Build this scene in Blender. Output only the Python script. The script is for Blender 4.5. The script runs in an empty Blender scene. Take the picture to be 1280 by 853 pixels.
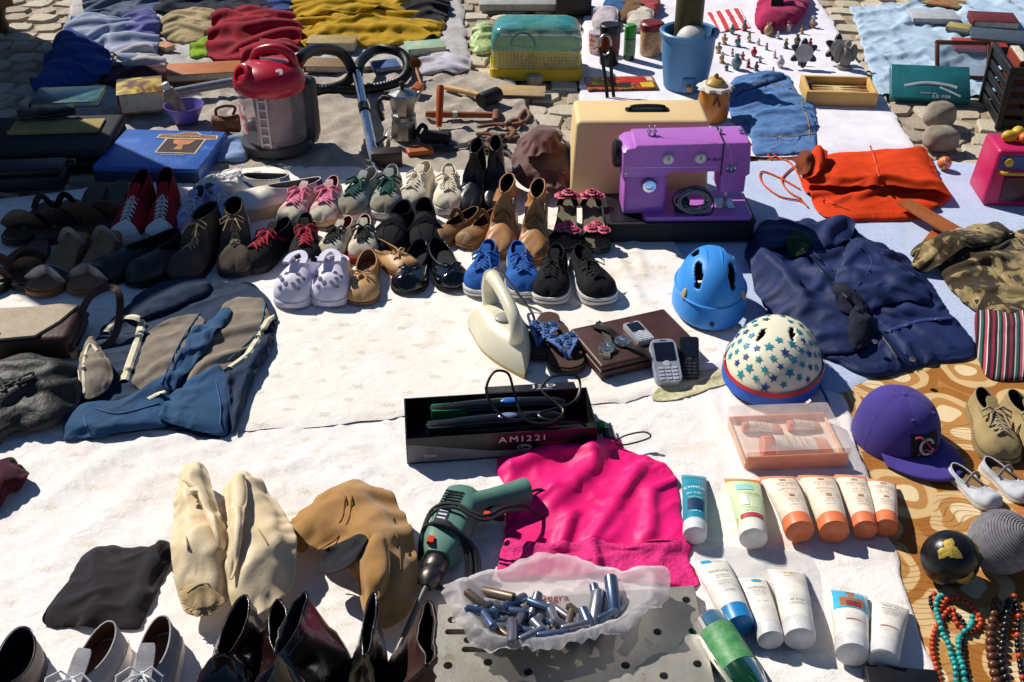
import bpy, bmesh, math, random
import numpy as np
from mathutils import Vector, Matrix, Euler
random.seed(7)
sc = bpy.context.scene
COL = sc.collection
# ---------------- camera ----------------
F = 1400.0; TH = math.radians(33.0); H = 1.45      # focal length in photo pixels, pitch, eye height
cam_d = bpy.data.cameras.new('camera'); cam = bpy.data.objects.new('camera', cam_d); COL.objects.link(cam)
cam.location = (0, 0, H); cam.rotation_euler = (math.pi/2 - TH, 0, 0)
cam_d.sensor_width = 36; cam_d.lens = F/1280*36; cam_d.clip_end = 500; cam_d.clip_start = 0.05
sc.camera = cam
# ---------------- sky and sun ----------------
SUN_EL = math.radians(42); LH = Vector((0.76, -0.65, 0)).normalized()   # horizontal travel of the light
W = bpy.data.worlds.new('World'); sc.world = W; W.use_nodes = True
nt = W.node_tree; nt.nodes.clear()
wo = nt.nodes.new('ShaderNodeOutputWorld'); bg = nt.nodes.new('ShaderNodeBackground'); sk = nt.nodes.new('ShaderNodeTexSky')
sk.sky_type = 'NISHITA'; sk.sun_disc = False; sk.sun_elevation = SUN_EL
sk.sun_rotation = math.atan2(-LH.x, -LH.y); sk.dust_density = 0.0; sk.ozone_density = 7.0; sk.air_density = 1.0
bg.inputs[1].default_value = 0.055
nt.links.new(sk.outputs[0], bg.inputs[0]); nt.links.new(bg.outputs[0], wo.inputs[0])
sd = bpy.data.lights.new('sun', 'SUN'); sun = bpy.data.objects.new('sun', sd); COL.objects.link(sun)
sd.energy = 5.0; sd.angle = math.radians(0.53); sd.color = (1.0, 0.945, 0.86)
ld = Vector((LH.x*math.cos(SUN_EL), LH.y*math.cos(SUN_EL), -math.sin(SUN_EL)))
sun.rotation_euler = ld.to_track_quat('-Z', 'Y').to_euler(); sun.location = (-4, 6, 8)
vs = sc.view_settings; vs.view_transform = 'Standard'; vs.look = 'None'; vs.gamma = 1.0; vs.use_curve_mapping = False
vs.exposure = 0.20
# ---------------- helpers ----------------
def G(px, py, z=0.0):
    """photo pixel -> point on the horizontal plane at height z"""
    u = (px-640)/F; v = (py-426.5)/F
    t = (H-z)/(math.sin(TH)+v*math.cos(TH))
    return Vector((u*t, (math.cos(TH)-v*math.sin(TH))*t, z))
def S(py): return (math.sin(TH)+(py-426.5)/F*math.cos(TH))*F/H
def lin(c):
    if isinstance(c, str):
        c = tuple(int(c[i:i+2], 16)/255 for i in (0, 2, 4))
        return tuple(x/12.92 if x <= 0.04045 else ((x+0.055)/1.055)**2.4 for x in c)
    return c
_MC = {}
def M(name, col='808080', rough=0.6, col2=None, var=0.18, scale=25, bump=0.15, bscale=120, metal=0.0, spec=0.4,
      sheen=0.0, coat=0.0, trans=0.0, alpha=1.0, custom=None, ior=1.45, sss=0.0, wear=None):
    if name in _MC: return _MC[name]
    m = bpy.data.materials.new(name); m.use_nodes = True; _MC[name] = m
    n = m.node_tree.nodes; l = m.node_tree.links
    p = n['Principled BSDF']
    c = lin(col); c2 = lin(col2) if col2 else tuple(max(0, x*(1-var*2.0)) for x in c)
    tc = n.new('ShaderNodeTexCoord')
    def noise(s, d=4, r=0.6, dist=0.0):
        t = n.new('ShaderNodeTexNoise'); t.inputs['Scale'].default_value = s; t.inputs['Detail'].default_value = d
        t.inputs['Roughness'].default_value = r; t.inputs['Distortion'].default_value = dist
        l.new(tc.outputs['Object'], t.inputs['Vector']); return t
    def ramp(src, stops):
        r = n.new('ShaderNodeValToRGB'); e = r.color_ramp.elements
        while len(e) < len(stops): e.new(0.5)
        for q, (pos, cc) in zip(e, stops):
            q.position = pos; q.color = tuple(cc)+(1,) if len(cc) == 3 else cc
        l.new(src, r.inputs[0]); return r
    def mix(fac, a, b, mode='MIX'):
        x = n.new('ShaderNodeMix'); x.data_type = 'RGBA'; x.blend_type = mode
        for sock, val in ((x.inputs[0], fac), (x.inputs[6], a), (x.inputs[7], b)):
            if hasattr(val, 'links'): l.new(val, sock)
            elif isinstance(val, (int, float)): sock.default_value = val
            else: sock.default_value = tuple(val)+(1,)
        return x.outputs[2]
    def mathn(op, a, b=0.0):
        x = n.new('ShaderNodeMath'); x.operation = op
        for sock, val in ((x.inputs[0], a), (x.inputs[1], b)):
            if hasattr(val, 'links'): l.new(val, sock)
            else: sock.default_value = val
        return x.outputs[0]
    nz = noise(scale, 5, 0.65)
    base = ramp(nz.outputs[0], [(0.3, c2), (0.68, c)]).outputs[0]
    if wear:
        wn = noise(wear[1], 6, 0.75, 0.4)
        wr = ramp(wn.outputs[0], [(wear[2], (0, 0, 0)), (wear[2]+0.12, (1, 1, 1))])
        base = mix(wr.outputs[0], base, lin(wear[0]))
    K = dict(n=n, l=l, tc=tc, noise=noise, ramp=ramp, mix=mix, math=mathn, p=p, base=base)
    if custom: base = custom(K) or base
    l.new(base, p.inputs['Base Color'])
    rr = n.new('ShaderNodeMapRange'); rr.inputs[3].default_value = max(0.02, rough-0.1); rr.inputs[4].default_value = min(1, rough+0.12)
    l.new(noise(scale*2.3).outputs[0], rr.inputs[0]); l.new(rr.outputs[0], p.inputs['Roughness'])
    p.inputs['Metallic'].default_value = metal; p.inputs['Specular IOR Level'].default_value = spec
    p.inputs['Sheen Weight'].default_value = sheen; p.inputs['Coat Weight'].default_value = coat
    p.inputs['Transmission Weight'].default_value = trans; p.inputs['Alpha'].default_value = alpha; p.inputs['IOR'].default_value = ior
    if sss: p.inputs['Subsurface Weight'].default_value = sss; p.inputs['Subsurface Scale'].default_value = 0.01
    if bump and 'bumped' not in K:
        b = n.new('ShaderNodeBump'); b.inputs['Strength'].default_value = min(1, bump); b.inputs['Distance'].default_value = 0.004
        l.new(K.get('height') or noise(bscale, 4, 0.7).outputs[0], b.inputs['Height']); l.new(b.outputs[0], p.inputs['Normal'])
    return m
def link(o, parent=None):
    COL.objects.link(o)
    if parent: o.parent = parent
    return o
def obj(name, verts, faces, mat, parent=None, smooth=True, loc=(0, 0, 0), rot=None, sharp=None):
    me = bpy.data.meshes.new(name); me.from_pydata([tuple(v) for v in verts], [], faces)
    me.materials.append(mat)
    if smooth:
        me.polygons.foreach_set('use_smooth', [True]*len(me.polygons))
        if sharp: 
            try: me.set_sharp_from_angle(angle=math.radians(sharp))
            except Exception: pass
    me.update()
    o = bpy.data.objects.new(name, me); o.location = loc
    if rot: o.rotation_euler = rot
    return link(o, parent)
class MB:
    def __init__(s): s.v = []; s.f = []
    def add(s, V, Fc):
        k = len(s.v); s.v += [tuple(q) for q in V]; s.f += [tuple(i+k for i in f) for f in Fc]; return s
    def box(s, c, d, rot=None):
        m = Euler(rot).to_matrix() if rot else Matrix.Identity(3); c = Vector(c)
        V = [c + m @ Vector((x*d[0]/2, y*d[1]/2, z*d[2]/2)) for x in (-1, 1) for y in (-1, 1) for z in (-1, 1)]
        return s.add(V, [(0, 1, 3, 2), (4, 6, 7, 5), (0, 4, 5, 1), (2, 3, 7, 6), (0, 2, 6, 4), (1, 5, 7, 3)])
    def grid(s, P, cu=False, cv=False):
        P = np.asarray(P); a, b = P.shape[:2]; V = P.reshape(-1, 3); Fc = []
        for i in range(a if cu else a-1):
            for j in range(b if cv else b-1):
                i2 = (i+1) % a; j2 = (j+1) % b
                Fc.append((i*b+j, i2*b+j, i2*b+j2, i*b+j2))
        return s.add(V, Fc)
    def lathe(s, prof, n=24, c=(0, 0, 0), sx=1, sy=1, rot=None):
        m = Euler(rot).to_matrix() if rot else Matrix.Identity(3); c = Vector(c)
        P = [[c + m @ Vector((r*math.cos(2*math.pi*j/n)*sx, r*math.sin(2*math.pi*j/n)*sy, z)) for j in range(n)] for r, z in prof]
        s.grid(P, False, True); k = len(s.v)-n*len(prof)
        if prof[0][0] > 1e-5: s.f.append(tuple(k+j for j in range(n-1, -1, -1)))
        if prof[-1][0] > 1e-5: s.f.append(tuple(k+n*(len(prof)-1)+j for j in range(n)))
        return s
    def tube(s, path, r, n=8, closed=False, flat=1.0):
        path = [Vector(p) for p in path]; N = len(path); rs = r if hasattr(r, '__len__') else [r]*N
        T = []
        for i in range(N):
            a = path[(i-1) % N] if closed else path[max(0, i-1)]; b = path[(i+1) % N] if closed else path[min(N-1, i+1)]
            t = b-a; T.append(t.normalized() if t.length > 1e-9 else Vector((0, 0, 1)))
        u = T[0].orthogonal().normalized(); 
        if abs(T[0].z) < 0.9: u = T[0].cross(Vector((0, 0, 1))).normalized()
        P = []
        for i in range(N):
            u = (u - T[i]*u.dot(T[i])); u = u.normalized() if u.length > 1e-6 else T[i].orthogonal().normalized()
            w = T[i].cross(u)
            P.append([path[i] + u*math.cos(2*math.pi*j/n)*rs[i] + w*math.sin(2*math.pi*j/n)*rs[i]*flat for j in range(n)])
        k = len(s.v); s.grid(P, closed, True)
        if not closed:
            s.f.append(tuple(k+j for j in range(n-1, -1, -1))); s.f.append(tuple(k+n*(N-1)+j for j in range(n)))
        return s
    def prism(s, poly, z0, z1, ins=0.0):
        """extruded outline, ins > 0 chamfers the top edge"""
        n = len(poly); cx = sum(p[0] for p in poly)/n; cy = sum(p[1] for p in poly)/n
        rings = [[(p[0], p[1], z0) for p in poly], [(p[0], p[1], z1-ins) for p in poly]]
        if ins:
            R = []
            for p in poly:
                d = math.hypot(p[0]-cx, p[1]-cy) or 1; R.append((p[0]-(p[0]-cx)/d*ins, p[1]-(p[1]-cy)/d*ins, z1))
            rings.append(R)
        k = len(s.v); s.grid(rings, False, True)
        s.f.append(tuple(k+j for j in range(n-1, -1, -1))); s.f.append(tuple(k+n*(len(rings)-1)+j for j in range(n)))
        return s
    def build(s, name, mat, parent=None, smooth=True, loc=(0, 0, 0), rot=None, sharp=40):
        return obj(name, s.v, s.f, mat, parent, smooth, loc, rot, sharp)
def bevel_box(name, d, mat, parent=None, loc=(0, 0, 0), rot=None, r=0.003, seg=2, taper=None, jit=0.0):
    bm = bmesh.new(); bmesh.ops.create_cube(bm, size=1.0)
    for v in bm.verts:
        tx = ty = 1.0
        if taper and v.co.z > 0: tx, ty = taper
        v.co = Vector((v.co.x*d[0]*tx, v.co.y*d[1]*ty, v.co.z*d[2]))
        if jit: v.co += Vector((random.uniform(-jit, jit), random.uniform(-jit, jit), random.uniform(-jit, jit)))
    bmesh.ops.bevel(bm, geom=bm.edges[:], offset=r, segments=seg, profile=0.5, affect='EDGES')
    me = bpy.data.meshes.new(name); bm.to_mesh(me); bm.free(); me.materials.append(mat)
    me.polygons.foreach_set('use_smooth', [True]*len(me.polygons))
    try: me.set_sharp_from_angle(angle=math.radians(50))
    except Exception: pass
    o = bpy.data.objects.new(name, me); o.location = loc
    if rot: o.rotation_euler = rot
    return link(o, parent)
def tag(o, label, cat, group=None, kind=None):
    if label: o['label'] = label
    if cat: o['category'] = cat
    if group: o['group'] = group
    if kind: o['kind'] = kind
    return o
def thing(name, label, cat, loc=(0, 0, 0), rz=0.0, group=None):
    o = bpy.data.objects.new(name, None); o.empty_display_size = 0.05; link(o); o.location = loc; o.rotation_euler = (0, 0, rz)
    return tag(o, label, cat, group)
def text(s, size, mat, parent, loc, rot=(0, 0, 0), name='lettering', sx=1.0, ext=0.0004, align='CENTER', space=1.0):
    cu = bpy.data.curves.new('t', 'FONT'); cu.body = s; cu.size = size; cu.align_x = align; cu.align_y = 'CENTER'; cu.extrude = ext
    cu.space_character = space; cu.resolution_u = 2
    t = bpy.data.objects.new('t', cu); COL.objects.link(t)
    bpy.context.view_layer.update()
    me = bpy.data.meshes.new_from_object(t.evaluated_get(bpy.context.evaluated_depsgraph_get()))
    bpy.data.objects.remove(t); me.materials.clear(); me.materials.append(mat)
    o = bpy.data.objects.new(name, me); o.location = loc; o.rotation_euler = rot; o.scale = (sx, 1, 1)
    return link(o, parent)
# ---- numpy noise ----
def _h(ix, iy, sd):
    a = np.sin(ix*127.1+iy*311.7+sd*74.7)*43758.5453; return a-np.floor(a)
def vn(x, y, sd=0.0):
    ix = np.floor(x); iy = np.floor(y); fx = x-ix; fy = y-iy
    fx = fx*fx*fx*(fx*(fx*6-15)+10); fy = fy*fy*fy*(fy*(fy*6-15)+10)
    a = _h(ix, iy, sd); b = _h(ix+1, iy, sd); c = _h(ix, iy+1, sd); d = _h(ix+1, iy+1, sd)
    return (a*(1-fx)+b*fx)*(1-fy)+(c*(1-fx)+d*fx)*fy
def fbm(x, y, sd=0.0, o=3, g=0.5):
    s = 0; a = 1; t = 0
    for k in range(o): s = s+a*vn(x*2**k+k*17.3, y*2**k-k*9.1, sd+k); t += a; a *= g
    return s/t
def ridged(x, y, sd=0.0, o=2):
    s = 0; a = 1; t = 0
    for k in range(o): s = s+a*(1-np.abs(2*vn(x*2**k+k*5.7, y*2**k+k*3.1, sd+k)-1)); t += a; a *= 0.5
    return s/t
def wrinkle(x, y, sd, ang, freq, stretch=3.0):
    """cloth folds running along ang"""
    c, s_ = math.cos(ang), math.sin(ang)
    a = (x*c+y*s_)*freq/stretch; b = (-x*s_+y*c)*freq
    wa = fbm(a*0.8, b*0.4, sd+5)*2.0
    return ridged(a+0.0, b+wa, sd, 2)**3.0*1.25
def polydist(x, y, pts):
    d = np.full(x.shape, 1e9)
    for (ax, ay), (bx, by) in zip(pts[:-1], pts[1:]):
        vx, vy = bx-ax, by-ay; L2 = vx*vx+vy*vy+1e-12
        t = np.clip(((x-ax)*vx+(y-ay)*vy)/L2, 0, 1)
        d = np.minimum(d, np.hypot(x-ax-t*vx, y-ay-t*vy))
    return d
def catmull(pts, n, closed=True):
    P = np.array([tuple(p)[:3] for p in pts], float); k = len(P); out = []
    for i in range(n):
        t = i/n*k if closed else i/(n-1)*(k-1)
        j = int(math.floor(t)); f = t-j
        if not closed and j >= k-1: j = k-2; f = 1.0
        g = (lambda q: P[q % k]) if closed else (lambda q: P[min(max(q, 0), k-1)])
        p0, p1, p2, p3 = g(j-1), g(j), g(j+1), g(j+2)
        out.append(0.5*((2*p1)+(-p0+p2)*f+(2*p0-5*p1+4*p2-p3)*f*f+(-p0+3*p1-3*p2+p3)*f**3))
    return np.array(out)
def relax(Pt, floor, exu=1.1, exv=1.1, steps=80, kb=.15, tether=.01, edge=.25, its=3, g=.00012, nz=.008, sd=0.0, fr=.97, lam=.075, ang=.4):
    """settle a cloth grid (n, m, 3) that is cut larger than the ground it lies on, so that it buckles into folds over a floor"""
    Pt = Pt.copy(); P0 = Pt.copy(); n, m = Pt.shape[:2]
    ln = lambda a, b: np.linalg.norm(P0[b][..., :2]-P0[a][..., :2], axis=-1)
    C = []
    sl = np.s_
    def add(a, b, sc_, k):
        C.append((a, b, ln(a, b)*sc_, k))
    for o in (0, 1):
        e = (m-o)//2*2; add(sl[:, o:o+e:2], sl[:, o+1:o+e:2], exu, 1.0)
        e = (n-o)//2*2; add(sl[o:o+e:2, :], sl[o+1:o+e:2, :], exv, 1.0)
    exd = (exu+exv)/2
    for o in (0, 1):
        e = (n-o)//2*2; add(sl[o:o+e:2, :-1], sl[o+1:o+e:2, 1:], exd, .35); add(sl[o:o+e:2, 1:], sl[o+1:o+e:2, :-1], exd, .35)
    for st in (2, 4):
        for o in range(st):
            for ax in (0, 1):
                N = m if ax == 0 else n
                for q in range(2):
                    i0 = np.arange(o+q*st, N-st, 2*st)
                    if len(i0) == 0: continue
                    if ax == 0: add((slice(None), i0), (slice(None), i0+st), exu*(1 if st == 2 else .985), kb*(1 if st == 2 else .6))
                    else: add((i0, slice(None)), (i0+st, slice(None)), exv*(1 if st == 2 else .985), kb*(1 if st == 2 else .6))
    X, Y = Pt[..., 0], Pt[..., 1]
    # start as loose waves across the fold direction, long enough to take up the excess
    ac = -math.sin(ang)*X+math.cos(ang)*Y; al = math.cos(ang)*X+math.sin(ang)*Y
    e1 = max(exu, exv)-1; e2 = min(exu, exv)-1; wq = fbm(X*4.5, Y*4.5, sd+2, 2)
    w1 = .5+.5*np.sin(2*np.pi*(ac/lam+2.6*wq+.35*np.sin(al/lam*1.1+sd))); w2 = .5+.5*np.sin(2*np.pi*(al/(lam*1.25)+2.4*fbm(X*5.5, Y*5.5, sd+7, 2)))
    Pt[..., 2] = floor+2.1*lam/math.pi*math.sqrt(max(e1, 0))*w1*(.35+1.3*fbm(X*7, Y*7, sd+13, 2))+1.5*lam/math.pi*math.sqrt(max(e2, 0))*w2*fbm(X*8, Y*8, sd+19, 2)+nz*.25*fbm(X*24, Y*24, sd+4, 2)
    tw = np.full((n, m, 1), tether); tw[0] = tw[-1] = edge; tw[:, 0] = tw[:, -1] = edge
    V = np.zeros_like(Pt)
    for s_ in range(steps):
        V *= .92; V[..., 2] -= g; Q = Pt+V
        for it in range(its):
            for a, b, r, k in C:
                d = Q[b]-Q[a]; L = np.sqrt((d*d).sum(-1))+1e-9; c = (k*.5*(L-r)/L)[..., None]*d
                Q[a] += c; Q[b] -= c
        Q[..., :2] += (P0[..., :2]-Q[..., :2])*tw
        low = Q[..., 2] < floor
        Q[..., 2] = np.where(low, floor, Q[..., 2]); Q[..., :2] = np.where(low[..., None], Pt[..., :2]+(Q[..., :2]-Pt[..., :2])*fr, Q[..., :2])
        V = np.clip(Q-Pt, -.006, .006); Pt = Q
    return Pt
_PB = {}
def patch(name, px, mat, h=0.02, z0=0.012, parent=None, center=None, folds=(), amp=0.006, freq=14, ang=0.6, stretch=3.0, sd=None,
          nr=26, nth=110, edge=4.0, crumple=0.0, dome=0.0, rough_edge=0.0, rounded=True, ex=None, kb=None, res=.0085, thick=.0022, steps=60, prof=None, nmax=64, lam=None):
    """a piece of cloth lying on what is under it: a star-shaped outline, cut with some excess and settled into folds"""
    from mathutils.bvhtree import BVHTree as BT
    sd = random.uniform(0, 99) if sd is None else sd
    C = [G(x, y, z0) for x, y in px]
    if rounded: B = catmull(C, 360)
    else:
        A = np.array([tuple(q) for q in C]); k = len(A); B = np.concatenate([[A[i]*(1-j/60)+A[(i+1) % k]*j/60 for j in range(60)] for i in range(k)])
    c = np.array(tuple(G(center[0], center[1], z0)) if center else B.mean(0))[:2]
    D = B[:, :2]-c; w, ev = np.linalg.eigh(D.T @ D/len(D)); scl = np.sqrt(np.maximum(w, 1e-8))
    U = (D @ ev)/scl; th = np.arctan2(U[:, 1], U[:, 0]); rr = np.hypot(U[:, 0], U[:, 1]); o = np.argsort(th); th, rr = th[o], rr[o]
    th = np.concatenate([th-2*np.pi, th, th+2*np.pi]); rr = np.concatenate([rr, rr, rr])
    size = 2*scl*1.45; nu = int(np.clip(size[0]/res, 26, nmax)); nv = int(np.clip(size[1]/res, 26, nmax))
    u = np.linspace(-1, 1, nu)[:, None]*np.ones((1, nv)); v = np.linspace(-1, 1, nv)[None, :]*np.ones((nu, 1))
    x = u*np.sqrt(1-v*v/2); y = v*np.sqrt(1-u*u/2); R = np.hypot(x, y); R = np.clip(R, 0, 1); TH_ = np.arctan2(y, x); RB = np.interp(TH_, th, rr)
    L = np.stack([np.cos(TH_)*R*RB*scl[0], np.sin(TH_)*R*RB*scl[1]], -1) @ ev.T
    X = L[..., 0]+c[0]; Y = L[..., 1]+c[1]
    if rough_edge: X = X+(fbm(X*90, Y*90, sd)-.5)*rough_edge*R**6; Y = Y+(fbm(X*90, Y*90, sd+5)-.5)*rough_edge*R**6
    base = np.zeros_like(X); prev = _PB.get(parent.name, []) if parent is not None else []
    for i in range(nu):
        for j in range(nv):
            z = zat(X[i, j], Y[i, j])
            for b in prev:
                hit = b.ray_cast(Vector((X[i, j], Y[i, j], 1)), Vector((0, 0, -1)))
                if hit[0] is not None: z = max(z, hit[0].z+.0015)
            base[i, j] = z+.002
    k9 = np.pad(base, 1, mode='edge'); base = np.maximum(base, sum(k9[a:a+nu, b:b+nv] for a in range(3) for b in range(3))/9)
    pf = prof(R) if prof else ((1-R**(edge*2.2))**.5 if edge < 2 else .30*(1-R**12)**.5+.70*(1-R**2.2))
    fl = base+(h*.8*pf*(.65+.5*fbm(X*9, Y*9, sd+3)) if prof is None else pf)+dome*(1-R**2)
    for f in folds:
        q = [tuple(G(a, b, z0))[:2] for a, b in f[0]]; fl = fl+.7*f[1]*np.exp(-(polydist(X, Y, q)/f[2])**2)*np.clip((1-R)*6, 0, 1)
    # which grid axis lies across the fold direction
    e = ex if ex is not None else min(.24, .10+amp*3.0+crumple*4.0)
    ca = abs(math.cos(ang)*ev[0, 0]+math.sin(ang)*ev[1, 0]); eu = 1+e*(1-.65*ca); ew = 1+e*(1-.65*math.sqrt(max(0, 1-ca*ca)))
    Pt = relax(np.stack([X, Y, fl], -1), fl, ew, eu, steps=steps, kb=kb if kb is not None else .25, sd=sd, nz=.006+crumple*.3, ang=ang, lam=lam or float(np.clip(.8/freq, .038, .085)))
    oc = np.array(parent.location) if parent is not None else np.array([c[0], c[1], float(base.min())])
    mb = MB(); mb.grid(Pt-oc)
    if parent is not None: _PB.setdefault(parent.name, []).append(BT.FromPolygons([Vector(q) for q in Pt.reshape(-1, 3)], mb.f))
    ob = mb.build(name, mat, parent, True, tuple(oc) if parent is None else (0, 0, 0), None, None)
    if thick:
        md = ob.modifiers.new('cloth', 'SOLIDIFY'); md.thickness = thick; md.offset = 1 if False else 0
    md = ob.modifiers.new('fine', 'SUBSURF'); md.levels = 1; md.render_levels = 1
    return ob

def strip(parent, pts, wdt, mat, name, off=.0026, n=40, th=.0012, closed=False):
    """a seam, zip or hem that follows the top of the cloth it is sewn on"""
    cv = catmull([G(x, y, .05) for x, y in pts], n, closed); out = []
    for q in cv:
        z = None; x, y = q[0], q[1]
        for _ in range(2):
            zz = [h[0].z for h in (b.ray_cast(Vector((x, y, 1)), Vector((0, 0, -1))) for b in _PB.get(parent.name, [])) if h[0] is not None]
            if not zz: break
            z = max(zz); d = Vector((q[0], q[1], .05))-cam.location; k = (z-H)/d.z; x, y = d.x*k, d.y*k
        if z is not None: out.append(Vector((x, y, z+off))-parent.location)
    if len(out) < 3: return None
    k = MB(); up = Vector((0, 0, 1)); N = len(out); R = []
    for i in range(N):
        t = (out[min(N-1, i+1)]-out[max(0, i-1)]); t.z = 0; t.normalize(); sd_ = Vector((-t.y, t.x, 0)); w = wdt[0] if hasattr(wdt, '__len__') else wdt
        R.append([out[i]+sd_*w/2-up*.0008, out[i]+sd_*w/4+up*th, out[i]-sd_*w/4+up*th, out[i]-sd_*w/2-up*.0008])
    k.grid(R); return k.build(name, mat, parent)

def marks(n, size, seed=0):
    """tiny illegible print: a row of n letter-like strokes, as (cx, cy, w, h) boxes centred on the origin"""
    r = random.Random(seed*31+n); out = []; x = 0
    for i in range(n):
        if r.random() < .14: x += size*.5; continue
        w = size*r.choice((.45, .55, .6, .7)); st = size*.16; k = r.randrange(5)
        out.append((x+st/2, 0, st, size*.8))
        if k in (0, 1, 3): out.append((x+w/2, size*.34, w, st))
        if k in (0, 2, 3): out.append((x+w/2, -size*.34, w, st))
        if k in (1, 2, 4): out.append((x+w/2, 0, w, st))
        if k in (0, 4): out.append((x+w-st/2, 0, st, size*.8))
        x += w+size*.22
    return [(a-x/2, b, c, d) for a, b, c, d in out]
def print_row(n, size, mat, parent, loc, rot=(0, 0, 0), name='small_print', seed=0):
    b = MB(); [b.box((a, c, 0), (w, h, .0006)) for a, c, w, h in marks(n, size, seed)]
    return tag(b.build(name, mat, parent, False, loc, rot), None, None, kind='stuff')
# ================= the setting =================
from mathutils.bvhtree import BVHTree
def inpoly(x, y, poly):
    c = False; j = len(poly)-1
    for i in range(len(poly)):
        xi, yi = poly[i]; xj, yj = poly[j]
        if (yi > y) != (yj > y) and x < (xj-xi)*(y-yi)/(yj-yi)+xi: c = not c
        j = i
    return c
def c_ground(K):
    v = K['n'].new('ShaderNodeTexVoronoi'); v.inputs['Scale'].default_value = 9; v.feature = 'DISTANCE_TO_EDGE'
    K['l'].new(K['tc'].outputs['Object'], v.inputs['Vector'])
    r = K['ramp'](v.outputs[0], [(0.03, lin('4a4038')), (0.12, (1, 1, 1))])
    K['height'] = r.outputs[0]
    return K['mix'](1.0, K['base'], r.outputs[0], 'MULTIPLY')
m_grd = M('pavement_far', '8f8577', 0.85, var=0.2, scale=6, bump=0.6, custom=c_ground)
mb = MB(); mb.grid([[(-80, -60, -0.014), (-80, 120, -0.014)], [(80, -60, -0.014), (80, 120, -0.014)]])
gr = mb.build('ground', M('joint_sand', 'b09f85', 0.95, var=0.22, scale=14, bump=0.7, bscale=350), None, False); tag(gr, None, None, kind='structure')
# --- paving stones, each its own piece where they lie bare ---
m_st = [M('stone_%d' % i, c, 0.8, col2=c2, scale=18, bump=0.9, bscale=55, wear=(w, 30, 0.6)) for i, (c, c2, w) in enumerate(
    [('d8c9b0', 'aa9c86', 'd6cbb8'), ('c9b9a4', '9a8c7a', 'c9bba5'), ('e0d4be', 'b3a690', 'ddd5c4'), ('bcae9a', '8d8170', 'bdb09b')])]
pav = bpy.data.objects.new('pavement', None); link(pav); tag(pav, None, None, kind='structure')
stone_me = []
for i in range(16):
    n = random.choice((6, 7, 8)); pts = []
    for k in range(n):
        a = 2*math.pi*k/n+random.uniform(-.16, .16)
        r = 0.5/max(abs(math.cos(a)), abs(math.sin(a)), 0.62)**0.92*random.uniform(0.86, 0.99)
        pts.append((r*math.cos(a), r*math.sin(a)))
    V = [(x, y, -0.6) for x, y in pts]+[(x, y, -0.16) for x, y in pts]+[(x*.91, y*.91, random.uniform(-.07, 0.03)) for x, y in pts]+[(x*.5, y*.5, random.uniform(-.04, .06)) for x, y in pts]
    Fc = [(q*n+k, q*n+(k+1) % n, (q+1)*n+(k+1) % n, (q+1)*n+k) for q in range(3) for k in range(n)]+[tuple(3*n+k for k in range(n))]
    me = bpy.data.meshes.new('stone'); me.from_pydata(V, [], Fc); me.materials.append(m_st[i % 4])
    me.polygons.foreach_set('use_smooth', [True]*len(me.polygons)); me.set_sharp_from_angle(angle=math.radians(34)); stone_me.append(me)
BARE = [[(-5, -5), (150, -5), (110, 28), (78, 62), (45, 120), (-5, 190)], [(528, -5), (620, -5), (620, 92), (745, 88), (728, 225), (640, 225), (612, 105), (560, 92)],
        [(1085, 118), (1150, 100), (1285, 150), (1285, 200), (1215, 212), (1180, 222), (1150, 185)], [(920, 180), (1010, 180), (1010, 222), (920, 210)],
        [(1000, -5), (1075, -5), (1075, 60), (1112, 125), (1060, 100), (1035, 30)]]
rest = MB(); SP = 0.125; cand = []
for r in range(-2, 52):
    for c in range(-29, 30):
        x = c*SP+(SP/2 if r % 2 else 0)+random.uniform(-.012, .012); y = 0.95+r*SP*0.93+random.uniform(-.012, .012)
        x2 = x*0.97+y*0.07-0.2; y2 = y-0.10*x
        sx = SP*random.uniform(.86, 1.02); sy = SP*random.uniform(.80, .97); rz = random.uniform(-.2, .2)-.1+(random.random() < .5)*math.pi; zz = random.uniform(-.006, .001)
        dpt = y2*math.cos(TH)+H*math.sin(TH); px = 640+F*x2/dpt; py = 426.5+F*(H*math.cos(TH)-y2*math.sin(TH))/dpt
        cand.append((any(inpoly(px, py, b) for b in BARE), py, x2, y2, sx, sy, rz, zz))
bare = sorted([c for c in cand if c[0]], key=lambda q: -q[1])[:300]
bset = set(id(c) for c in bare)
for c in cand:
    _, _, x, y, sx, sy, rz, zz = c; me = random.choice(stone_me)
    if id(c) in bset:
        o = bpy.data.objects.new('paving_stone', me); o.parent = pav; COL.objects.link(o); o.location = (x, y, zz); o.rotation_euler = (random.uniform(-.03, .03), random.uniform(-.03, .03), rz); o.scale = (sx, sy, .055)
    else:
        m = Matrix.Translation((x, y, zz)) @ Matrix.Rotation(rz, 4, 'Z') @ Matrix.Diagonal((sx, sy, .055, 1))
        rest.add([m @ v.co for v in me.vertices], [tuple(p.vertices) for p in me.polygons])
tag(rest.build('paving_stones', m_st[0], pav, sharp=34), None, None, kind='stuff')

gt = MB(); rg_ = random.Random(3)
for c_ in bare:
    for _ in range(5):
        x, y = c_[2]+rg_.uniform(-.07, .07), c_[3]+rg_.uniform(-.07, .07); r_ = rg_.uniform(.0015, .0045); z_ = rg_.uniform(-.009, .002)
        V = [(x+r_*rg_.uniform(.6, 1.3)*math.cos(a), y+r_*rg_.uniform(.6, 1.3)*math.sin(a), z_) for a in (0, 1.57, 3.14, 4.71)]+[(x, y, z_+r_*rg_.uniform(.6, 1.2))]
        gt.add(V, [(0, 1, 4), (1, 2, 4), (2, 3, 4), (3, 0, 4), (3, 2, 1, 0)])
tag(gt.build('grit', M('grit_brown', '8a7860', .95), pav, False), None, None, kind='stuff')
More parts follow.
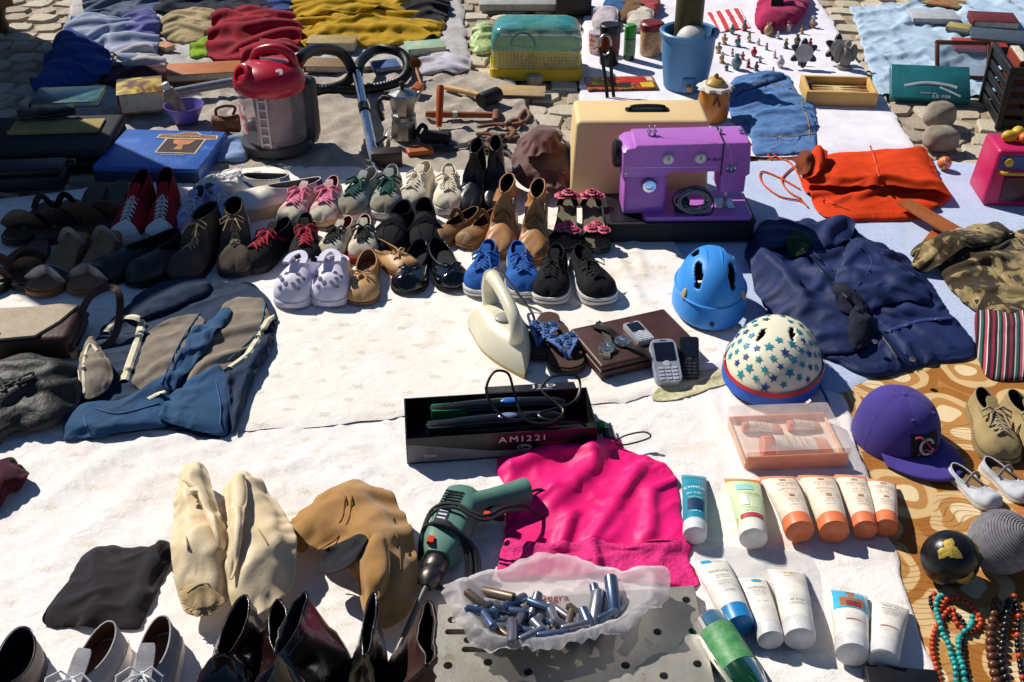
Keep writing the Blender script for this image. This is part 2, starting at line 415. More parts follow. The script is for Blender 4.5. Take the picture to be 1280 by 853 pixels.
# --- sheets and cloths spread over the stones ---
SHEETS = []
def sheet(name, label, cat, top, bot, mat, z=0.008, amp=0.006, res=0.016, sd=1.0, ang=0.5, freq=6, folds=(), jag=0.012, crumple=0.0, droop=0.02, ex=0.0, lam=.11):
    tp = np.array([tuple(G(a, b, 0.008)) for a, b in top]); bt = np.array([tuple(G(a, b, 0.008)) for a, b in bot])
    wl = max(np.linalg.norm(np.diff(tp, axis=0), axis=1).sum(), np.linalg.norm(np.diff(bt, axis=0), axis=1).sum()); hl = max(np.linalg.norm(tp[0]-bt[0]), np.linalg.norm(tp[-1]-bt[-1]))
    nu = int(min(220, max(30, wl/res))); nv = int(min(200, max(24, hl/res)))
    A = catmull(tp, nu, False); Bq = catmull(bt, nu, False)
    v = np.linspace(0, 1, nv)[:, None]
    X = A[None, :, 0]*(1-v)+Bq[None, :, 0]*v; Y = A[None, :, 1]*(1-v)+Bq[None, :, 1]*v
    u = np.linspace(0, 1, nu)[None, :]*np.ones_like(v); vv = v*np.ones_like(u)
    e = np.minimum(np.minimum(u, 1-u)*wl, np.minimum(vv, 1-vv)*hl)      # metres from the edge
    k = np.exp(-e/0.03)
    X = X+(fbm(X*14, Y*14, sd)-.5)*jag*2*k; Y = Y+(fbm(X*14, Y*14, sd+9)-.5)*jag*2*k
    Z = z+amp*wrinkle(X, Y, sd, ang, freq, 2.5)*0.8+amp*0.5*wrinkle(X, Y, sd+3, ang+1.1, freq*1.7, 3)+amp*0.4*fbm(X*5, Y*5, sd+2)
    if crumple: Z += crumple*(ridged(X*16, Y*16, sd+7, 3)-.4)
    for f in folds:
        q = [tuple(G(a, b, z))[:2] for a, b in f[0]]; Z += f[1]*np.exp(-(polydist(X, Y, q)/f[2])**2)
    Z = z-0.004+(Z-z+0.004)*(1-np.exp(-(e+0.002)/droop))
    Z[0] -= .004; Z[-1] -= .004; Z[:, 0] -= .004; Z[:, -1] -= .004
    if ex:
        fl = z+.35*(Z-z); Pt = relax(np.stack([X, Y, Z], -1), fl, 1+ex, 1+ex*.8, steps=30, kb=.3, tether=.03, edge=.4, its=2, sd=sd, nz=.004, ang=ang, lam=lam); X, Y, Z = Pt[..., 0], Pt[..., 1], Pt[..., 2]
    P = np.stack([X, Y, Z], -1); c = P.reshape(-1, 3).mean(0); c[2] = 0
    mb = MB(); mb.grid(P-c); o = mb.build(name, mat, None, True, tuple(c), None, None)
    tag(o, label, cat); SHEETS.append(o); return o
def weave(K, s=900, amt=0.5):
    n, l = K['n'], K['l']
    w1 = n.new('ShaderNodeTexWave'); w1.inputs['Scale'].default_value = s/6; w1.bands_direction = 'X'; w1.inputs['Distortion'].default_value = 1.5
    w2 = n.new('ShaderNodeTexWave'); w2.inputs['Scale'].default_value = s/6; w2.bands_direction = 'Y'; w2.inputs['Distortion'].default_value = 1.5
    for w in (w1, w2): l.new(K['tc'].outputs['Object'], w.inputs['Vector'])
    a = K['math']('ADD', K['math']('MULTIPLY', w1.outputs[1], .2*amt), K['math']('MULTIPLY', w2.outputs[1], .2*amt))
    c1 = K['noise'](28, 6, 0.62, 0.6); 
    K['height'] = K['math']('ADD', a, K['math']('MULTIPLY', c1.outputs[0], 1.6))
def sprig(K, dens=15, on='a8986a', thr=0.09, fac=0.34):
    weave(K); n, l = K['n'], K['l']
    mp = n.new('ShaderNodeMapping'); mp.inputs['Scale'].default_value = (0.62, 1.15, 1); mp.inputs['Rotation'].default_value = (0, 0, .35); l.new(K['tc'].outputs['Object'], mp.inputs[0])
    v = n.new('ShaderNodeTexVoronoi'); v.voronoi_dimensions = '2D'; v.inputs['Scale'].default_value = dens; v.inputs['Randomness'].default_value = 0.35
    l.new(mp.outputs[0], v.inputs['Vector'])
    d = K['math']('ADD', v.outputs['Distance'], K['math']('MULTIPLY', K['math']('SUBTRACT', K['noise'](190, 3).outputs[0], .5), 0.55))
    r = K['ramp'](d, [(thr, (fac,)*3), (thr+.05, (0, 0, 0))])
    b = K['mix'](r.outputs[0], K['base'], lin(on))
    st = K['ramp'](K['noise'](2.6, 6, .7, .8).outputs[0], [(0.56, (0, 0, 0)), (0.76, (.42, .42, .42))])     # dirt
    b = K['mix'](st.outputs[0], b, lin('b79a6b'))
    sp = K['ramp'](K['noise'](85, 4, .8, .3).outputs[0], [(0.66, (0, 0, 0)), (0.74, (.5, .5, .5))]); pa = K['ramp'](K['noise'](5.5, 3, .6).outputs[0], [(0.5, (0, 0, 0)), (0.62, (1, 1, 1))])
    return K['mix'](K['math']('MULTIPLY', sp.outputs[0], pa.outputs[0]), b, lin('8a7c6c'))
m_mid = M('sheet_sprig', 'f2ece6', 0.9, col2='e9e1d6', scale=9, bump=0.55, spec=.15, custom=sprig)
m_front = M('sheet_front', 'f0ebe8', 0.9, col2='e8e0da', scale=9, bump=0.58, spec=.15, custom=lambda K: sprig(K, 12, 'b5a06a', .06, .3))
m_white = M('sheet_white', 'ebe8ee', 0.9, col2='d5d1dc', scale=8, bump=0.4, spec=.15, custom=lambda K: weave(K))
def terry(K):
    n, l = K['n'], K['l']; K['height'] = K['noise'](420, 3, .8).outputs[0]
    r = K['ramp'](K['noise'](260, 2, .7).outputs[0], [(.35, lin('a9bfee')), (.65, lin('e6eefc'))]); return K['mix'](0.5, K['base'], r.outputs[0])
m_towel = M('towel_blue', 'c6d4f2', 0.95, col2='b2c4ec', scale=12, bump=0.9, spec=.1, sheen=.3, custom=terry)
m_pale = M('sheet_pale_blue', 'b5c9da', 0.85, col2='93abc2', scale=8, bump=0.4, spec=.2, custom=lambda K: weave(K))
m_beige = M('cloth_beige', 'b5aa9d', 0.92, col2='92887d', scale=14, bump=0.5, spec=.1, custom=lambda K: weave(K, 500), wear=('8a7355', 5, .62))
m_grey = M('cloth_grey', 'c0bcbc', 0.92, col2='96928f', scale=9, bump=0.45, spec=.1, custom=lambda K: weave(K))
def floral(K):
    weave(K, 700); n, l = K['n'], K['l']
    ds = K['n'].new('ShaderNodeMapping'); l.new(K['tc'].outputs['Object'], ds.inputs[0])
    nz = K['noise'](5, 2); vm = n.new('ShaderNodeVectorMath'); vm.operation = 'SCALE'; vm.inputs[3].default_value = .12; l.new(nz.outputs[1], vm.inputs[0])
    va = n.new('ShaderNodeVectorMath'); l.new(ds.outputs[0], va.inputs[0]); l.new(vm.outputs[0], va.inputs[1])
    v = n.new('ShaderNodeTexVoronoi'); v.voronoi_dimensions = '2D'; v.inputs['Scale'].default_value = 7.5; l.new(va.outputs[0], v.inputs['Vector'])
    t = n.new('ShaderNodeMath'); t.operation = 'MULTIPLY'; l.new(v.outputs['Distance'], t.inputs[0]); t.inputs[1].default_value = 1.25
    r = K['ramp'](t.outputs[0], [(0.0, lin('d9c49c')), (.22, lin('d6bf94')), (.24, lin('b07f48')), (.42, lin('ba8c54')), (.44, lin('cdae7e')), (.62, lin('c49f68')), (.64, lin('9c652f')), (.9, lin('ad7a44'))])
    r.color_ramp.interpolation = 'CONSTANT'
    w = n.new('ShaderNodeTexWave'); w.wave_type = 'RINGS'; w.inputs['Scale'].default_value = 26; w.inputs['Distortion'].default_value = 2.5; l.new(va.outputs[0], w.inputs['Vector'])
    lr = K['ramp'](w.outputs[1], [(.06, (1, 1, 1)), (.14, (0, 0, 0))])
    cell = K['ramp'](v.outputs['Color'], [(.45, (0, 0, 0)), (.5, (.55, .55, .55))])
    lf = K['math']('MULTIPLY', lr.outputs[0], cell.outputs[0])
    b = K['mix'](lf, r.outputs[0], lin('7d4a22'))
    o = K['ramp'](v.outputs['Color'], [(.8, (0, 0, 0)), (.82, (.7, .7, .7))]); 
    return K['mix'](K['math']('MULTIPLY', o.outputs[0], .7), b, lin('c06a38'))
m_floral = M('cloth_floral', 'd0a060', 0.9, scale=8, bump=0.35, spec=.15, custom=floral)

sheet('ground_cloth', 'grey white cloth spread under the yellow clothes and the books', 'cloth', [(95, -12), (300, -14), (575, -14)], [(20, 215), (330, 150), (590, 92)], m_grey, .004, .008, .02, 11, .3, 7, ex=.03)
sheet('ground_cloth', 'crumpled beige cloth under the vacuum cleaner and the hand tools', 'cloth', [(190, 104), (340, 92), (560, 88), (640, 96)], [(225, 222), (400, 232), (560, 226), (700, 205)], m_beige, .008, .012, .014, 12, 1.2, 9, ex=.04)
sheet('ground_cloth', 'white sheet under the backgammon box and the folded jeans', 'sheet', [(733, -14), (880, -16), (1012, -16)], [(722, 140), (925, 192), (1146, 184)], m_white, .006, .007, .018, 13, .4, 6, ex=.012)
sheet('ground_cloth', 'pale blue rumpled bed sheet on the cobbles behind the wooden picture frame', 'sheet', [(1062, 8), (1160, 2), (1310, -4)], [(1098, 118), (1200, 120), (1310, 112)], m_pale, .006, .010, .012, 14, .25, 10, ex=.06, lam=.07,
      folds=[([(1080, 45), (1125, 38), (1140, 20)], .03, .025), ([(1090, 75), (1180, 66), (1215, 52)], .03, .025), ([(1100, 98), (1150, 88)], .02, .02), ([(1070, 20), (1130, 12)], .025, .02), ([(1160, 90), (1240, 60)], .02, .02)])
sheet('floral_cloth', 'orange and brown flower print cloth under the purple cap and bead necklaces', 'cloth', [(985, 492), (1100, 446), (1320, 385)], [(1095, 985), (1230, 985), (1375, 985)], m_floral, .004, .006, .014, 15, .8, 6, ex=.010)
sheet('ground_cloth', 'light blue towel cloth under the helmets and the sewing machine', 'towel', [(735, 212), (930, 202), (1100, 196), (1310, 212)], [(795, 505), (1000, 500), (1130, 462), (1320, 410)], m_towel, .008, .006, .014, 16, .2, 7, ex=.008)
sheet('ground_cloth', 'white sheet with faint dots under the satin top and the cosmetic tubes', 'sheet', [(-70, 455), (300, 490), (600, 470), (850, 455), (1052, 492)], [(-40, 1010), (600, 1010), (1225, 1010)], m_front, .010, .008, .014, 17, .75, 5, ex=.022, lam=.055,
      folds=[([(905, 470), (925, 520), (940, 600)], .010, .018), ([(60, 620), (160, 560), (230, 545)], .010, .03), ([(80, 690), (190, 600)], .008, .025), ([(885, 480), (900, 540)], .008, .014), ([(330, 590), (450, 560)], .008, .02), ([(980, 690), (1060, 700), (1110, 690)], .006, .012)], droop=.01)
sheet('ground_cloth', 'white sprig patterned sheet under the rows of shoes', 'sheet', [(-70, 262), (150, 232), (330, 212), (560, 214), (735, 238), (812, 268)], [(-70, 520), (100, 548), (320, 541), (480, 527), (640, 506), (770, 508), (835, 492), (966, 466)], m_mid, .017, .006, .013, 18, .3, 5, ex=.016, lam=.05,
      folds=[([(775, 330), (800, 380), (830, 400)], .014, .02), ([(520, 440), (540, 415)], .007, .012), ([(790, 300), (805, 345)], .012, .015), ([(840, 470), (890, 455), (960, 452)], .012, .012), ([(470, 430), (620, 500)], .004, .02)], crumple=.0, droop=.012)
bpy.context.view_layer.update()
_bv = []
for o in SHEETS:
    m = o.matrix_world; _bv.append(BVHTree.FromPolygons([m @ v.co for v in o.data.vertices], [tuple(p.vertices) for p in o.data.polygons]))
def zat(x, y):
    z = 0.0
    for b in _bv:
        h = b.ray_cast(Vector((x, y, 1)), Vector((0, 0, -1)))
        if h[0] is not None: z = max(z, h[0].z)
    return z
def P(px, py, r=0.03, top=False):
    """where a photo pixel meets the cloths or the stones"""
    p = G(px, py, 0.012)
    for _ in range(2):
        zs = [zat(p.x+a*r, p.y+b*r) for a in (-1, 0, 1) for b in (-1, 0, 1)]
        z = max(zs) if top else sum(zs)/9+0.0015
        p = G(px, py, z)
    return p
# --- furniture added out of view, purely to throw shade over the left rows of shoes ---
nv = Vector((0.65, 0.76, 0)).normalized()
def shade_furn(name, label, cat, n, d, w, dp, h, doors):
    c = nv*n+LH*d; t = thing(name, label, cat, (c.x, c.y, 0.0), math.atan2(-LH.x, LH.y)+math.pi/2*0)
    mw = M('old_wood', '6d4527', .5, col2='43290f', scale=7, bump=.3, bscale=60)
    t.rotation_euler.z = math.atan2(nv.y, nv.x)
    bevel_box('carcass', (w, dp, h-.1), mw, t, (0, 0, h/2+.05), r=.006); bevel_box('cornice', (w+.05, dp+.05, .05), mw, t, (0, 0, h+.015), r=.012)
    for i in range(doors):
        x = -w/2+w*(i+.5)/doors
        dd = bevel_box('door', (w/doors-.02, .02, h-.2), mw, t, (x, -dp/2-.008, h/2+.05), r=.004)
        bevel_box('panel', (w/doors-.14, .012, h-.4), mw, dd, (0, -.012, 0), r=.005)
        mbk = MB(); mbk.lathe([(0, 0), (.006, .004), (.006, .012), (.014, .02), (.012, .03), (0, .034)], 14, rot=(math.pi/2, 0, 0)); mbk.build('knob', M('brass', 'a8853c', .35, metal=1), dd, loc=((.5-i)*(w/doors-.1), -.01, 0))
    for sx in (-1, 1):
        for sy in (-1, 1):
            mbk = MB(); mbk.lathe([(.02, 0), (.03, .03), (.022, .06), (.034, .1)], 14); mbk.build('foot', mw, t, loc=(sx*(w/2-.05), sy*(dp/2-.05), -.006))
shade_furn('shade_wardrobe', 'tall narrow wooden cabinet added out of view to cast shade', 'shade_wardrobe', 1.37, -4.27, .62, .36, 1.70, 2)  # invented shade caster, stands unseen left of the frame
shade_furn('shade_cupboard', 'low wooden cabinet added out of view to cast shade', 'shade_cupboard', 1.92, -4.72, .50, .36, 1.05, 2)  # second invented caster, unseen, widens the shade at the left edge
# ================= shoes =================
_FT = np.array([0, .015, .05, .12, .25, .4, .55, .68, .78, .87, .93, .97, .99, 1.0])
_FW = np.array([0, .30, .48, .60, .66, .70, .86, .98, 1.0, .93, .78, .56, .34, 0])
_FP = np.array([0, .30, .46, .56, .60, .66, .85, .96, .93, .74, .52, .32, .18, 0])
def smooth01(x): x = np.clip(x, 0, 1); return x*x*(3-2*x)
class Last:
    """surface of a shoe upper, heel at x=0 and toe at x=L"""
    def __init__(s, L, Wd, side, zs, hb, hs, ht, th, toe, wo=.27, x0=.02, point=False, ridge=None, s1=None, NS=30, NV=9, bulge=.0, lean=0.0, heel=0.0, slouch=0.0):
        s.L, s.W, s.side, s.zs = L, Wd, side, zs
        fw = _FP if point else _FW
        s.w = lambda t: np.interp(t, _FT, fw)*Wd/2
        s.cl = lambda t: side*0.09*Wd*np.sin(np.clip(t, 0, 1)*2.4+.2)*np.clip(t-.2, 0, 1)
        s.zb = lambda t: zs+heel*smooth01(1-(t-.22)/.45)
        ss = np.linspace(0, 1, NS); s1 = s1 or min(.9, (math.acos(1-2*min(.95, th+.08))/math.pi)); s.s1 = s1
        tb = (1-np.cos(np.pi*ss))/2
        rg = ridge or [(th, ht), (th+(1-th)*.3, toe+(ht-toe)*.52), (th+(1-th)*.62, toe*1.12), (.93, toe*.86), (.985, toe*.45)]
        rx = np.array([a for a, b in rg]); rz = np.array([b for a, b in rg])
        arc = np.concatenate([[0], np.cumsum(np.hypot(np.diff(rx)*L, np.diff(rz)))]); arc /= arc[-1]
        s.P = {}
        for k in (-1, 1):
            Bx = tb*L; By = s.cl(tb)+k*s.w(tb); Bz = s.zb(tb)
            phi = np.pi*np.clip(ss/s1, 0, 1); ox = (x0+th)/2*L-(th-x0)/2*L*np.cos(phi)
            oy = k*wo*Wd*np.abs(np.sin(phi))**.9
            q = np.clip((ox/L-x0)/(th-x0), 0, 1)
            oz = hb*(1-q)**2*1.0+hs*2*q*(1-q)*1.0+ht*q**2
            u = np.clip((ss-s1)/(1-s1), 0, 1)
            rX = np.interp(u, arc, rx)*L; rZ = np.interp(u, arc, rz)
            op = ss <= s1
            Tx = np.where(op, ox, rX); Ty = np.where(op, oy+s.cl(ox/L), s.cl(rX/L)); Tz = np.where(op, oz+heel*smooth01(1-(ox/L-.22)/.45), rZ+heel*smooth01(1-(rX/L-.22)/.45)*1)
            Bp = np.stack([Bx, By, Bz], -1); Tp = np.stack([Tx, Ty, Tz], -1)
            hgt = np.maximum(Tz-Bz, 0.002)
            out = Bp-Tp; out[:, 2] = 0
            bl = smooth01((ss-s1*.72)/(s1*.4))[:, None]
            p1 = Bp+np.stack([0*hgt, k*bulge*s.w(tb)/(Wd/2), hgt*.55], -1)
            p2o = Tp-np.stack([0*hgt, -k*.002*np.sin(phi), hgt*.4], -1)+out*.18
            slp = np.gradient(Tz, np.arange(len(Tz)))/np.where(np.abs(np.gradient(Tx, np.arange(len(Tx)))) < 1e-5, 1e-5, np.gradient(Tx, np.arange(len(Tx)))); slp = np.clip(slp, -2.5, .2)
            p2c = Tp+out*.6+np.stack([0*hgt, 0*hgt, np.maximum(slp*out[:, 0]*.6, -hgt*.55)], -1)
            p2 = p2o*(1-bl)+p2c*bl
            v = np.linspace(0, 1, NV)[None, :, None]
            Q = Bp[:, None]*(1-v)**3+3*p1[:, None]*v*(1-v)**2+3*p2[:, None]*v*v*(1-v)+Tp[:, None]*v**3
            if lean: Q[:, :, 1] += lean*np.clip(Q[:, :, 2]-.05, 0, 1)
            if slouch:
                dd = Q-np.array([L*.4, 0, 0]); dd[..., 2] *= .15; dd[..., 1] *= 2.0; dl = np.linalg.norm(dd, axis=-1, keepdims=True)+1e-6
                env = (np.sin(np.pi*np.clip(v, 0, 1))*.7+.45*v)*smooth01((1-ss)/.1)[:, None, None]*smooth01(ss/.10)[:, None, None]
                nn_ = (fbm(Q[..., 0]*26+k*3*(1-v[..., 0])**2, Q[..., 2]*42+np.abs(Q[..., 1])*12, 7+side, 3)-.5)[..., None]
                Q = Q+dd/dl*nn_*slouch*env*2.0; Q[..., 2] = np.maximum(Q[..., 2]-slouch*.5*env[..., 0]*np.clip(nn_[..., 0], 0, 1), zs)
            s.P[k] = Q
        s.ss = ss; s.NS, s.NV = NS, NV; s.Tz = Tz
    def at(s, q, v, k, off=0.0):
        i = q*(s.NS-1); i0 = int(min(s.NS-2, math.floor(i))); fi = i-i0
        j = v*(s.NV-1); j0 = int(min(s.NV-2, math.floor(j))); fj = j-j0
        A = s.P[k]; f = lambda a, b: A[a, b]
        p = (f(i0, j0)*(1-fi)+f(i0+1, j0)*fi)*(1-fj)+(f(i0, j0+1)*(1-fi)+f(i0+1, j0+1)*fi)*fj
        if off:
            du = f(i0+1, j0)-f(i0, j0); dv = f(i0, j0+1)-f(i0, j0); nn = np.cross(du, dv); nn /= (np.linalg.norm(nn)+1e-9)
            if nn[2] < 0 or (abs(nn[2]) < .3 and nn[1]*k < 0): nn = -nn
            p = p+nn*off
        return Vector(p)
    def patch(s, q0, q1, v0, v1, off, nq=10, nvv=6):
        mb = MB()
        for k in (-1, 1):
            mb.grid([[s.at(q0+(q1-q0)*a/nq, v0+(v1-v0)*b/nvv, k, off) for b in range(nvv+1)] for a in range(nq+1)])
        return mb
    def upper(s, name, mat, lining, parent, thick=.0028):
        V = []; Fc = []; NS, NV = s.NS, s.NV
        mb = MB(); mb.grid(s.P[1]); mb.grid(s.P[-1][::-1] if False else s.P[-1])
        me = bpy.data.meshes.new(name); me.from_pydata(mb.v, [], mb.f)
        bm = bmesh.new(); bm.from_mesh(me); bmesh.ops.remove_doubles(bm, verts=bm.verts, dist=.0004); bmesh.ops.recalc_face_normals(bm, faces=bm.faces)
        # outward test
        tot = sum((f.normal.dot(f.calc_center_median()-Vector((s.L*.45, 0, .03)))*f.calc_area()) for f in bm.faces)
        if tot < 0: bmesh.ops.reverse_faces(bm, faces=bm.faces)
        bm.to_mesh(me); bm.free(); me.materials.append(mat); me.materials.append(lining)
        me.polygons.foreach_set('use_smooth', [True]*len(me.polygons))
        o = bpy.data.objects.new(name, me); link(o, parent)
        md = o.modifiers.new('shell', 'SOLIDIFY'); md.thickness = thick; md.offset = -1; md.material_offset = 1; md.material_offset_rim = 0
        return o
    def outline(s, sc_=1.0, n=26):
        t = (1-np.cos(np.pi*np.linspace(0, 1, n)))/2
        a = [((x-.5)*sc_*s.L+.5*s.L, s.cl(x)+s.w(x)*sc_) for x in t]; b = [((x-.5)*sc_*s.L+.5*s.L, s.cl(x)-s.w(x)*sc_) for x in t[-2:0:-1]]
        return a+b
    def sole(s, name, mat, parent, sc_=1.04, z0=0.0, z1=None, heel=0.0, tread=None):
        z1 = s.zs if z1 is None else z1
        pl = s.outline(sc_); n = len(pl); mb = MB()
        def hz(x): return heel*float(smooth01(1-(x/s.L-.22)/.45))
        spring = lambda x: .006*max(0, (x/s.L-.8)/.2)**2
        R = [[(x, y, (z0+spring(x)+hz(x))) for x, y in pl], [(x, y, z0+(z1-z0)*.85+spring(x)*.3+hz(x)) for x, y in pl], [((x-.5*s.L)*.985+.5*s.L, y*.985, z1+.001+hz(x)) for x, y in pl]]
        mb.grid(R, False, True); k = 0; mb.f.append(tuple(range(n-1, -1, -1))); mb.f.append(tuple(2*n+j for j in range(n)))
        return mb.build(name, mat, parent)
def ribbon(mb, path, wdt, th, up=(0, 0, 1)):
    """flat strap along a path"""
    path = [Vector(p) for p in path]; N = len(path); up = Vector(up); R = []
    for i in range(N):
        t = (path[min(N-1, i+1)]-path[max(0, i-1)]).normalized(); sd = t.cross(up); sd = sd.normalized() if sd.length > 1e-4 else Vector((1, 0, 0)); nn = sd.cross(t).normalized()
        w = wdt[i] if hasattr(wdt, '__len__') else wdt
        R.append([path[i]+sd*w/2+nn*th, path[i]-sd*w/2+nn*th, path[i]-sd*w/2, path[i]+sd*w/2])
    k = len(mb.v); mb.grid(R, False, True); mb.f.append((k, k+1, k+2, k+3)); e = k+4*(N-1); mb.f.append((e+3, e+2, e+1, e))
    return mb
def arcpts(a, b, h, n=9, out=(0, 0, 0)):
    a, b = Vector(a), Vector(b); o = Vector(out)
    return [a.lerp(b, i/(n-1))+Vector((0, 0, h*math.sin(math.pi*i/(n-1))))+o*math.sin(math.pi*i/(n-1)) for i in range(n)]
LACE = {}
def laces(s, mat, parent, n=5, q0=None, q1=None, v=.80, r=.0017, bow=True, bowsize=.035):
    q0 = q0 or s.s1+.02; q1 = q1 or min(.88, s.s1+.26)
    mb = MB()
    for i in range(n):
        q = q0+(q1-q0)*i/(n-1); a = s.at(q, v, 1, .002); b = s.at(q, v, -1, .002); m = s.at(q, 1, 1, .004)
        m = (s.at(q, .985, 1, .0045)+s.at(q, .985, -1, .0045))/2
        mb.tube([a-Vector((0, 0, .003)), a, a.lerp(m, .6)+Vector((0, 0, .001)), m, b.lerp(m, .6)+Vector((0, 0, .001)), b, b-Vector((0, 0, .003))], r, 6, flat=.7)
        if i < n-1:
            q2 = q0+(q1-q0)*(i+1)/(n-1)
            for k in (1, -1):
                a2 = s.at(q, v, k, .003); b2 = s.at(q2, v, -k, .003); m2 = (s.at((q+q2)/2, .985, 1, .006)+s.at((q+q2)/2, .985, -1, .006))/2
                mb.tube([a2, a2.lerp(m2, .6)+Vector((0, 0, .001)), m2, b2.lerp(m2, .6)+Vector((0, 0, .001)), b2], r*.9, 6, flat=.7)
    if bow:
        c = (s.at(q0, .985, 1, .008)+s.at(q0, .985, -1, .008))/2; f = Vector((s.L, 0, 0)).normalized(); b = bowsize
        for k in (1, -1):
            g = random.uniform(.85, 1.2)
            mb.tube([c, c+Vector((-.1*b, k*.45*b*g, .28*b)), c+Vector((.15*b, k*1.0*b*g, .02*b)), c+Vector((.5*b, k*.95*b*g, -.22*b)), c+Vector((.3*b, k*.4*b, .12*b)), c], r, 6)
            mb.tube([c, c+Vector((.5*b, k*.4*b*g, .05*b)), c+Vector((1.0*b, k*.55*b, -.15*b)), c+Vector((1.35*b*g, k*.75*b, -.42*b))], r, 6)
        mb.lathe([(0, -.004), (.004, -.002), (.004, .002), (0, .004)], 8, c=c)
    return mb.build('laces', mat, parent)
def bowtie(parent, c, mat, b=.02, name='bow'):
    mb = MB(); c = Vector(c)
    for k in (1, -1):
        mb.tube([c, c+Vector((-.1*b, k*.6*b, .35*b)), c+Vector((0, k*1.2*b, .1*b)), c+Vector((.3*b, k*.7*b, .05*b)), c], b*.12, 6)
        mb.tube([c, c+Vector((.5*b, k*.3*b, 0)), c+Vector((1.0*b, k*.6*b, -.2*b))], b*.12, 6)
    mb.lathe([(0, -b*.18), (b*.22, 0), (0, b*.18)], 8, c=c); return mb.build(name, mat, parent)
def shoe_root(name, label, cat, px, py, yaw, L, group):
    """px,py: where the middle of the sole lies"""
    p = P(px, py, .05); t = thing(name, label, cat, p, math.radians(yaw), group)
    return t
def sh(px, py, yaw, L, side, label, name='shoe', cat='shoe', group=None, kind='sneaker', up=None, so=None, li=None, la=None, tx=0.0, ty=0.0, lift=0.0, **k):
    Wd = k.get('W', .37)*L
    t = shoe_root(name, label, cat, px, py, yaw, L, group)
    t.location.z += lift
    if tx or ty: t.rotation_euler = (math.radians(tx), math.radians(ty), math.radians(yaw))
    g = bpy.data.objects  # parts are modelled heel at 0: shift by half the length
    first = len(COL.objects)
    before = set(o.name for o in t.children)
    li = li or up
    parts = []
    def reg(o): o.location = (o.location.x-L/2, o.location.y, o.location.z); parts.append(o); return o
    if kind in ('sneaker', 'hightop', 'lowtop'):
        ht = {'sneaker': .40, 'lowtop': .36, 'hightop': .60}[kind]*L*.72; hb = {'sneaker': .30, 'lowtop': .26, 'hightop': .58}[kind]*L; zs = k.get('zs', .10)*L
        s = Last(L, Wd, side, zs, hb, hb*.82 if kind != 'hightop' else hb*.96, ht, k.get('th', .46), k.get('toe', .235)*L, wo=.235, bulge=.004, slouch=.003)
        reg(s.sole('sole', so, t, k.get('so_sc', 1.05)))
        reg(s.upper('upper', up, li, t))
        mi = MB(); mi.prism([(x, y) for x, y in s.outline(.9)], zs+.001, zs+.006); reg(mi.build('insole', li, t))
        # tongue
        mt = MB(); tw = .17*Wd; a = s.at(s.s1+.12, .985, 1); th_x = k.get('th', .46)*L
        path = [Vector((a.x, a.y, a.z-.002)), Vector((th_x, s.cl(.46), ht+.002)), Vector((th_x-.09*L, s.cl(.4), ht+.05*L)), Vector((th_x-.15*L, s.cl(.35), ht+.075*L))]
        path = [Vector(q) for q in catmull(path, 10, False)]
        path = [path[0].lerp(q_, k.get('tl', 1.0)) if i_ > 4 else q_ for i_, q_ in enumerate(path)]
        ribbon(mt, path, [tw*1.6*(1.0 if i < 7 else (1-((i-6)/4.2)**2)**.5) for i in range(10)], .003); reg(mt.build('tongue', k.get('tong') or up, t)) if not k.get('notongue') else None
        if la: reg(laces(s, la, t, k.get('nl', 5), bow=k.get('bow', True), bowsize=.14*L, r=k.get('lr', .0018)))
        if k.get('cap'): reg(s.patch(.80, 1.0, 0, 1, .0016).build('toe_cap', k['cap'], t))
        if k.get('stripe'): 
            for kk in (1, -1):
                mb = MB(); mb.grid([[s.at(.34+.16*a+.10*b/4, .18+.5*b/4, kk, .0012) for b in range(5)] for a in (0, .35)]); reg(mb.build('side_stripe', k['stripe'], t))
        if k.get('foxing'):
            mb = MB(); pl = s.outline(k.get('so_sc', 1.05)*1.006); mb.grid([[(x, y, zs*.62) for x, y in pl], [(x, y, zs*.72) for x, y in pl]], False, True); reg(mb.build('foxing_stripe', k['foxing'], t))
        if k.get('heeltab'):
            reg(s.patch(.0, .14, .45, 1.0, .0016, 5, 5).build('heel_tab', k['heeltab'], t))
        if k.get('collar'):
            reg(s.patch(.0, s.s1*.98, .88, 1.0, .0018, 16, 3).build('collar_trim', k['collar'], t))
    elif kind in ('flat', 'loafer', 'mary', 'moc'):
        zs = .05*L; hb = {'flat': .20, 'loafer': .26, 'mary': .22, 'moc': .22}[kind]*L; th = {'flat': .70, 'loafer': .50, 'mary': .66, 'moc': .60}[kind]; ht = {'flat': .185, 'loafer': .30, 'mary': .20, 'moc': .235}[kind]*L
        s = Last(L, Wd, side, zs, hb, hb*.66, ht, th, k.get('toe', .185)*L, wo=.30, bulge=.003, point=k.get('point', False), slouch=.0022)
        reg(s.sole('sole', so, t, 1.03)); reg(s.upper('upper', up, li, t, .0022))
        mi = MB(); mi.prism(s.outline(.9), zs+.001, zs+.005); reg(mi.build('insole', li, t))
        reg(s.patch(0, s.s1, .93, 1.0, .0016, 18, 2).build('collar_trim', k.get('trim') or up, t))
        c = (s.at(s.s1+.04, .98, 1, .004)+s.at(s.s1+.04, .98, -1, .004))/2
        if k.get('bowm'): reg(bowtie(t, c, k['bowm'], .10*L))
        if kind in ('mary',) or k.get('strap'):
            a = s.at(s.s1*.60, .98, 1, .002); b = s.at(s.s1*.60, .98, -1, .002)
            mb = MB(); ribbon(mb, arcpts(a, b, .16*L, 11), .06*L, .0025, up=(1, 0, 0)); reg(mb.build('strap', k.get('strap') or up, t))
            mb = MB(); mb.box(a+Vector((0, 0, .02*L)), (.06*L, .004, .05*L)); reg(mb.build('buckle', M('steel', 'c5c3bd', .3, metal=1), t))
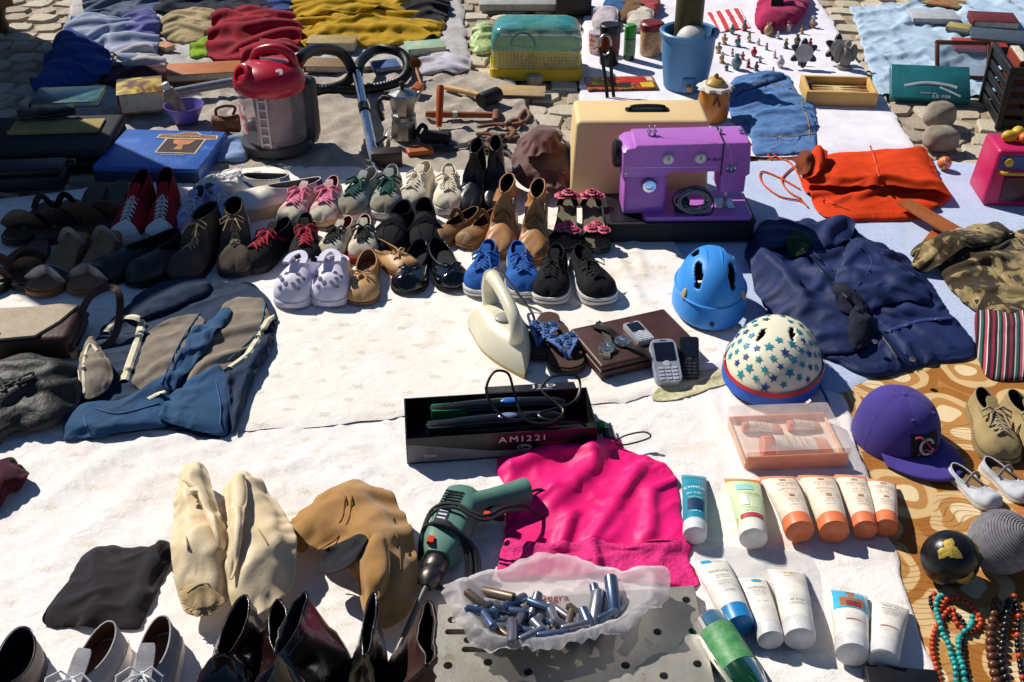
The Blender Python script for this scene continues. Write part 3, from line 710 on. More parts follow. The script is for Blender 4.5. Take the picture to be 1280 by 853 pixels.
        if kind == 'loafer':
            mb = MB(); q = s.s1+.10
            ribbon(mb, [s.at(q, .35, 1, .002), s.at(q, .7, 1, .003), (s.at(q, .98, 1, .004)+s.at(q, .98, -1, .004))/2, s.at(q, .7, -1, .003), s.at(q, .35, -1, .002)], .07*L, .0025, up=(.6, 0, .8)); reg(mb.build('saddle_strap', up, t))
            reg(s.patch(s.s1+.02, .86, .72, .76, .002, 10, 2).build('seam', up, t))
    elif kind == 'clog':
        zs = .085*L; s = Last(L, Wd*1.06, side, zs, .17*L, .17*L, .38*L, .50, .29*L, wo=.36, bulge=.007)
        reg(s.sole('sole', so, t, 1.04)); reg(s.upper('upper', up, li, t, .004))
        mi = MB(); mi.prism(s.outline(.9), zs+.001, zs+.005); reg(mi.build('insole', li, t))
        a = s.at(s.s1*.86, .92, 1, .003); b = s.at(s.s1*.86, .92, -1, .003); mb = MB()
        back = [a+Vector((0, 0, .03*L)), Vector((.26*L, a.y*1.12, .31*L)), Vector((.11*L, a.y*.9, .33*L)), Vector((.03*L, 0, .34*L)), Vector((.11*L, b.y*.9, .33*L)), Vector((.26*L, b.y*1.12, .31*L)), b+Vector((0, 0, .03*L))]
        back = [Vector((p.x+.42*L, p.y*.95, p.z+.10*L)) if k.get('fwd') and 0 < i < 6 else p for i, p in enumerate(back)]
        ribbon(mb, [Vector(q) for q in catmull(back, 25, False)], .075*L, .004, up=(0, 0, 1)); reg(mb.build('heel_strap', up, t))
        for kk in (1, -1):
            mb = MB(); c = s.at(s.s1*.86, .92, kk, .004); mb.lathe([(0, -.003), (.009, -.003), (.009, .003), (0, .005)], 12, c=c, rot=(-kk*math.pi/2*.8, 0, 0)); reg(mb.build('rivet', li, t))
        for i in range(5):
            for j in (-1, 0, 1):
                if i > 2 and j: continue
        holes = MB()
        for q, v in ((.72, .62), (.72, .82), (.78, .72), (.84, .6), (.84, .85)):
            for kk in (1, -1):
                c = s.at(q, v, kk, .0012); holes.lathe([(0, .0005), (.006, 0), (0, -.0005)], 10, c=c, rot=(-kk*.5*(1-v)*2, .35, 0))
        tag(reg(holes.build('vent_holes', M('hole_dark', '6b6276', .9), t)), None, None, kind='stuff')
    elif kind in ('boot', 'ankle'):
        zs = .07*L; hc = k.get('hc', .62)*L; hl = k.get('heel', 0)*L
        rg = [(.47, hc), (.46, hc*.78), (.50, hc*.55), (.58, min(.36*L, hc*.5)), (.70, .265*L), (.84, .205*L), (.93, .155*L), (.985, .09*L)]
        s = Last(L, Wd, side, zs, hc, hc, hc, .47, .2*L, wo=k.get('wo', .24), x0=.03, ridge=rg, s1=.50, bulge=.002, point=k.get('point', False), lean=k.get('lean', 0.0), NV=14, NS=34, heel=hl, slouch=k.get('slouch', .004))
        reg(s.sole('sole', so, t, 1.02, heel=hl))
        mh = MB(); mh.prism([(x, y) for x, y in s.outline(1.0) if x < .26*L], 0, zs*.9+hl*.98); reg(mh.build('heel', so, t))
        reg(s.upper('upper', up, li, t, .003))
        reg(s.patch(0, s.s1, .95, 1.0, .0016, 18, 2).build('collar_trim', k.get('trim') or up, t))
        if la: reg(laces(s, la, t, 6, q0=s.s1+.03, q1=.76, v=.86, bow=True, bowsize=.12*L))
        if k.get('buckle'):
            for kk in (1, -1):
                pass
            mb = MB(); q = [s.at(x, .62, 1, .003) for x in (.05, .2, .35, .5, .58)]+[(s.at(.62, .97, 1, .004)+s.at(.62, .97, -1, .004))/2]+[s.at(x, .62, -1, .003) for x in (.58, .5, .35, .2, .05)]
            ribbon(mb, q, .065*L, .0025, up=(0, 0, 1)); reg(mb.build('strap', up, t))
            c = s.at(.5, .62, 1, .007); mb = MB(); mb.tube([c+Vector((math.cos(a)*.05*L, 0, math.sin(a)*.045*L)) for a in np.linspace(0, 2*math.pi, 13)[:-1]], .0022, 6, closed=True); reg(mb.build('buckle', M('steel', 'c5c3bd', .3, metal=1), t))
        if k.get('zip'):
            reg(s.patch(.28, .32, .1, 1.0, .0015, 2, 8).build('side_gusset', k['zip'], t))
    elif kind in ('sandal', 'thong', 'mule'):
        zs = k.get('zs', .07)*L; s = Last(L, Wd, side, zs, .2*L, .2*L, .2*L, .5, .2*L)
        hl = k.get('heel', 0)*L
        reg(s.sole('sole', so, t, 1.02, heel=hl))
        pl = s.outline(.96); mb = MB(); R = [[(x, y, zs+.0015+hl*float(smooth01(1-(x/L-.22)/.45))) for x, y in pl], [(x*.99+.005*L, y*.98, zs+.0045+hl*float(smooth01(1-(x/L-.22)/.45))) for x, y in pl]]
        mb.grid(R, False, True); n = len(pl); mb.f.append(tuple(n+j for j in range(n))); reg(mb.build('footbed', li, t))
        if hl:
            mh = MB(); mh.prism([(x, y) for x, y in s.outline(.98) if x < .24*L], 0, hl+zs*.2); reg(mh.build('heel', so, t))
        for st in k.get('straps', ()):
            t0, t1, hgt, wd = st; mb = MB(); wa = float(s.w(t0)); wb = float(s.w(t1))
            z0 = zs+hl*float(smooth01(1-(t0-.22)/.45))
            ribbon(mb, arcpts((t0*L, float(s.cl(t0))+wa, z0), (t1*L, float(s.cl(t1))-wb, z0), hgt*L, 11), wd*L, .003, up=(1, 0, 0)); reg(mb.build('strap', up, t))
        if kind == 'thong':
            for kk in (1, -1):
                mb = MB(); ribbon(mb, [Vector(q) for q in catmull([(.80*L, float(s.cl(.8)), zs), (.76*L, float(s.cl(.8))+kk*.03*L, zs+.09*L), (.6*L, kk*float(s.w(.6))*.75, zs+.14*L), (.42*L, kk*float(s.w(.42))*1.02, zs+.02*L)], 12, False)], .05*L, .003, up=(0, 0, 1)); reg(mb.build('strap', up, t))
        for c in k.get('deco', ()):
            reg(flower(t, (c[0]*L, c[1]*L, c[2]*L), k['dm'], c[3]*L))
    for o in parts: pass
    return t
def flower(parent, c, mats, r, name='rosette'):
    mb = MB(); c = Vector(c)
    for lay, n in ((1.0, 6), (.65, 5), (.35, 4)):
        for i in range(n):
            a = 2*math.pi*i/n+lay*3+random.uniform(-.2, .2); d = Vector((math.cos(a), math.sin(a), 0)); e = Vector((-d.y, d.x, 0)); h = (1.1-lay)*r*.8
            R = []
            for u in (0, .35, .7, 1.0):
                w = r*lay*.55*math.sin(math.pi*min(1, u*.75+.12)); R.append([c+d*r*lay*u+e*w*v+Vector((0, 0, h+r*.35*math.sin(u*2.2)-abs(v)*r*.1)) for v in (-1, 0, 1)])
            mb.grid(R)
    o = mb.build(name, mats, parent); return o
def pair(a, b, label, group, **k):
    """a, b: (px, py, yaw, side) of the two shoes"""
    for i, q in enumerate((a, b)):
        kk = dict(k); lb_ = label if isinstance(label, str) else label[i]
        if len(q) > 4: kk.update(q[4])
        sh(q[0], q[1], q[2], kk.pop('L'), q[3], lb_, group=group, **kk)
# ----- shoe materials -----
def canvas(name, c, c2=None, r=.85): return M(name, c, r, col2=c2, scale=30, bump=.35, bscale=380, spec=.2)
def leather(name, c, c2=None, r=.42, coat=0.0): return M(name, c, r, col2=c2, scale=16, bump=.22, bscale=90, spec=.5, coat=coat)
rub_w = M('rubber_white', 'e8e4e0', .55, col2='cfc8c0', scale=20, bump=.1, wear=('b3a78f', 22, .66))
rub_o = M('rubber_yellowed', 'd8c49a', .6, col2='bfa878', scale=20, bump=.1)
rub_k = M('rubber_black', '17161a', .6, bump=.1)
tan_so = M('sole_tan', '8a5f37', .7, bump=.15)
canv_k = canvas('canvas_black', '1c1b20'); canv_r = canvas('canvas_red', 'a51f2c', '7c121d'); canv_b = canvas('canvas_blue', '2f66b8', '22508f')
canv_c = canvas('canvas_cream', 'e6dcc6', 'd3c6ab'); canv_g = canvas('canvas_grey', '9da09a', '7c7f7a'); lil = canvas('mesh_lilac', 'b9b4d6', '9a94c4')
lea_k = leather('leather_black', '15141a', r=.3); lea_w = leather('leather_white', 'ded9cf', 'c6bda9', .5); lea_br = leather('leather_brown', '4a3226', '2f1f17', .5); lea_tan = leather('leather_tan', 'b58251', '97683c', .42)
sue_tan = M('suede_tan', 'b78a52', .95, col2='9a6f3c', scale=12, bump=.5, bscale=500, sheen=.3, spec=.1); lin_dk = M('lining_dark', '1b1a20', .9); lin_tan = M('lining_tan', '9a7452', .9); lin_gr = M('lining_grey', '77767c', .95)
mocc = leather('leather_mocc', 'c59a68', 'ab8050', .5); pat_k = leather('patent_black', '0d0d10', r=.12, coat=.6); clogm = M('foam_lilac_white', 'dcd7e6', .5, col2='c8c2d6', scale=14, bump=.08)
lw = M('lace_white', 'e3e2e6', .85, bump=.3, bscale=500); lk = M('lace_black', '141417', .8, bump=.3, bscale=500); lg = M('lace_green', '0f4a3f', .8, bump=.3); lp = M('lace_pink', 'c8325f', .8, bump=.3, col2='e7a0b6', scale=80); lb = M('lace_blue', '2d62b0', .8, bump=.3); lr_ = M('lace_red', 'a81430', .7, bump=.3); lbe = M('lace_beige', 'b3a07c', .85, bump=.3)
nub = M('nubuck_beige', 'a8946c', .95, col2='8a774f', scale=14, bump=.45, bscale=400, spec=.1)
# white clogs
pair((379, 360, -98, -1), (417, 358, -92, 1), ('white foam clog with turned-up heel strap, the one away from the moccasins', 'white foam clog with turned-up heel strap, touching the tan moccasin'), 'pair of white clogs', name='clog', L=.215, kind='clog', up=clogm, so=clogm, li=clogm, W=.42, fwd=True)
sh(458, 356, -89, .215, -1, 'tan leather moccasin with a bow beside the white clogs', name='moccasin', kind='moc', up=mocc, so=tan_so, li=lin_tan, bowm=mocc, W=.40)
sh(489, 330, -50, .19, 1, 'tan leather moccasin turned askew behind its mate', name='moccasin', kind='moc', up=mocc, so=tan_so, li=lin_tan, bowm=mocc, W=.42)
pair((519, 342, -95, -1), (556, 339, -74, 1), ('shiny black ballet flat with a bow, touching the askew tan moccasin', 'shiny black ballet flat with a bow, next to the blue sneakers'), 'pair of black ballet flats', name='ballet_flat', L=.225, kind='flat', up=pat_k, so=rub_k, li=lin_dk, bowm=pat_k, trim=lin_gr, W=.41)
pair((607, 346, -95, -1), (650, 348, -86, 1), ('bright blue canvas sneaker, the one next to the black ballet flat', 'bright blue canvas sneaker, the one next to the black canvas sneaker'), 'pair of blue sneakers', name='sneaker', L=.215, kind='lowtop', up=canv_b, so=rub_w, li=canv_b, la=lb, W=.42, foxing=lb, lr=.003)
pair((692, 354, -96, -1), (736, 355, -78, 1), ('black canvas sneaker with white rubber toe, next to the blue sneaker', 'black canvas sneaker with white rubber toe, at the end of the shoe row'), 'pair of black canvas sneakers', name='sneaker', L=.225, kind='lowtop', up=canv_k, so=rub_w, li=lin_dk, la=lk, W=.42, foxing=lk, bow=True)
pair((497, 295, -98, -1), (531, 292, -87, 1), ('matte black slip-on shoe beside the off-white black-laced sneaker', 'matte black slip-on shoe beside the brown strapped shoe'), 'pair of black slip-ons', name='loafer', L=.225, kind='loafer', up=canv_k, so=rub_k, li=lin_dk, W=.41)
pair((570, 292, -125, -1), (601, 293, -122, 1), ('small brown strapped shoe beside the matte black slip-on', 'small brown strapped shoe beside the tan ankle boot'), 'pair of brown strap shoes', name='strap_shoe', L=.20, kind='mary', up=leather('leather_olive', '8d6a42', '6d4f2e', .55), so=tan_so, li=lin_dk, W=.38)
pair((631, 300, -97, -1), (668, 307, -98, 1), ('tan leather buckled ankle boot next to the brown strapped shoe', 'tan leather buckled ankle boot next to the rosette sandals'), 'pair of tan ankle boots', name='ankle_boot', L=.235, kind='ankle', up=lea_tan, so=tan_so, li=lin_dk, hc=.56, heel=.07, buckle=True, W=.36, point=False)
pair((424, 311, -102, -1), (455, 309, -88, 1), ('off-white sneaker with black laces, next to the black and red sneaker', 'off-white sneaker with black laces, next to the black slip-on'), 'pair of black-laced sneakers', name='sneaker', L=.20, kind='lowtop', up=canvas('canvas_bone', 'cfc6b4', 'b3a892'), so=M('sole_red', 'b3382c', .6), li=canvas('lining_red', 'a83a30'), la=lk, W=.40, lr=.0028)
pair((338, 320, -110, -1), (383, 315, -84, 1), ('black sneaker with red laces beside the brown lace-up boot', 'black sneaker with red laces beside the off-white sneaker'), 'pair of black and red sneakers', name='sneaker', L=.22, kind='sneaker', up=canv_k, so=rub_k, li=lin_dk, la=lr_, W=.40, lr=.003, stripe=lr_)
pair((379, 266, -102, -1), (411, 264, -94, 1), ('cream sneaker with pink laces beside the worn white trainer', 'cream sneaker with pink laces beside the grey green-laced sneaker'), 'pair of pink-laced sneakers', name='sneaker', L=.215, kind='sneaker', up=canvas('canvas_rose', 'd9bcb2', 'b98f8c'), so=rub_o, li=canv_r, la=lp, W=.40, lr=.0036, nl=6, cap=canv_c)
pair((452, 256, -104, -1), (486, 253, -93, 1), ('grey sneaker with dark green laces beside the pink-laced one', 'grey sneaker with dark green laces beside the plain cream one'), 'pair of green-laced sneakers', name='sneaker', L=.235, kind='sneaker', up=canv_g, so=rub_w, li=canvas('lining_pale', 'b9b7b0'), la=lg, W=.40, lr=.0034, nl=6, cap=canvas('canvas_stone', 'a89f88'))
pair((524, 246, -100, -1), (561, 249, -89, 1), ('plain cream canvas sneaker beside the grey green-laced one', 'plain cream canvas sneaker beside the black leather boot'), 'pair of cream sneakers', name='sneaker', L=.225, kind='sneaker', up=canv_c, so=rub_w, li=canv_c, la=canv_c, W=.41, lr=.003, cap=canv_c)
pair((594, 250, -96, -1), (619, 247, -92, 1), ('black leather ankle boot beside the cream sneaker', 'black leather ankle boot beside the maroon velvet scarf'), 'pair of black boots', name='ankle_boot', L=.23, kind='ankle', up=lea_k, so=rub_k, li=lin_dk, hc=.60, heel=.05, W=.34)
sh(306, 246, 176, .285, 1, 'worn white leather trainer with a blue side stripe and yellowed sole', name='trainer', kind='lowtop', up=lea_w, so=rub_o, li=lin_gr, la=lw, stripe=M('stripe_blue', '2f4f94', .6), heeltab=M('tab_blue', '38558f', .6), W=.37, th=.48, toe=.2, notongue=True)
sh(345, 262, -157, .29, -1, 'worn white leather trainer without laces beside the pink-laced sneakers', name='trainer', kind='lowtop', up=lea_w, so=rub_o, li=lin_gr, heeltab=M('tab_blue', '38558f', .6), W=.37, th=.54, toe=.2, notongue=True)
pair((175, 285, -94, -1), (209, 283, -87, 1), ('red canvas high-top sneaker beside the dark brown mule', 'red canvas high-top sneaker beside the lilac trainer'), 'pair of red high-tops', name='high_top', L=.225, kind='hightop', up=canv_r, so=rub_w, li=lin_dk, la=lw, cap=rub_w, W=.41, bow=False, nl=6)
pair((244, 277, -91, -1), (279, 271, -58, 1), ('pale lilac child trainer pointing straight, beside the red high-top', 'pale lilac child trainer turned aside, beside the white trainer'), 'pair of lilac trainers', name='trainer', L=.215, kind='sneaker', up=lil, so=rub_w, li=lin_gr, la=lw, stripe=lw, W=.42)
pair((252, 327, -102, -1), (297, 321, -82, 1), ('dark brown suede lace-up boot beside the black long-toed slip-on', 'dark brown suede lace-up boot beside the red-laced black sneaker'), 'pair of brown lace-up boots', name='boot', L=.25, kind='boot', up=M('suede_dark', '54483e', .9, bump=.4, bscale=300), so=rub_k, li=lin_dk, la=lbe, hc=.48, W=.40)
pair((176, 332, -130, -1), (214, 333, -128, 1), ('black long-toed slip-on shoe beside the silver strap sandal', 'black long-toed slip-on shoe beside the brown lace-up boot'), 'pair of black slip-on shoes', name='slip_on', L=.27, kind='moc', up=leather('leather_soft_black', '201c1c', r=.45), so=rub_k, li=lin_dk, W=.36, toe=.2)
pair((80, 343, -100, -1), (124, 341, -96, 1), ('brown wedge sandal with silver straps, next to the two-band sandal', 'brown wedge sandal with silver straps, next to the long-toed slip-on'), 'pair of silver strap sandals', name='sandal', L=.25, kind='sandal', up=M('strap_silver', '8d8f99', .35, metal=.6), so=tan_so, li=lin_tan, W=.40, heel=.16, straps=[(.66, .78, .12, .10), (.80, .66, .12, .10), (.24, .24, .16, .06)])
pair((116, 279, -92, -1), (143, 277, -89, 1), ('dark brown backless mule beside the black band sandal', 'dark brown backless mule beside the red high-top'), 'pair of brown mules', name='mule', L=.26, kind='sandal', up=lea_br, so=tan_so, li=lea_br, W=.36, heel=.18, straps=[(.70, .70, .15, .26)])
pair((44, 283, -95, -1), (76, 281, -90, 1), ('black wide-band sandal away from the brown mules', 'black wide-band sandal touching the brown mule'), 'pair of black band sandals', name='sandal', L=.25, kind='sandal', up=lea_k, so=rub_k, li=lea_br, W=.38, straps=[(.70, .70, .14, .20), (.22, .22, .17, .07)])
pair((12, 342, -100, -1), (42, 335, -80, 1), ('dark brown two-band sandal turned away from the silver strap sandals', 'dark brown two-band sandal beside the silver strap sandal'), 'pair of brown band sandals', name='sandal', L=.25, kind='sandal', up=lea_br, so=rub_k, li=lea_br, W=.38, straps=[(.72, .72, .14, .09), (.56, .56, .16, .09)])
flm = M('petal_red', 'c5304c', .7, col2='e88aa0', scale=60, bump=.2)
pair((708, 296, -94, -1), (741, 296, -88, 1), ('sandal with red fabric rosettes next to the tan ankle boot', 'sandal with red fabric rosettes touching the sewing machine base'), 'pair of rosette sandals', name='sandal', L=.215, kind='sandal', up=canv_k, so=rub_k, li=M('footbed_olive', '6f6a52', .8), W=.36, heel=.2, straps=[(.72, .72, .12, .10), (.16, .16, .20, .07)], deco=[(.80, .09, .22, .10), (.78, -.06, .23, .10), (.70, .02, .25, .09), (.16, .09, .38, .09), (.16, -.09, .38, .09), (.16, 0, .43, .09)], dm=flm)
dnm = M('denim_bow', '2c4f8c', .85, col2='6f8fc4', scale=90, bump=.4, bscale=300)
pair((680, 424, -101, -1), (702, 439, -84, 1), ('brown flip-flop with blue denim rosettes touching the clothes iron', 'brown flip-flop with blue denim rosettes touching the leather case'), 'pair of flip-flops', name='flip_flop', L=.20, kind='thong', up=dnm, so=M('foam_brown', '3c2a22', .8, bump=.3), li=M('foam_top', '4c342a', .8, bump=.3, wear=('d07b32', 20, .64)), W=.42, deco=[(.66, .05, .18, .07), (.60, -.07, .19, .07), (.50, .1, .19, .07), (.46, -.12, .16, .07), (.56, .02, .2, .07)], dm=dnm)
pair((1237, 543, -92, -1), (1283, 546, -86, 1), ('beige nubuck lace-up shoe, the one nearer the purple cap', 'beige nubuck lace-up shoe, the one farther from the purple cap'), 'pair of beige lace-up shoes', name='lace_up_shoe', L=.205, kind='lowtop', up=nub, so=M('sole_beige', '8f7d58', .8), li=lin_dk, la=lbe, W=.42, zs=.06, lr=.0026, toe=.22)
bab = canvas('baby_white', 'c9cbd0', 'a9abb2'); 
pair((1216, 614, -62, -1), (1256, 606, -66, 1), ('tiny pale baby sandal, the one at the purple cap brim', 'tiny pale baby sandal, the one away from the purple cap'), 'pair of baby sandals', name='baby_sandal', cat='sandal', L=.125, kind='mary', up=bab, so=M('sole_pale', 'd8d2c6', .7), li=M('insole_tan', '8a6d4c', .9), strap=M('strap_grey', '8d8880', .8), W=.46)
bs = canvas('canvas_pale_grey', 'a9a6a8', '8a878c')  # pale grey is the canvas's own colour
sh(104, 893, -98, .27, -1, 'light grey canvas sneaker with brown insole beside the maroon shoe', name='sneaker', kind='lowtop', up=bs, so=rub_w, li=M('insole_brown', '8a5f43', .9), la=lw, W=.37, group='pair of grey canvas sneakers')
sh(186, 886, -90, .27, 1, 'light grey canvas sneaker with brown insole beside the glossy brown boot', name='sneaker', kind='lowtop', up=bs, so=rub_w, li=M('insole_brown', '8a5f43', .9), la=lw, W=.37, group='pair of grey canvas sneakers')
sh(14, 902, -84, .27, -1, 'dark maroon leather shoe beside the grey canvas sneakers', name='slip_on', kind='loafer', up=leather('leather_maroon', '2e1416', r=.4), so=rub_k, li=lin_dk, W=.37)
# ================= hard goods in the middle =================
steel = M('steel', 'c5c3bd', .3, metal=1); chrome = M('chrome', 'd8d8da', .12, metal=1, bump=.02)
blk = M('plastic_black', '16161a', .4, bump=.05); blk_m = M('plastic_matt_black', '1d1d22', .65, bump=.1); whp = M('plastic_white', 'e6e3dc', .4, bump=.04)
def ell(mb, c, r, n=18, m=10, z0=-1.0, p=1.0):
    P_ = []
    for i in range(m+1):
        a = math.asin(max(-1, z0))+(math.pi/2-math.asin(max(-1, z0)))*i/m
        P_.append((max(1e-4, math.cos(a)), math.sin(a)))
    base = len(mb.v); mb.lathe(P_, n)
    for i in range(base, len(mb.v)):
        x, y, z = mb.v[i]; mb.v[i] = (c[0]+x*r[0], c[1]+y*r[1], c[2]+z*r[2])
    return mb
def rbox(mb, c, d, rr, n=4, top=0.0):
    """box with rounded vertical corners added to an MB; top chamfers the upper edge"""
    pl = []
    for cx, cy, a0 in ((1, 1, 0), (-1, 1, 90), (-1, -1, 180), (1, -1, 270)):
        for i in range(n+1):
            a = math.radians(a0+90*i/n); pl.append((c[0]+cx*(d[0]/2-rr)+rr*math.cos(a), c[1]+cy*(d[1]/2-rr)+rr*math.sin(a)))
    return mb.prism(pl, c[2]-d[2]/2, c[2]+d[2]/2, top)
# --- sewing machine ---
p = P(844, 283, .05, True); t = thing('sewing_machine', 'purple sewing machine on a black base with a coiled cable on its bed', 'sewing machine', p, math.radians(1.5)); t.scale = (1, 1, .91)
pur = M('enamel_purple', 'b96fc6', .34, col2='ae63bb', scale=6, bump=.05, coat=.25, wear=('6d2f86', 40, .74)); SMX = t
b = MB(); rbox(b, (0, 0, .029), (.40, .185, .058), .012, top=.003); b.build('base', blk_m, t)
b = MB(); rbox(b, (0, .0, .0605), (.405, .19, .005), .012); b.build('base_rim', blk_m, t)
b = MB(); rbox(b, (-.148, 0, .0635), (.085, .165, .002), .006); b.build('tray_lid', blk, t)
b = MB(); rbox(b, (.045, 0, .070), (.295, .165, .014), .012, top=.003); b.build('bed', pur, t)
b = MB(); rbox(b, (-.098, .005, .155), (.115, .105, .165), .012, top=.004); b.build('pillar', pur, t)
b = MB(); V = [(-.165, .215), (-.165, .270), (-.15, .282), (-.135, .284), (-.13, .292), (.165, .298), (.172, .290), (.178, .196), (.168, .188), (.105, .188), (.1, .2), (.09, .206), (-.04, .206), (-.052, .19), (-.165, .19)]
n = len(V); k0 = len(b.v)
R = [[(x*1.0, y, z) for x, z in V] for y in (-.047, .057)]; R = [[(x+(.004 if 0 else 0), -.045, z) for x, z in V], [(x, -.049+.006, z) for x, z in V], [(x, .055, z) for x, z in V]]
R = [[(x*.985, -.053, (z-.24)*.96+.24) for x, z in V], [(x, -.048, z) for x, z in V], [(x, .058, z) for x, z in V], [(x*.985, .063, (z-.24)*.96+.24) for x, z in V]]
b.grid(R, False, True); b.f.append(tuple(range(n-1, -1, -1))); b.f.append(tuple(3*n+j for j in range(n)))
arm = b.build('arm', pur, t)
b = MB(); rbox(b, (.137, .004, .185), (.07, .095, .10), .010, top=.002); b.build('head', pur, t)
b = MB(); b.box((.099, -.0535, .245), (.003, .004, .10)); b.box((.099, .004, .2985), (.003, .11, .004)); b.build('face_seam', blk, arm)
for x, z in ((-.045, .250), (.040, .252)):
    kb = MB(); kb.lathe([(0, 0), (.016, 0), (.016, .006), (.0145, .010), (.013, .012), (0, .012)], 22, rot=(math.pi/2, 0, 0)); kn = kb.build('dial', whp, t, loc=(x, -.052, z))
    kb = MB(); kb.box((0, -.0135, .004), (.002, .002, .012)); kb.build('dial_mark', blk, kn)
kb = MB(); kb.lathe([(0, 0), (.022, 0), (.022, .010), (.018, .016), (.010, .016), (.009, .012), (0, .012)], 24, rot=(math.pi/2, 0, 0)); kb.build('stitch_dial', chrome, t, loc=(-.090, -.046, .165))
kb = MB(); kb.lathe([(0, 0), (.036, 0), (.040, .004), (.040, .018), (.034, .022), (0, .022)], 26, rot=(0, -math.pi/2, 0)); kb.build('handwheel', blk, t, loc=(-.162, .005, .240))
for x in (-.09, -.075, .10, .155):
    kb = MB(); kb.lathe([(.004, 0), (.004, .008), (.007, .010), (.007, .013), (.0025, .014), (.0025, .028 if x < 0 else .02), (0, .03 if x < 0 else .022)], 10); kb.build('spool_pin', chrome, t, loc=(x, .01, .294))
b = MB(); b.tube([(.128, -.01, .19), (.128, -.01, .098)], .0045, 10); b.tube([(.142, -.012, .19), (.142, -.012, .12)], .003, 8); b.build('needle_bar', chrome, t)
b = MB(); b.box((.128, -.016, .083), (.014, .034, .004)); b.box((.128, -.01, .095), (.010, .012, .02)); b.build('presser_foot', chrome, t)
b = MB(); b.lathe([(0, 0), (.013, 0), (.013, .01), (.009, .014), (0, .014)], 18, rot=(math.pi/2, 0, 0), c=(.125, -.046, .215)); b.tube([(.125, -.062, .215), (.125, -.068, .228), (.14, -.066, .24)], .0018, 6); b.build('tension_dial', chrome, t)
b = MB(); b.box((.128, -.008, .0785), (.05, .06, .003)); b.build('needle_plate', chrome, t)
print_row(7, .010, blk, arm, (.072, -.0536, .246), (math.pi/2, 0, 0), 'model_mark', 3)
for x_, z_ in ((-.155, .205), (.168, .205), (-.155, .278), (.11, .29)):
    b = MB(); b.lathe([(0, 0), (.0035, 0), (.003, .0015), (0, .0018)], 10, rot=(math.pi/2, 0, 0)); b.build('screw', steel, t, loc=(x_, -.0532 if z_ < .28 else -.0528, z_))
b = MB(); b.box((-.03, -.0534, .222), (.235, .0008, .0022)); b.build('trim_line', M('trim_silver', 'c9bfd0', .3, metal=.6), arm, False)
b = MB(); b.box((-.098, -.0482, .190), (.116, .001, .0016)); b.build('panel_joint', M('joint_purple', '5a2a66', .6), arm, False)
b = MB(); b.tube([Vector(q_) for q_ in catmull([(-.075, .01, .318), (.02, -.03, .303), (.10, -.052, .30), (.126, -.062, .225), (.128, -.02, .12), (.128, -.016, .085)], 40, False)], .0006, 5); b.build('thread', M('thread_cream', 'e0d8c8', .8), t)
# cable on its bed
cb = thing('power_cable', 'grey and black cable coiled on the bed of the purple sewing machine', 'cable', t.matrix_world @ Vector((0, 0, 0)), 0); bpy.context.view_layer.update()
cb.location = SMX.matrix_world @ Vector((.035, -.045, .0775)); b = MB(); rn = random.Random(3)
for i in range(11):
    rx, rz = .040+rn.uniform(-.008, .01), .024+rn.uniform(-.006, .007); off = Vector((rn.uniform(-.008, .008), rn.uniform(-.018, .012), .030+rn.uniform(-.003, .004))); tl = rn.uniform(-.2, .4)
    b.tube([off+Vector((rx*math.cos(a), .012*math.sin(a+tl), rz*math.sin(a))) for a in np.linspace(0, 2*math.pi, 22)[:-1]], .0026, 6, closed=True)
b.build('grey_loops', M('cable_grey', '8d8d92', .5, bump=.05), cb)
b = MB(); rbox(b, (-.03, 0, .022), (.038, .03, .036), .008, top=.006); b.build('plug_block', blk, cb)
b = MB(); b.tube([Vector(q) for q in catmull([(-.05, -.01, .015), (-.06, -.02, .05), (-.03, -.02, .075), (.02, -.02, .068), (.05, -.015, .04), (.045, -.03, .006), (.0, -.035, .004)], 24, False)], .0022, 6); b.build('black_loop', blk, cb)
# --- its beige case ---
bpy.context.view_layer.update()
q = SMX.matrix_world @ Vector((-.085, .235, 0)); q.z = zat(q.x, q.y)+.001; q.z = .006
t = thing('sewing_machine_case', 'beige plastic carrying case lid standing behind the purple sewing machine', 'case', q, math.radians(0.5))
bei = M('plastic_beige', 'e6c994', .5, col2='dfbf88', scale=5, bump=.08)
bevel_box('case_body', (.40, .20, .262), bei, t, (0, 0, .131), r=.014, seg=4, taper=(.93, .86))
b = MB(); rbox(b, (0, 0, .004), (.412, .212, .014), .02, top=.003); b.build('case_rim', bei, t)
b = MB(); rbox(b, (.02, 0, .2625), (.125, .036, .003), .012); b.build('handle_recess', blk, t)
b = MB(); b.tube([Vector(x) for x in catmull([(-.03, 0, .262), (-.026, 0, .272), (.02, 0, .275), (.066, 0, .272), (.07, 0, .262)], 14, False)], .007, 8, flat=.7); b.build('handle', blk, t)
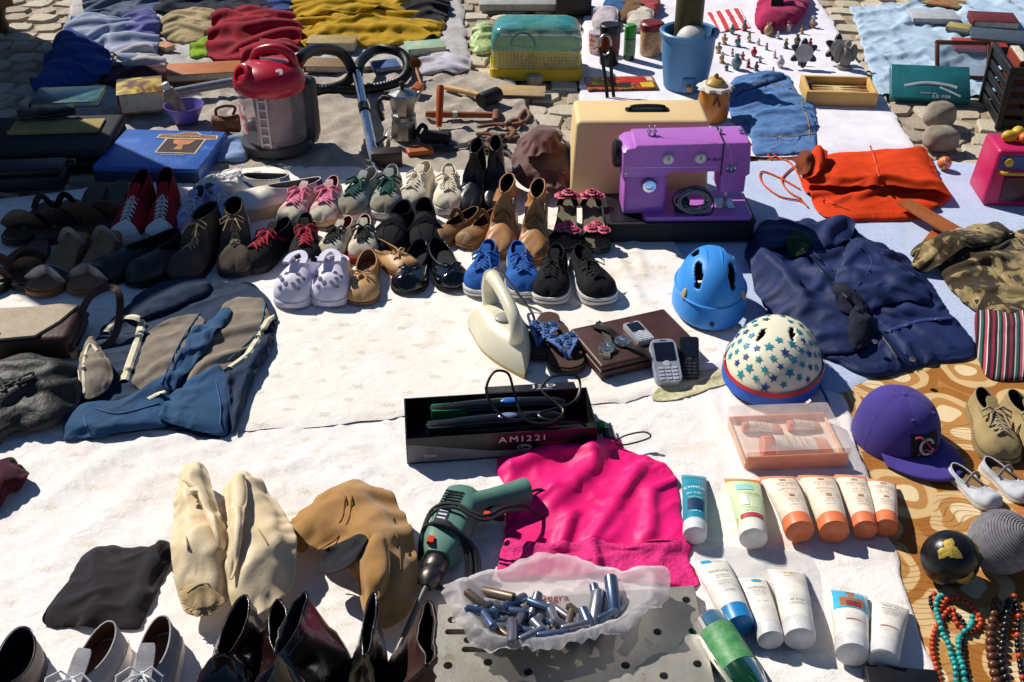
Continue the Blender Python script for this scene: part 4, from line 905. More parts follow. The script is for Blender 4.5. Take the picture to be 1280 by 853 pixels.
# --- helmets ---
def helmet(name, label, px, py, yaw, a, bb, hgt, mat, vents, lining, cat='helmet'):
    p = P(px, py, .06, True); t = thing(name, label, cat, p, math.radians(yaw))
    NA, NB = 72, 26; V = []; Fc = []
    def sp(th, el):
        ce = math.cos(el)**.85; r = 1+.04*math.cos(2*th)
        z = math.sin(el)**.95*hgt if el > 0 else 0
        return Vector((a*ce*math.cos(th)*r, bb*ce*math.sin(th)*r, z))
    lo = math.radians(2)
    for j in range(NB+1):
        el = lo+(math.pi/2*.995-lo)*j/NB
        for i in range(NA): V.append(sp(2*math.pi*i/NA, el))
    for j in range(NB):
        for i in range(NA):
            th = 2*math.pi*(i+.5)/NA; el = lo+(math.pi/2-lo)*(j+.5)/NB; c = sp(th, el)
            if any(((c.x-v[0])*math.cos(v[5])+(c.y-v[1])*math.sin(v[5]))**2/v[3]**2+(-(c.x-v[0])*math.sin(v[5])+(c.y-v[1])*math.cos(v[5]))**2/v[4]**2 < 1 and (v[2] is None or abs(c.z-v[2]) < v[6]) for v in vents): continue
            Fc.append((j*NA+i, j*NA+(i+1) % NA, (j+1)*NA+(i+1) % NA, (j+1)*NA+i))
    Fc.append(tuple(NB*NA+i for i in range(NA)))
    o = obj('shell', V, Fc, mat, t, True, sharp=None); o.data.materials.append(lining)
    md = o.modifiers.new('thick', 'SOLIDIFY'); md.thickness = .014; md.offset = -1; md.material_offset = 1; md.material_offset_rim = 1
    md2 = o.modifiers.new('round', 'SUBSURF'); md2.levels = 1; md2.render_levels = 1
    return t, sp
foam = M('foam_dark', '222226', .9); bl = M('helmet_blue', '3c93e2', .45, col2='3488d6', scale=5, bump=.04, coat=.1, wear=('4f93da', 35, .7))
ve = []
for s_ in (-1, 1): ve += [(.055, s_*.040, None, .030, .0085, 0, 0), (-.035, s_*.042, None, .032, .009, 0, 0), (.01, s_*.0, None, .0, .0, 0, 0)]
ve = [v for v in ve if v[3] > 0]
t, sp = helmet('helmet', 'plain bright blue bicycle helmet on the blue towel', 885, 383, -93, .122, .094, .152, bl, ve, foam)
b = MB(); b.tube([sp(x, math.radians(24))+Vector((sp(x, .3).x*.012, sp(x, .3).y*.012, 0)) for x in np.linspace(0, 2*math.pi, 60)[:-1]], .0035, 6, closed=True, flat=.6); b.build('rim_ridge', bl, t)
for yy in (-.018, .018):
    b = MB(); b.tube([(x, yy*(1-abs(x)*2), .152*math.sqrt(max(0, 1-(x/.127)**2-(yy/.098)**2))**.95+.0005) for x in np.linspace(-.10, .105, 22)], .003, 6); b.build('crown_ridge', bl, t)
b = MB(); b.lathe([(0, 0), (.006, 0), (.005, .003), (0, .003)], 12, c=sp(-.05, math.radians(9))+Vector((.003, 0, 0)), rot=(0, math.pi/2, 0)); b.build('rear_stud', blk, t)
for s_ in (-1, 1):
    b = MB(); c = sp(s_*.95, math.radians(27))*1.012; b.lathe([(0, 0), (.014, 0), (.012, .003), (0, .004)], 14, sy=.55, c=c, rot=(0, math.radians(70), s_*.95)); b.build('side_badge', M('badge_sand', 'c9b58c', .5), t)
wh = M('helmet_white', 'e8e2c8', .42, col2='ded7ba', scale=6, bump=.03, coat=.15); bl2 = M('helmet_rim_blue', '2a62c8', .45, bump=.04); rd = M('trim_red', 'c8303c', .45, bump=.04)
ve = [(.01, .030, None, .022, .0055, .15, 0), (.03, -.032, None, .022, .0055, -.15, 0)]
t, sp = helmet('helmet', 'white child helmet printed with blue stars, red band and blue rim', 965, 466, -110, .134, .112, .122, wh, ve, foam)
def band(e0, e1, off, nm, mt):
    b = MB(); R = []
    for e in np.linspace(e0, e1, 6): R.append([sp(x, math.radians(e))*(1.0)+Vector((math.cos(x), math.sin(x), 0))*off for x in np.linspace(0, 2*math.pi, 73)[:-1]])
    b.grid(R, False, True); o = b.build(nm, mt, t); return o
band(1.5, 13, .0035, 'blue_rim', bl2); band(13, 17.5, .0055, 'red_band', rd)
stm = [M('star_blue', '2a96a8', .5, bump=.02), M('star_navy', '31508f', .5, bump=.02)]; sb = [MB(), MB()]; rn = random.Random(5); N = 78
for i in range(N):
    el = math.asin(min(.97, .36+.61*(i+.5)/N)); th = i*2.399963
    c = sp(th, el); 
    if any(((c.x-v[0])**2/(v[3]+.008)**2+(c.y-v[1])**2/(v[4]+.008)**2) < 1 for v in ve): continue
    nrm = Vector((c.x/.134**2, c.y/.112**2, c.z/.122**2)).normalized(); u = nrm.orthogonal().normalized(); w = nrm.cross(u); r0 = rn.uniform(.0095, .0125); a0 = rn.uniform(0, 6)
    V = [c+nrm*.0022]; 
    for j in range(10):
        rr = r0 if j % 2 == 0 else r0*.45; aa = a0+math.pi*j/5; pp = c+u*rr*math.cos(aa)+w*rr*math.sin(aa); V.append(pp+nrm*.0016)
    sb[i % 3 == 0].add(V, [(0, 1+j, 1+(j+1) % 10) for j in range(10)])
for q in sb: tag(q.build('star_print', stm[sb.index(q)], t), None, None, kind='stuff')
b = MB(); b.tube([Vector(x) for x in catmull([(.03, .10, .02), (.06, .125, .004), (.10, .135, .003), (.12, .12, .003), (.10, .11, .003)], 20, False)], .0035, 6, flat=.35); b.build('chin_strap', M('strap_blue', '2c4f9c', .7), t)
# --- clothes iron ---
p = P(633, 437, .04, True); t = thing('clothes_iron', 'cream white clothes iron lying flat with its cord looped behind', 'iron', p, math.radians(-71))
crm = M('plastic_cream', 'dcd6bd', .38, col2='d0c9ae', scale=6, bump=.04, coat=.1)
def iron_out(sc_, dx, z, n=22):
    R = []
    for i in range(n):
        a = math.pi*i/(n-1); x = -.5+1.0*(1-math.cos(a))/2
        w = .5*(1-max(0, x+.1)**1.7/(.6**1.7))*(min(1, (x+.5)/.04))**.5 if x < .5 else 0
        R.append((x, w))
    pl = [(x, w) for x, w in R]+[(x, -w) for x, w in R[-2:0:-1]]
    return [((x*.25*sc_[0])+dx, w*.115*2*.5*sc_[1]*2*.5, z) for x, w in pl]
Zs = [((1, 1), 0, .0), ((1, 1), 0, .007)]; b = MB(); R = [iron_out(s_, d, z) for s_, d, z in Zs]; n = len(R[0]); b.grid(R, False, True); b.f.append(tuple(range(n-1, -1, -1))); b.f.append(tuple(n+j for j in range(n))); b.build('soleplate', M('iron_plate', 'b9a15c', .4, metal=.7), t)
R = [iron_out(s_, d, z) for s_, d, z in [((1.0, 1.02), 0, .008), ((1.01, 1.04), 0, .02), ((.97, .98), -.002, .038), ((.88, .80), -.006, .056), ((.72, .55), -.01, .068), ((.4, .3), -.012, .072)]]
b = MB(); b.grid(R, False, True); b.f.append(tuple(5*n+j for j in range(n))); b.build('body', crm, t)
b = MB(); b.tube([Vector(x) for x in catmull([(.055, 0, .050), (.072, 0, .085), (.055, 0, .118), (.0, 0, .136), (-.06, 0, .142), (-.105, 0, .138)], 20, False)], [.019, .018, .017, .017, .016, .016, .0155, .015, .015, .015, .015, .015, .015, .015, .015, .015, .016, .016, .016, .015], 12); b.build('handle', crm, t)
b = MB(); b.tube([Vector(x) for x in catmull([(-.105, 0, .140), (-.12, 0, .10), (-.112, 0, .055)], 12, False)], .02, 12); b.build('heel_rest', crm, t)
b = MB(); b.lathe([(0, 0), (.020, 0), (.020, .007), (.016, .010), (0, .010)], 20, c=(-.02, 0, .070)); b.build('thermostat_dial', M('dial_grey', '9b9a92', .4), t)
b = MB(); rbox(b, (.045, 0, .122), (.012, .012, .012), .003); b.build('steam_button', M('dial_grey'), t)
b = MB(); b.tube([Vector(x) for x in catmull([(-.115, 0, .135), (-.15, .03, .13), (-.145, .075, .06), (-.10, .10, .02), (-.05, .085, .008), (-.06, .06, .03), (-.12, .06, .05), (-.15, .09, .02), (-.12, .13, .006), (-.06, .12, .006)], 60, False)], .0032, 7); b.build('cord', M('cord_grey', '8a8782', .6), t)
# --- leather document case with watches and phones ---
A, B_, D = G(714, 413, .05), G(832, 387, .05), G(749, 463, .05)
e1 = (B_-A); e2 = (D-A); yaw = math.atan2(e1.y, e1.x); cen = A+(e1+e2)/2; zc = max(zat(cen.x+dx, cen.y+dy) for dx in (-.1, 0, .1) for dy in (-.08, 0, .08))
t = thing('leather_case', 'flat brown leather case holding watches and mobile phones', 'case', (cen.x, cen.y, zc), yaw); CASE = t; CW, CD, CH = e1.length, e2.length*.98, .036
lb_ = leather('leather_chocolate', '4a2a22', '37201a', .45)
bevel_box('case_body', (CW, CD, CH*.55), lb_, t, (0, 0, CH*.275), r=.004, seg=3); bevel_box('case_lid', (CW*.996, CD*.996, CH*.42), lb_, t, (0, 0, CH*.78), r=.006, seg=3)
b = MB(); pl = [(CW/2-.008, CD/2-.008), (-CW/2+.008, CD/2-.008), (-CW/2+.008, -CD/2+.008), (CW/2-.008, -CD/2+.008)]
for i in range(4):
    a_, c_ = Vector(pl[i]+(CH*.99+.0004,)), Vector(pl[(i+1) % 4]+(CH*.99+.0004,)); k = int((c_-a_).length/.006)
    for j in range(k): m = a_.lerp(c_, (j+.5)/k); d = (c_-a_).normalized(); b.box(m, (abs(d.x)*.0038+.0008, abs(d.y)*.0038+.0008, .0008))
tag(b.build('stitching', M('thread_brown', '7a5342', .8), t), None, None, kind='stuff')
bpy.context.view_layer.update(); MC = CASE.matrix_world.copy()
def on_case(px, py):
    q = G(px, py, zc+CH+.001); return q
def watch(px, py, yaw, label, strapm, facem, ends, tilt=0):
    q = on_case(px, py); t = thing('wrist_watch', label, 'watch', q, math.radians(yaw), 'watches on the leather case')
    b = MB(); b.lathe([(.016, 0), (.019, .001), (.019, .007), (.017, .0095), (.0155, .0095)], 24); b.build('watch_case', steel, t)
    b = MB(); b.lathe([(.0158, .006), (.0158, .0088), (0, .0088)], 24); f = b.build('dial', facem, t)
    b = MB(); b.box((0, .005, .0095), (.0013, .010, .0006)); b.box((.003, 0, .0095), (.007, .0013, .0006)); b.build('hands', whp, f)
    b = MB(); b.tube([(.019, 0, .004), (.023, 0, .004)], .0022, 8); b.build('crown', steel, t)
    for e in ends:
        b = MB(); ribbon(b, [Vector(x) for x in catmull([(0, math.copysign(.016, e[0][1]), .004)]+list(e), 16, False)], [.018-.004*i/15 for i in range(16)], .0024); o = b.build('strap', strapm, t)
    return t
def downz(dy): return -CH+.002
watch(759, 437, -8, 'wrist watch with dark blue dial and metal strap hanging over the leather case edge', M('strap_metal', '55524e', .35, metal=.8, bump=.5, bscale=600), M('dial_navy', '24406e', .25), [[(0, .03, .004), (-.008, .06, .003), (-.02, .09, .004), (-.03, .1, .008)], [(0, -.03, .003), (.003, -.042, -.006), (.006, -.050, -.025), (.01, -.062, -.033)]])
watch(778, 429, 35, 'wrist watch with pale dial and black leather strap on the case', leather('strap_black', '1b1714', r=.5), M('dial_pale', 'cfc8b0', .25), [[(0, .03, .006), (-.004, .05, .011), (-.01, .075, .006), (-.012, .09, .0015)], [(0, -.03, .006), (.004, -.05, .008), (.012, -.07, .004), (.014, -.09, .0015)]])
def phone(name, label, L, Wd, T, body, keys, loc, rot, screen, silver=False):
    t = thing(name, label, 'mobile phone', loc); t.rotation_euler = rot
    b = MB(); rbox(b, (0, 0, T/2), (Wd, L, T), Wd*.28 if silver else Wd*.16, 5, top=.002); b.build('body', body, t)
    b = MB(); rbox(b, (0, L*.20, T+.0004), (Wd*.76, L*.42, .0012), .003); b.build('screen', screen, t)
    for r in range(4):
        for c in range(3):
            b = MB(); rbox(b, ((c-1)*Wd*.25, -L*.17-r*L*.078, T+.0005), (Wd*.19, L*.045, .0018), .0012); b.build('key', keys, t)
    b = MB(); b.lathe([(0, 0), (Wd*.13, 0), (Wd*.12, .0014), (0, .0016)], 14, c=(0, -L*.07, T)); b.build('navigation_key', keys, t)
    b = MB(); b.box((0, L*.455, T+.0002), (Wd*.25, .0015, .0008)); b.build('earpiece', blk, t)
    return t
sil = M('phone_silver', 'b9bbc2', .35, metal=.3, bump=.02); scr = M('phone_screen', '1a2233', .12, bump=0); kyg = M('key_grey', 'd3d5db', .4, bump=0); kyd = M('key_dark', '3a3b42', .4, bump=0)
q = on_case(798, 419); phone('mobile_phone', 'slim silver mobile phone lying on the leather case', .085, .042, .012, sil, kyg, q, (0, 0, math.radians(22)), scr)
q = P(833, 481, .02); phone('mobile_phone', 'large rounded silver mobile phone leaning against the leather case', .112, .060, .018, M('phone_pale', 'aeb3c0', .4, bump=.02, metal=.15), kyg, (q.x, q.y+.045, q.z+.024), (math.radians(27), 0, math.radians(6)), scr, True)
q = P(863, 473, .02); phone('mobile_phone', 'narrow black mobile phone leaning against the leather case', .105, .044, .015, M('phone_black', '1e1f26', .35, bump=.02), kyd, (q.x, q.y+.042, q.z+.022), (math.radians(27), 0, math.radians(-4)), scr)
# --- black hair-straightener box ---
p = P(624, 546, .1, True); t = thing('straightener_box', 'open black printed box holding two hair straighteners', 'box', p, math.radians(6.0)); BX = t
boxk = M('box_black', '1a191d', .32, col2='131216', scale=4, bump=.03); boxg = M('box_grey', '78767c', .4, col2='5c5a60', scale=5, bump=.05)
bw, bd, bh = .385, .140, .062
b = MB(); b.box((0, 0, .002), (bw, bd, .004)); b.build('bottom', boxk, t)
for y_, nm in ((-bd/2+.0015, 'front_panel'), (bd/2-.0015, 'back_panel')):
    b = MB(); b.box((0, y_, bh/2+.002), (bw, .003, bh-.004)); o = b.build(nm, boxk, t, False)
    if y_ < 0: FP = o
for x_ in (-1, 1):
    b = MB(); b.box((x_*(bw/2-.0015), 0, bh/2+.002), (.003, bd-.006, bh-.004)); b.build('end_panel', boxk, t, False)
b = MB(); b.add([(-bw/2+.002, -bd/2-.0006, .004), (bw/2-.002, -bd/2-.0006, .004), (bw/2-.002, -bd/2-.0006, .016), (-.02, -bd/2-.0006, .020), (-bw/2+.002, -bd/2-.0006, bh-.012)], [(0, 1, 2, 3, 4)]); b.build('printed_band', boxg, FP, False)
text('AMI22I', .020, whp, FP, (.04, -bd/2-.0012, .046), (math.pi/2, 0, 0), 'lettering', 1.25, space=1.35)
text('TITAN', .008, whp, FP, (-.145, -bd/2-.0012, .018), (math.pi/2, 0, 0), 'lettering', 1.1)
b = MB(); [b.box((-.145+(i-1)*.005, -bd/2-.0012, .030+(j-1)*.005), (.0042, .0006, .0042)) for i in range(3) for j in range(3) if (i, j) != (1, 1)]; b.build('emblem', boxg, FP, False)
b = MB(); b.tube([(.045+.014*math.cos(a), -bd/2-.001, .024+.007*math.sin(a)) for a in np.linspace(0, 2*math.pi, 20)[:-1]], .0007, 5, closed=True); b.tube([(.047+.009*math.cos(a), -bd/2-.001, .024+.004*math.sin(a)) for a in np.linspace(0, 2*math.pi, 16)[:-1]], .0006, 5, closed=True); b.build('swirl_mark', whp, FP)
b = MB(); b.box((.105, -bd/2-.0011, .024), (.06, .0006, .022)); b.build('red_print', M('print_red', '5a1a22', .4, bump=.02), FP, False)
# opened lid behind it, leaning back
ld_ = MB(); ld_.box((0, .018, 0), (bw*.5, .036, .003)); LID = ld_.build('lid', boxk, t, False, loc=(.075, bd/2+.001, bh-.002), rot=(math.radians(-14), 0, 0))
text('J3D', .022, whp, LID, (.03, .02, .0022), (0, 0, 0), 'lettering', 1.4, space=1.2); print_row(9, .005, whp, LID, (.03, .005, .0022), seed=4)
bpy.context.view_layer.update(); MBX = BX.matrix_world.copy()
def straightener(loc, rz, label, bodym, platem, bright):
    t = thing('hair_straightener', label, 'hair straightener', MBX @ Vector(loc), math.radians(rz+3), 'hair straighteners in the black box')
    for s_, nm in ((1, 'upper_arm'), (-1, 'lower_arm')):
        b = MB(); b.tube([Vector(x) for x in catmull([(-.145, 0, .008+s_*.006), (-.07, 0, .008+s_*.011), (.02, 0, .008+s_*.011), (.11, 0, .008+s_*.008), (.135, 0, .008+s_*.002)], 18, False)], [.008, .010, .011, .0115, .012, .0125, .013, .0135, .014, .014, .014, .0135, .013, .012, .011, .010, .009, .007], 12, flat=.7); a_ = b.build(nm, bodym, t)
        if s_ > 0:
            b = MB(); ell(b, (0, 0, 0), (.02, .009, .004), 16, 6); b.build('oval_badge', bright, a_, loc=(.02, -.004, .0285))
    b = MB(); rbox(b, (-.105, 0, .008), (.075, .026, .022), .004); b.build('heating_plate', platem, t)
    return t
dkb = M('straightener_black', '17181c', .25, bump=.02, coat=.3); bb_ = M('badge_bluegrey', '8e9fc4', .3, metal=.3)
straightener((-.005, -.022, .044), 5, 'glossy black hair straightener with a pale oval badge in the black box', dkb, M('plate_black', '222226', .4), bb_)
straightener((.005, .030, .044), 3, 'hair straightener with a green plate cover in the black box', dkb, M('plate_green', '1d6b3a', .35), M('button_blue', '2d6cc0', .3, coat=.5))
cb = thing('power_cable', 'thin black cable looping out of the black straightener box to a plug', 'cable', MBX @ Vector((.02, 0, bh)), math.radians(3))
pts = [(.10, -.01, -.01), (.05, -.035, .006), (-.01, -.045, .02), (-.045, -.01, .055), (-.03, .02, .085), (.0, .03, .075), (.012, .0, .045), (.03, -.05, .018), (.08, -.055, .012), (.11, -.02, .015), (.07, .03, .03), (.09, .055, .045), (.14, .06, .045), (.15, .04, .03), (.13, .0, .018), (.06, -.03, .015), (.09, -.05, .010), (.15, -.02, -.02), (.168, -.03, -.05), (.185, -.05, -.0575)]
b = MB(); b.tube([Vector(x) for x in catmull(pts, 150, False)], .0028, 7); b.build('cable', blk, cb)
b = MB(); rbox(b, (.205, -.03, -.048), (.022, .04, .020), .006, top=.004); b.tube([(.20, -.008, -.046), (.20, .012, -.046)], .0022, 6); b.tube([(.212, -.008, -.046), (.212, .012, -.046)], .0022, 6); b.build('plug', blk, cb)
b = MB(); rbox(b, (.192, -.0, -.046), (.018, .016, .024), .004, top=.003); b.build('green_switch', M('switch_green', '1fa04f', .4), cb)
b = MB(); b.tube([Vector(x) for x in catmull([(.21, -.05, -.050), (.235, -.052, -.03), (.275, -.045, -.028), (.285, -.055, -.035), (.24, -.062, -.045), (.215, -.055, -.05)], 24, False)], .0018, 6); b.build('wrist_loop', blk, cb)
# ================= front rows =================
# --- soft boots ---
crl = leather('leather_cream', 'dcc8a4', 'cdb68e', .55)
def sboot(label, up, solem, outline, cen, toe, h, ang, cuff=None, hole=None, seams=()):
    p = G(cen[0], cen[1], .02); t = thing('boot', label, 'boot', (p.x, p.y, .02), 0)
    patch('upper', outline, up, h, .02, t, cen, ex=.11, kb=.3, lam=.085, ang=ang, edge=1.25, res=.007, thick=.003)
    if toe: patch('sole', toe, solem, .012, .02, t, ex=.02, kb=.4)
    for c_ in cuff or (): patch('cuff', c_[0], up, c_[1], .06, t, ex=.10, kb=.3, lam=.05, ang=c_[2], edge=1.5, res=.006, thick=.003)
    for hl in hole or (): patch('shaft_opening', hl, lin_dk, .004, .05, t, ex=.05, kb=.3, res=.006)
    for sq in seams: strip(t, sq, .0035, solem, 'seam', th=.0008)
    return t
sc_m = M('sole_cream', 'b59a6e', .7); crl2 = M('sole_suede', '7a5428', .8)
sboot('slumped cream leather boot with its toe bare on the sheet', crl, sc_m, [(224, 660), (226, 615), (240, 597), (256, 602), (272, 640), (290, 695), (294, 745), (280, 776), (250, 786), (228, 768), (220, 715)], (254, 690), [(226, 760), (240, 778), (262, 786), (286, 770), (282, 780), (256, 792), (232, 782)], .12, 1.75,
      [([(236, 650), (234, 612), (244, 598), (260, 606), (276, 650), (286, 700), (276, 706), (258, 660), (246, 640)], .03, 1.9)], None, [[(234, 742), (250, 732), (272, 730), (284, 720)], [(232, 660), (236, 690), (242, 700)]])
sboot('slumped cream leather boot whose toe is hidden behind the dark boots', crl, sc_m, [(280, 650), (284, 622), (302, 608), (324, 616), (344, 640), (362, 668), (376, 705), (366, 752), (332, 786), (298, 784), (284, 725)], (325, 690), None, .115, 1.3,
      [([(284, 640), (290, 618), (306, 612), (314, 640), (310, 690), (300, 730), (288, 736), (290, 690)], .035, 1.5)], None, [[(322, 660), (338, 690), (336, 720)]])
sboot('collapsed tan suede boot with stitched seam and dark shaft opening', sue_tan, crl2, [(366, 676), (384, 648), (416, 626), (450, 616), (484, 634), (510, 672), (524, 722), (518, 772), (490, 798), (462, 792), (450, 748), (420, 720), (386, 706)], (450, 690), None, .12, .5,
      [([(452, 726), (470, 700), (486, 706), (490, 740), (476, 764), (458, 770)], .03, 1.2)], [[(398, 712), (412, 700), (440, 698), (464, 706), (460, 728), (430, 734), (404, 728)]], [[(440, 620), (436, 650), (420, 675), (396, 690)], [(432, 622), (428, 648), (414, 668)], [(490, 642), (500, 690), (500, 740)]])
sboot('toe of a second tan suede boot behind the collapsed one', sue_tan, crl2, [(360, 694), (364, 664), (380, 644), (398, 646), (396, 676), (380, 700)], (378, 674), None, .06, .8)
gl1 = leather('leather_glossy_brown', '2c1613', '180b0a', .2, .5); gl2 = leather('leather_glossy_black', '0e0d10', r=.2, coat=.5)
sh(290, 874, -93, .28, -1, 'glossy dark brown boot beside the grey canvas sneakers', name='boot', cat='boot', kind='boot', up=gl1, so=rub_k, li=lin_dk, hc=.34, W=.42, wo=.14, slouch=.016)
sh(357, 886, -80, .28, 1, 'glossy dark brown boot beside the black shafts', name='boot', cat='boot', kind='boot', up=gl1, so=rub_k, li=lin_dk, hc=.38, W=.42, wo=.13, slouch=.016)
sh(402, 940, -100, .28, -1, 'glossy black tall boot between the brown leather boots', name='boot', cat='boot', kind='boot', up=gl2, so=rub_k, li=lin_dk, hc=.70, W=.36, wo=.12, lean=-.35, slouch=.016)
sh(452, 936, -92, .28, 1, 'glossy black tall boot in front of the tan suede boots', name='boot', cat='boot', kind='boot', up=gl2, so=rub_k, li=lin_dk, hc=.70, W=.34, wo=.10, lean=.1, slouch=.016)
sh(505, 942, -88, .28, 1, 'dull brown slouched boot beside the drill', name='boot', cat='boot', kind='boot', up=leather('leather_dull_brown', '3a241d', '24140f', .45), so=rub_k, li=lin_dk, hc=.66, W=.42, wo=.11, lean=.3, slouch=.022)
# --- clothes ---
def cloth(name, c, c2=None, rough=.9, bump=.4, bs=420, sheen=.1, scale=12, custom=None, spec=.15): return M(name, c, rough, col2=c2, scale=scale, bump=bump, bscale=bs, sheen=sheen, spec=spec, custom=custom)
def gthing(name, label, cat, px, py, z=.012):
    p = G(px, py, z); return thing(name, label, cat, (p.x, p.y, z))
def zs(px, py): q = G(px, py, .015); return zat(q.x, q.y)
pk = M('satin_pink', 'ec1478', .50, col2='de0e6a', scale=5, bump=.10, bscale=240, spec=.32); pkl = M('lace_hem_pink', 'ea2a86', .7, col2='cc1468', scale=120, bump=1.0, bscale=150)
t = gthing('satin_top', 'bright pink satin camisole with a lace hem', 'top', 745, 640); z_ = zs(745, 640)+.003
patch('satin_body', [(621, 585), (630, 556), (662, 543), (705, 537), (748, 545), (792, 566), (834, 583), (848, 612), (850, 640), (858, 688), (740, 690), (640, 690), (632, 650), (636, 620)], pk, .018, z_, t, (738, 625), ex=.10, kb=.22, ang=.9, lam=.042, res=.0065, nmax=90,
      folds=[([(640, 590), (690, 570), (735, 575)], .028, .02), ([(690, 640), (740, 590), (745, 560)], .022, .022), ([(740, 680), (780, 620), (800, 590)], .018, .016), ([(655, 640), (690, 620)], .02, .018), ([(810, 670), (815, 620)], .016, .014), ([(700, 685), (715, 650)], .018, .012)])
patch('lace_hem', [(628, 684), (645, 678), (690, 684), (740, 680), (790, 684), (857, 680), (862, 700), (869, 733), (800, 727), (740, 719), (680, 722), (627, 722), (624, 700)], pkl, .014, z_+.003, t, (745, 704), ex=.10, kb=.15, ang=1.5, lam=.04, res=.007, rough_edge=.010)
# navy jacket
nv_ = M('nylon_navy', '1f2d5a', .62, col2='172346', scale=7, bump=.2, bscale=90, spec=.25); nvd = M('knit_navy', '141a30', .9, bump=.6, bscale=200)
t = gthing('navy_jacket', 'navy blue nylon jacket spread with its sleeves folded over the front', 'jacket', 1075, 400); z_ = .016
patch('jacket_body', [(932, 318), (948, 290), (985, 283), (1040, 282), (1078, 296), (1130, 322), (1160, 350), (1185, 388), (1218, 438), (1165, 452), (1095, 468), (1045, 452), (1000, 425), (965, 385), (945, 350)], nv_, .040, z_, t, (1070, 375), ex=.17, lam=.060, ang=-.75, nmax=84,
      folds=[([(1000, 330), (1060, 400), (1120, 450)], .015, .012), ([(1120, 400), (1190, 405)], .018, .012), ([(1110, 420), (1140, 450)], .012, .008), ([(960, 330), (1000, 400)], .03, .03)])
patch('sleeve', [(1062, 296), (1082, 288), (1125, 315), (1160, 345), (1162, 368), (1120, 372), (1085, 384), (1045, 378), (1040, 360), (1050, 330)], nv_, .035, z_+.045, t, (1095, 340), amp=.014, freq=12, ang=.3, nr=30, nth=110, folds=[([(1060, 340), (1120, 345)], .012, .012), ([(1075, 310), (1130, 335)], .012, .014)])
patch('sleeve', [(938, 318), (955, 312), (985, 345), (1030, 370), (1078, 392), (1086, 412), (1068, 432), (1025, 428), (985, 412), (955, 375)], nv_, .034, z_+.036, t, (1005, 378), amp=.014, freq=12, ang=-.5, nr=30, nth=110, folds=[([(960, 330), (1010, 385), (1060, 405)], .014, .014)])
patch('collar', [(944, 300), (950, 278), (968, 272), (985, 285), (1005, 270), (1025, 280), (1045, 272), (1066, 280), (1062, 300), (1030, 316), (990, 312), (958, 316)], nv_, .05, z_+.02, t, (1005, 294), amp=.010, freq=18, ang=1.2, nr=36, nth=120, crumple=.018, dome=-.01)
patch('cuff', [(1038, 362), (1052, 358), (1072, 368), (1085, 380), (1074, 392), (1048, 386)], nvd, .03, z_+.055, t, amp=.010, freq=40, ang=1.0, nr=12, nth=50)
patch('cuff', [(1062, 398), (1080, 396), (1094, 408), (1090, 424), (1070, 432), (1060, 420)], nvd, .03, z_+.040, t, amp=.010, freq=40, ang=1.0, nr=12, nth=50)
patch('lining', [(985, 290), (1000, 284), (1015, 290), (1010, 304), (992, 304)], cloth('lining_green', '34512f', '1e331f'), .02, z_+.065, t, amp=.008, nr=10, nth=40)
for px_, py_ in ((1142, 442), (1095, 420)):
    q = G(px_, py_, z_+.06); b = MB(); b.lathe([(0, 0), (.007, 0), (.007, .003), (.003, .004), (0, .004)], 14); b.build('snap_button', steel, t, loc=(q.x-t.location.x, q.y-t.location.y, z_+.043-t.location.z))
zipm = M('zip_dark', '0e1428', .5, bump=.3); sm_ = M('seam_navy', '2c3d74', .7, bump=.2)
strip(t, [(1002, 312), (1040, 352), (1085, 400), (1112, 432), (1130, 462)], .010, zipm, 'zip'); strip(t, [(1012, 312), (1052, 352), (1097, 400), (1124, 432), (1142, 460)], .003, sm_, 'seam'); strip(t, [(1106, 416), (1150, 402), (1192, 398)], .012, sm_, 'pocket_flap'); strip(t, [(1052, 448), (1095, 462), (1160, 448), (1212, 434)], .004, sm_, 'hem_seam'); strip(t, [(1070, 300), (1110, 322), (1150, 352)], .003, sm_, 'sleeve_seam'); strip(t, [(950, 325), (985, 368), (1030, 398)], .003, sm_, 'sleeve_seam'); strip(t, [(1062, 300), (1090, 330), (1060, 372)], .003, sm_, 'shoulder_seam')
# orange velvet bag
orv = M('velvet_orange', 'd8420f', .8, col2='bf3208', scale=8, bump=.3, bscale=300, sheen=.0, spec=.2, wear=('e0602c', 9, .66)); orc = cloth('cord_orange', 'e0602c', 'b84418')
t = gthing('velvet_bag', 'orange velvet drawstring bag folded in two on the blue towel', 'bag', 1095, 235); z_ = .018
patch('lower_fold', [(1002, 222), (1030, 215), (1100, 225), (1165, 232), (1188, 244), (1150, 270), (1090, 274), (1036, 272), (1012, 246)], orv, .035, z_, t, (1095, 248), amp=.008, freq=12, ang=.1, nr=26, nth=110)
patch('upper_fold', [(1017, 192), (1045, 186), (1100, 182), (1158, 173), (1166, 190), (1180, 226), (1192, 243), (1165, 241), (1100, 240), (1040, 236), (1012, 232), (1002, 212)], orv, .055, z_+.026, t, (1100, 212), rounded=False, edge=1.6, ex=.06, lam=.09, ang=.2, nr=34, nth=130, folds=[([(1020, 195), (1028, 228)], .014, .012), ([(1040, 232), (1170, 236)], .008, .014)])
strip(t, [(1088, 184), (1092, 197), (1097, 215), (1103, 236)], .006, orc, 'seam_cord', th=.003); strip(t, [(1015, 240), (1060, 262), (1130, 264), (1175, 252)], .004, orc, 'hem_seam')
patch('gathered_neck', [(1000, 208), (1012, 200), (1028, 204), (1030, 222), (1018, 236), (1002, 232)], orv, .05, z_+.01, t, amp=.02, freq=60, ang=1.2, nr=16, nth=60)
patch('neck_flap', [(986, 216), (1000, 210), (1010, 222), (1008, 238), (996, 234)], cloth('lining_rust', '7a3a1c', '5a2812'), .022, z_, t, amp=.006, nr=10, nth=40)
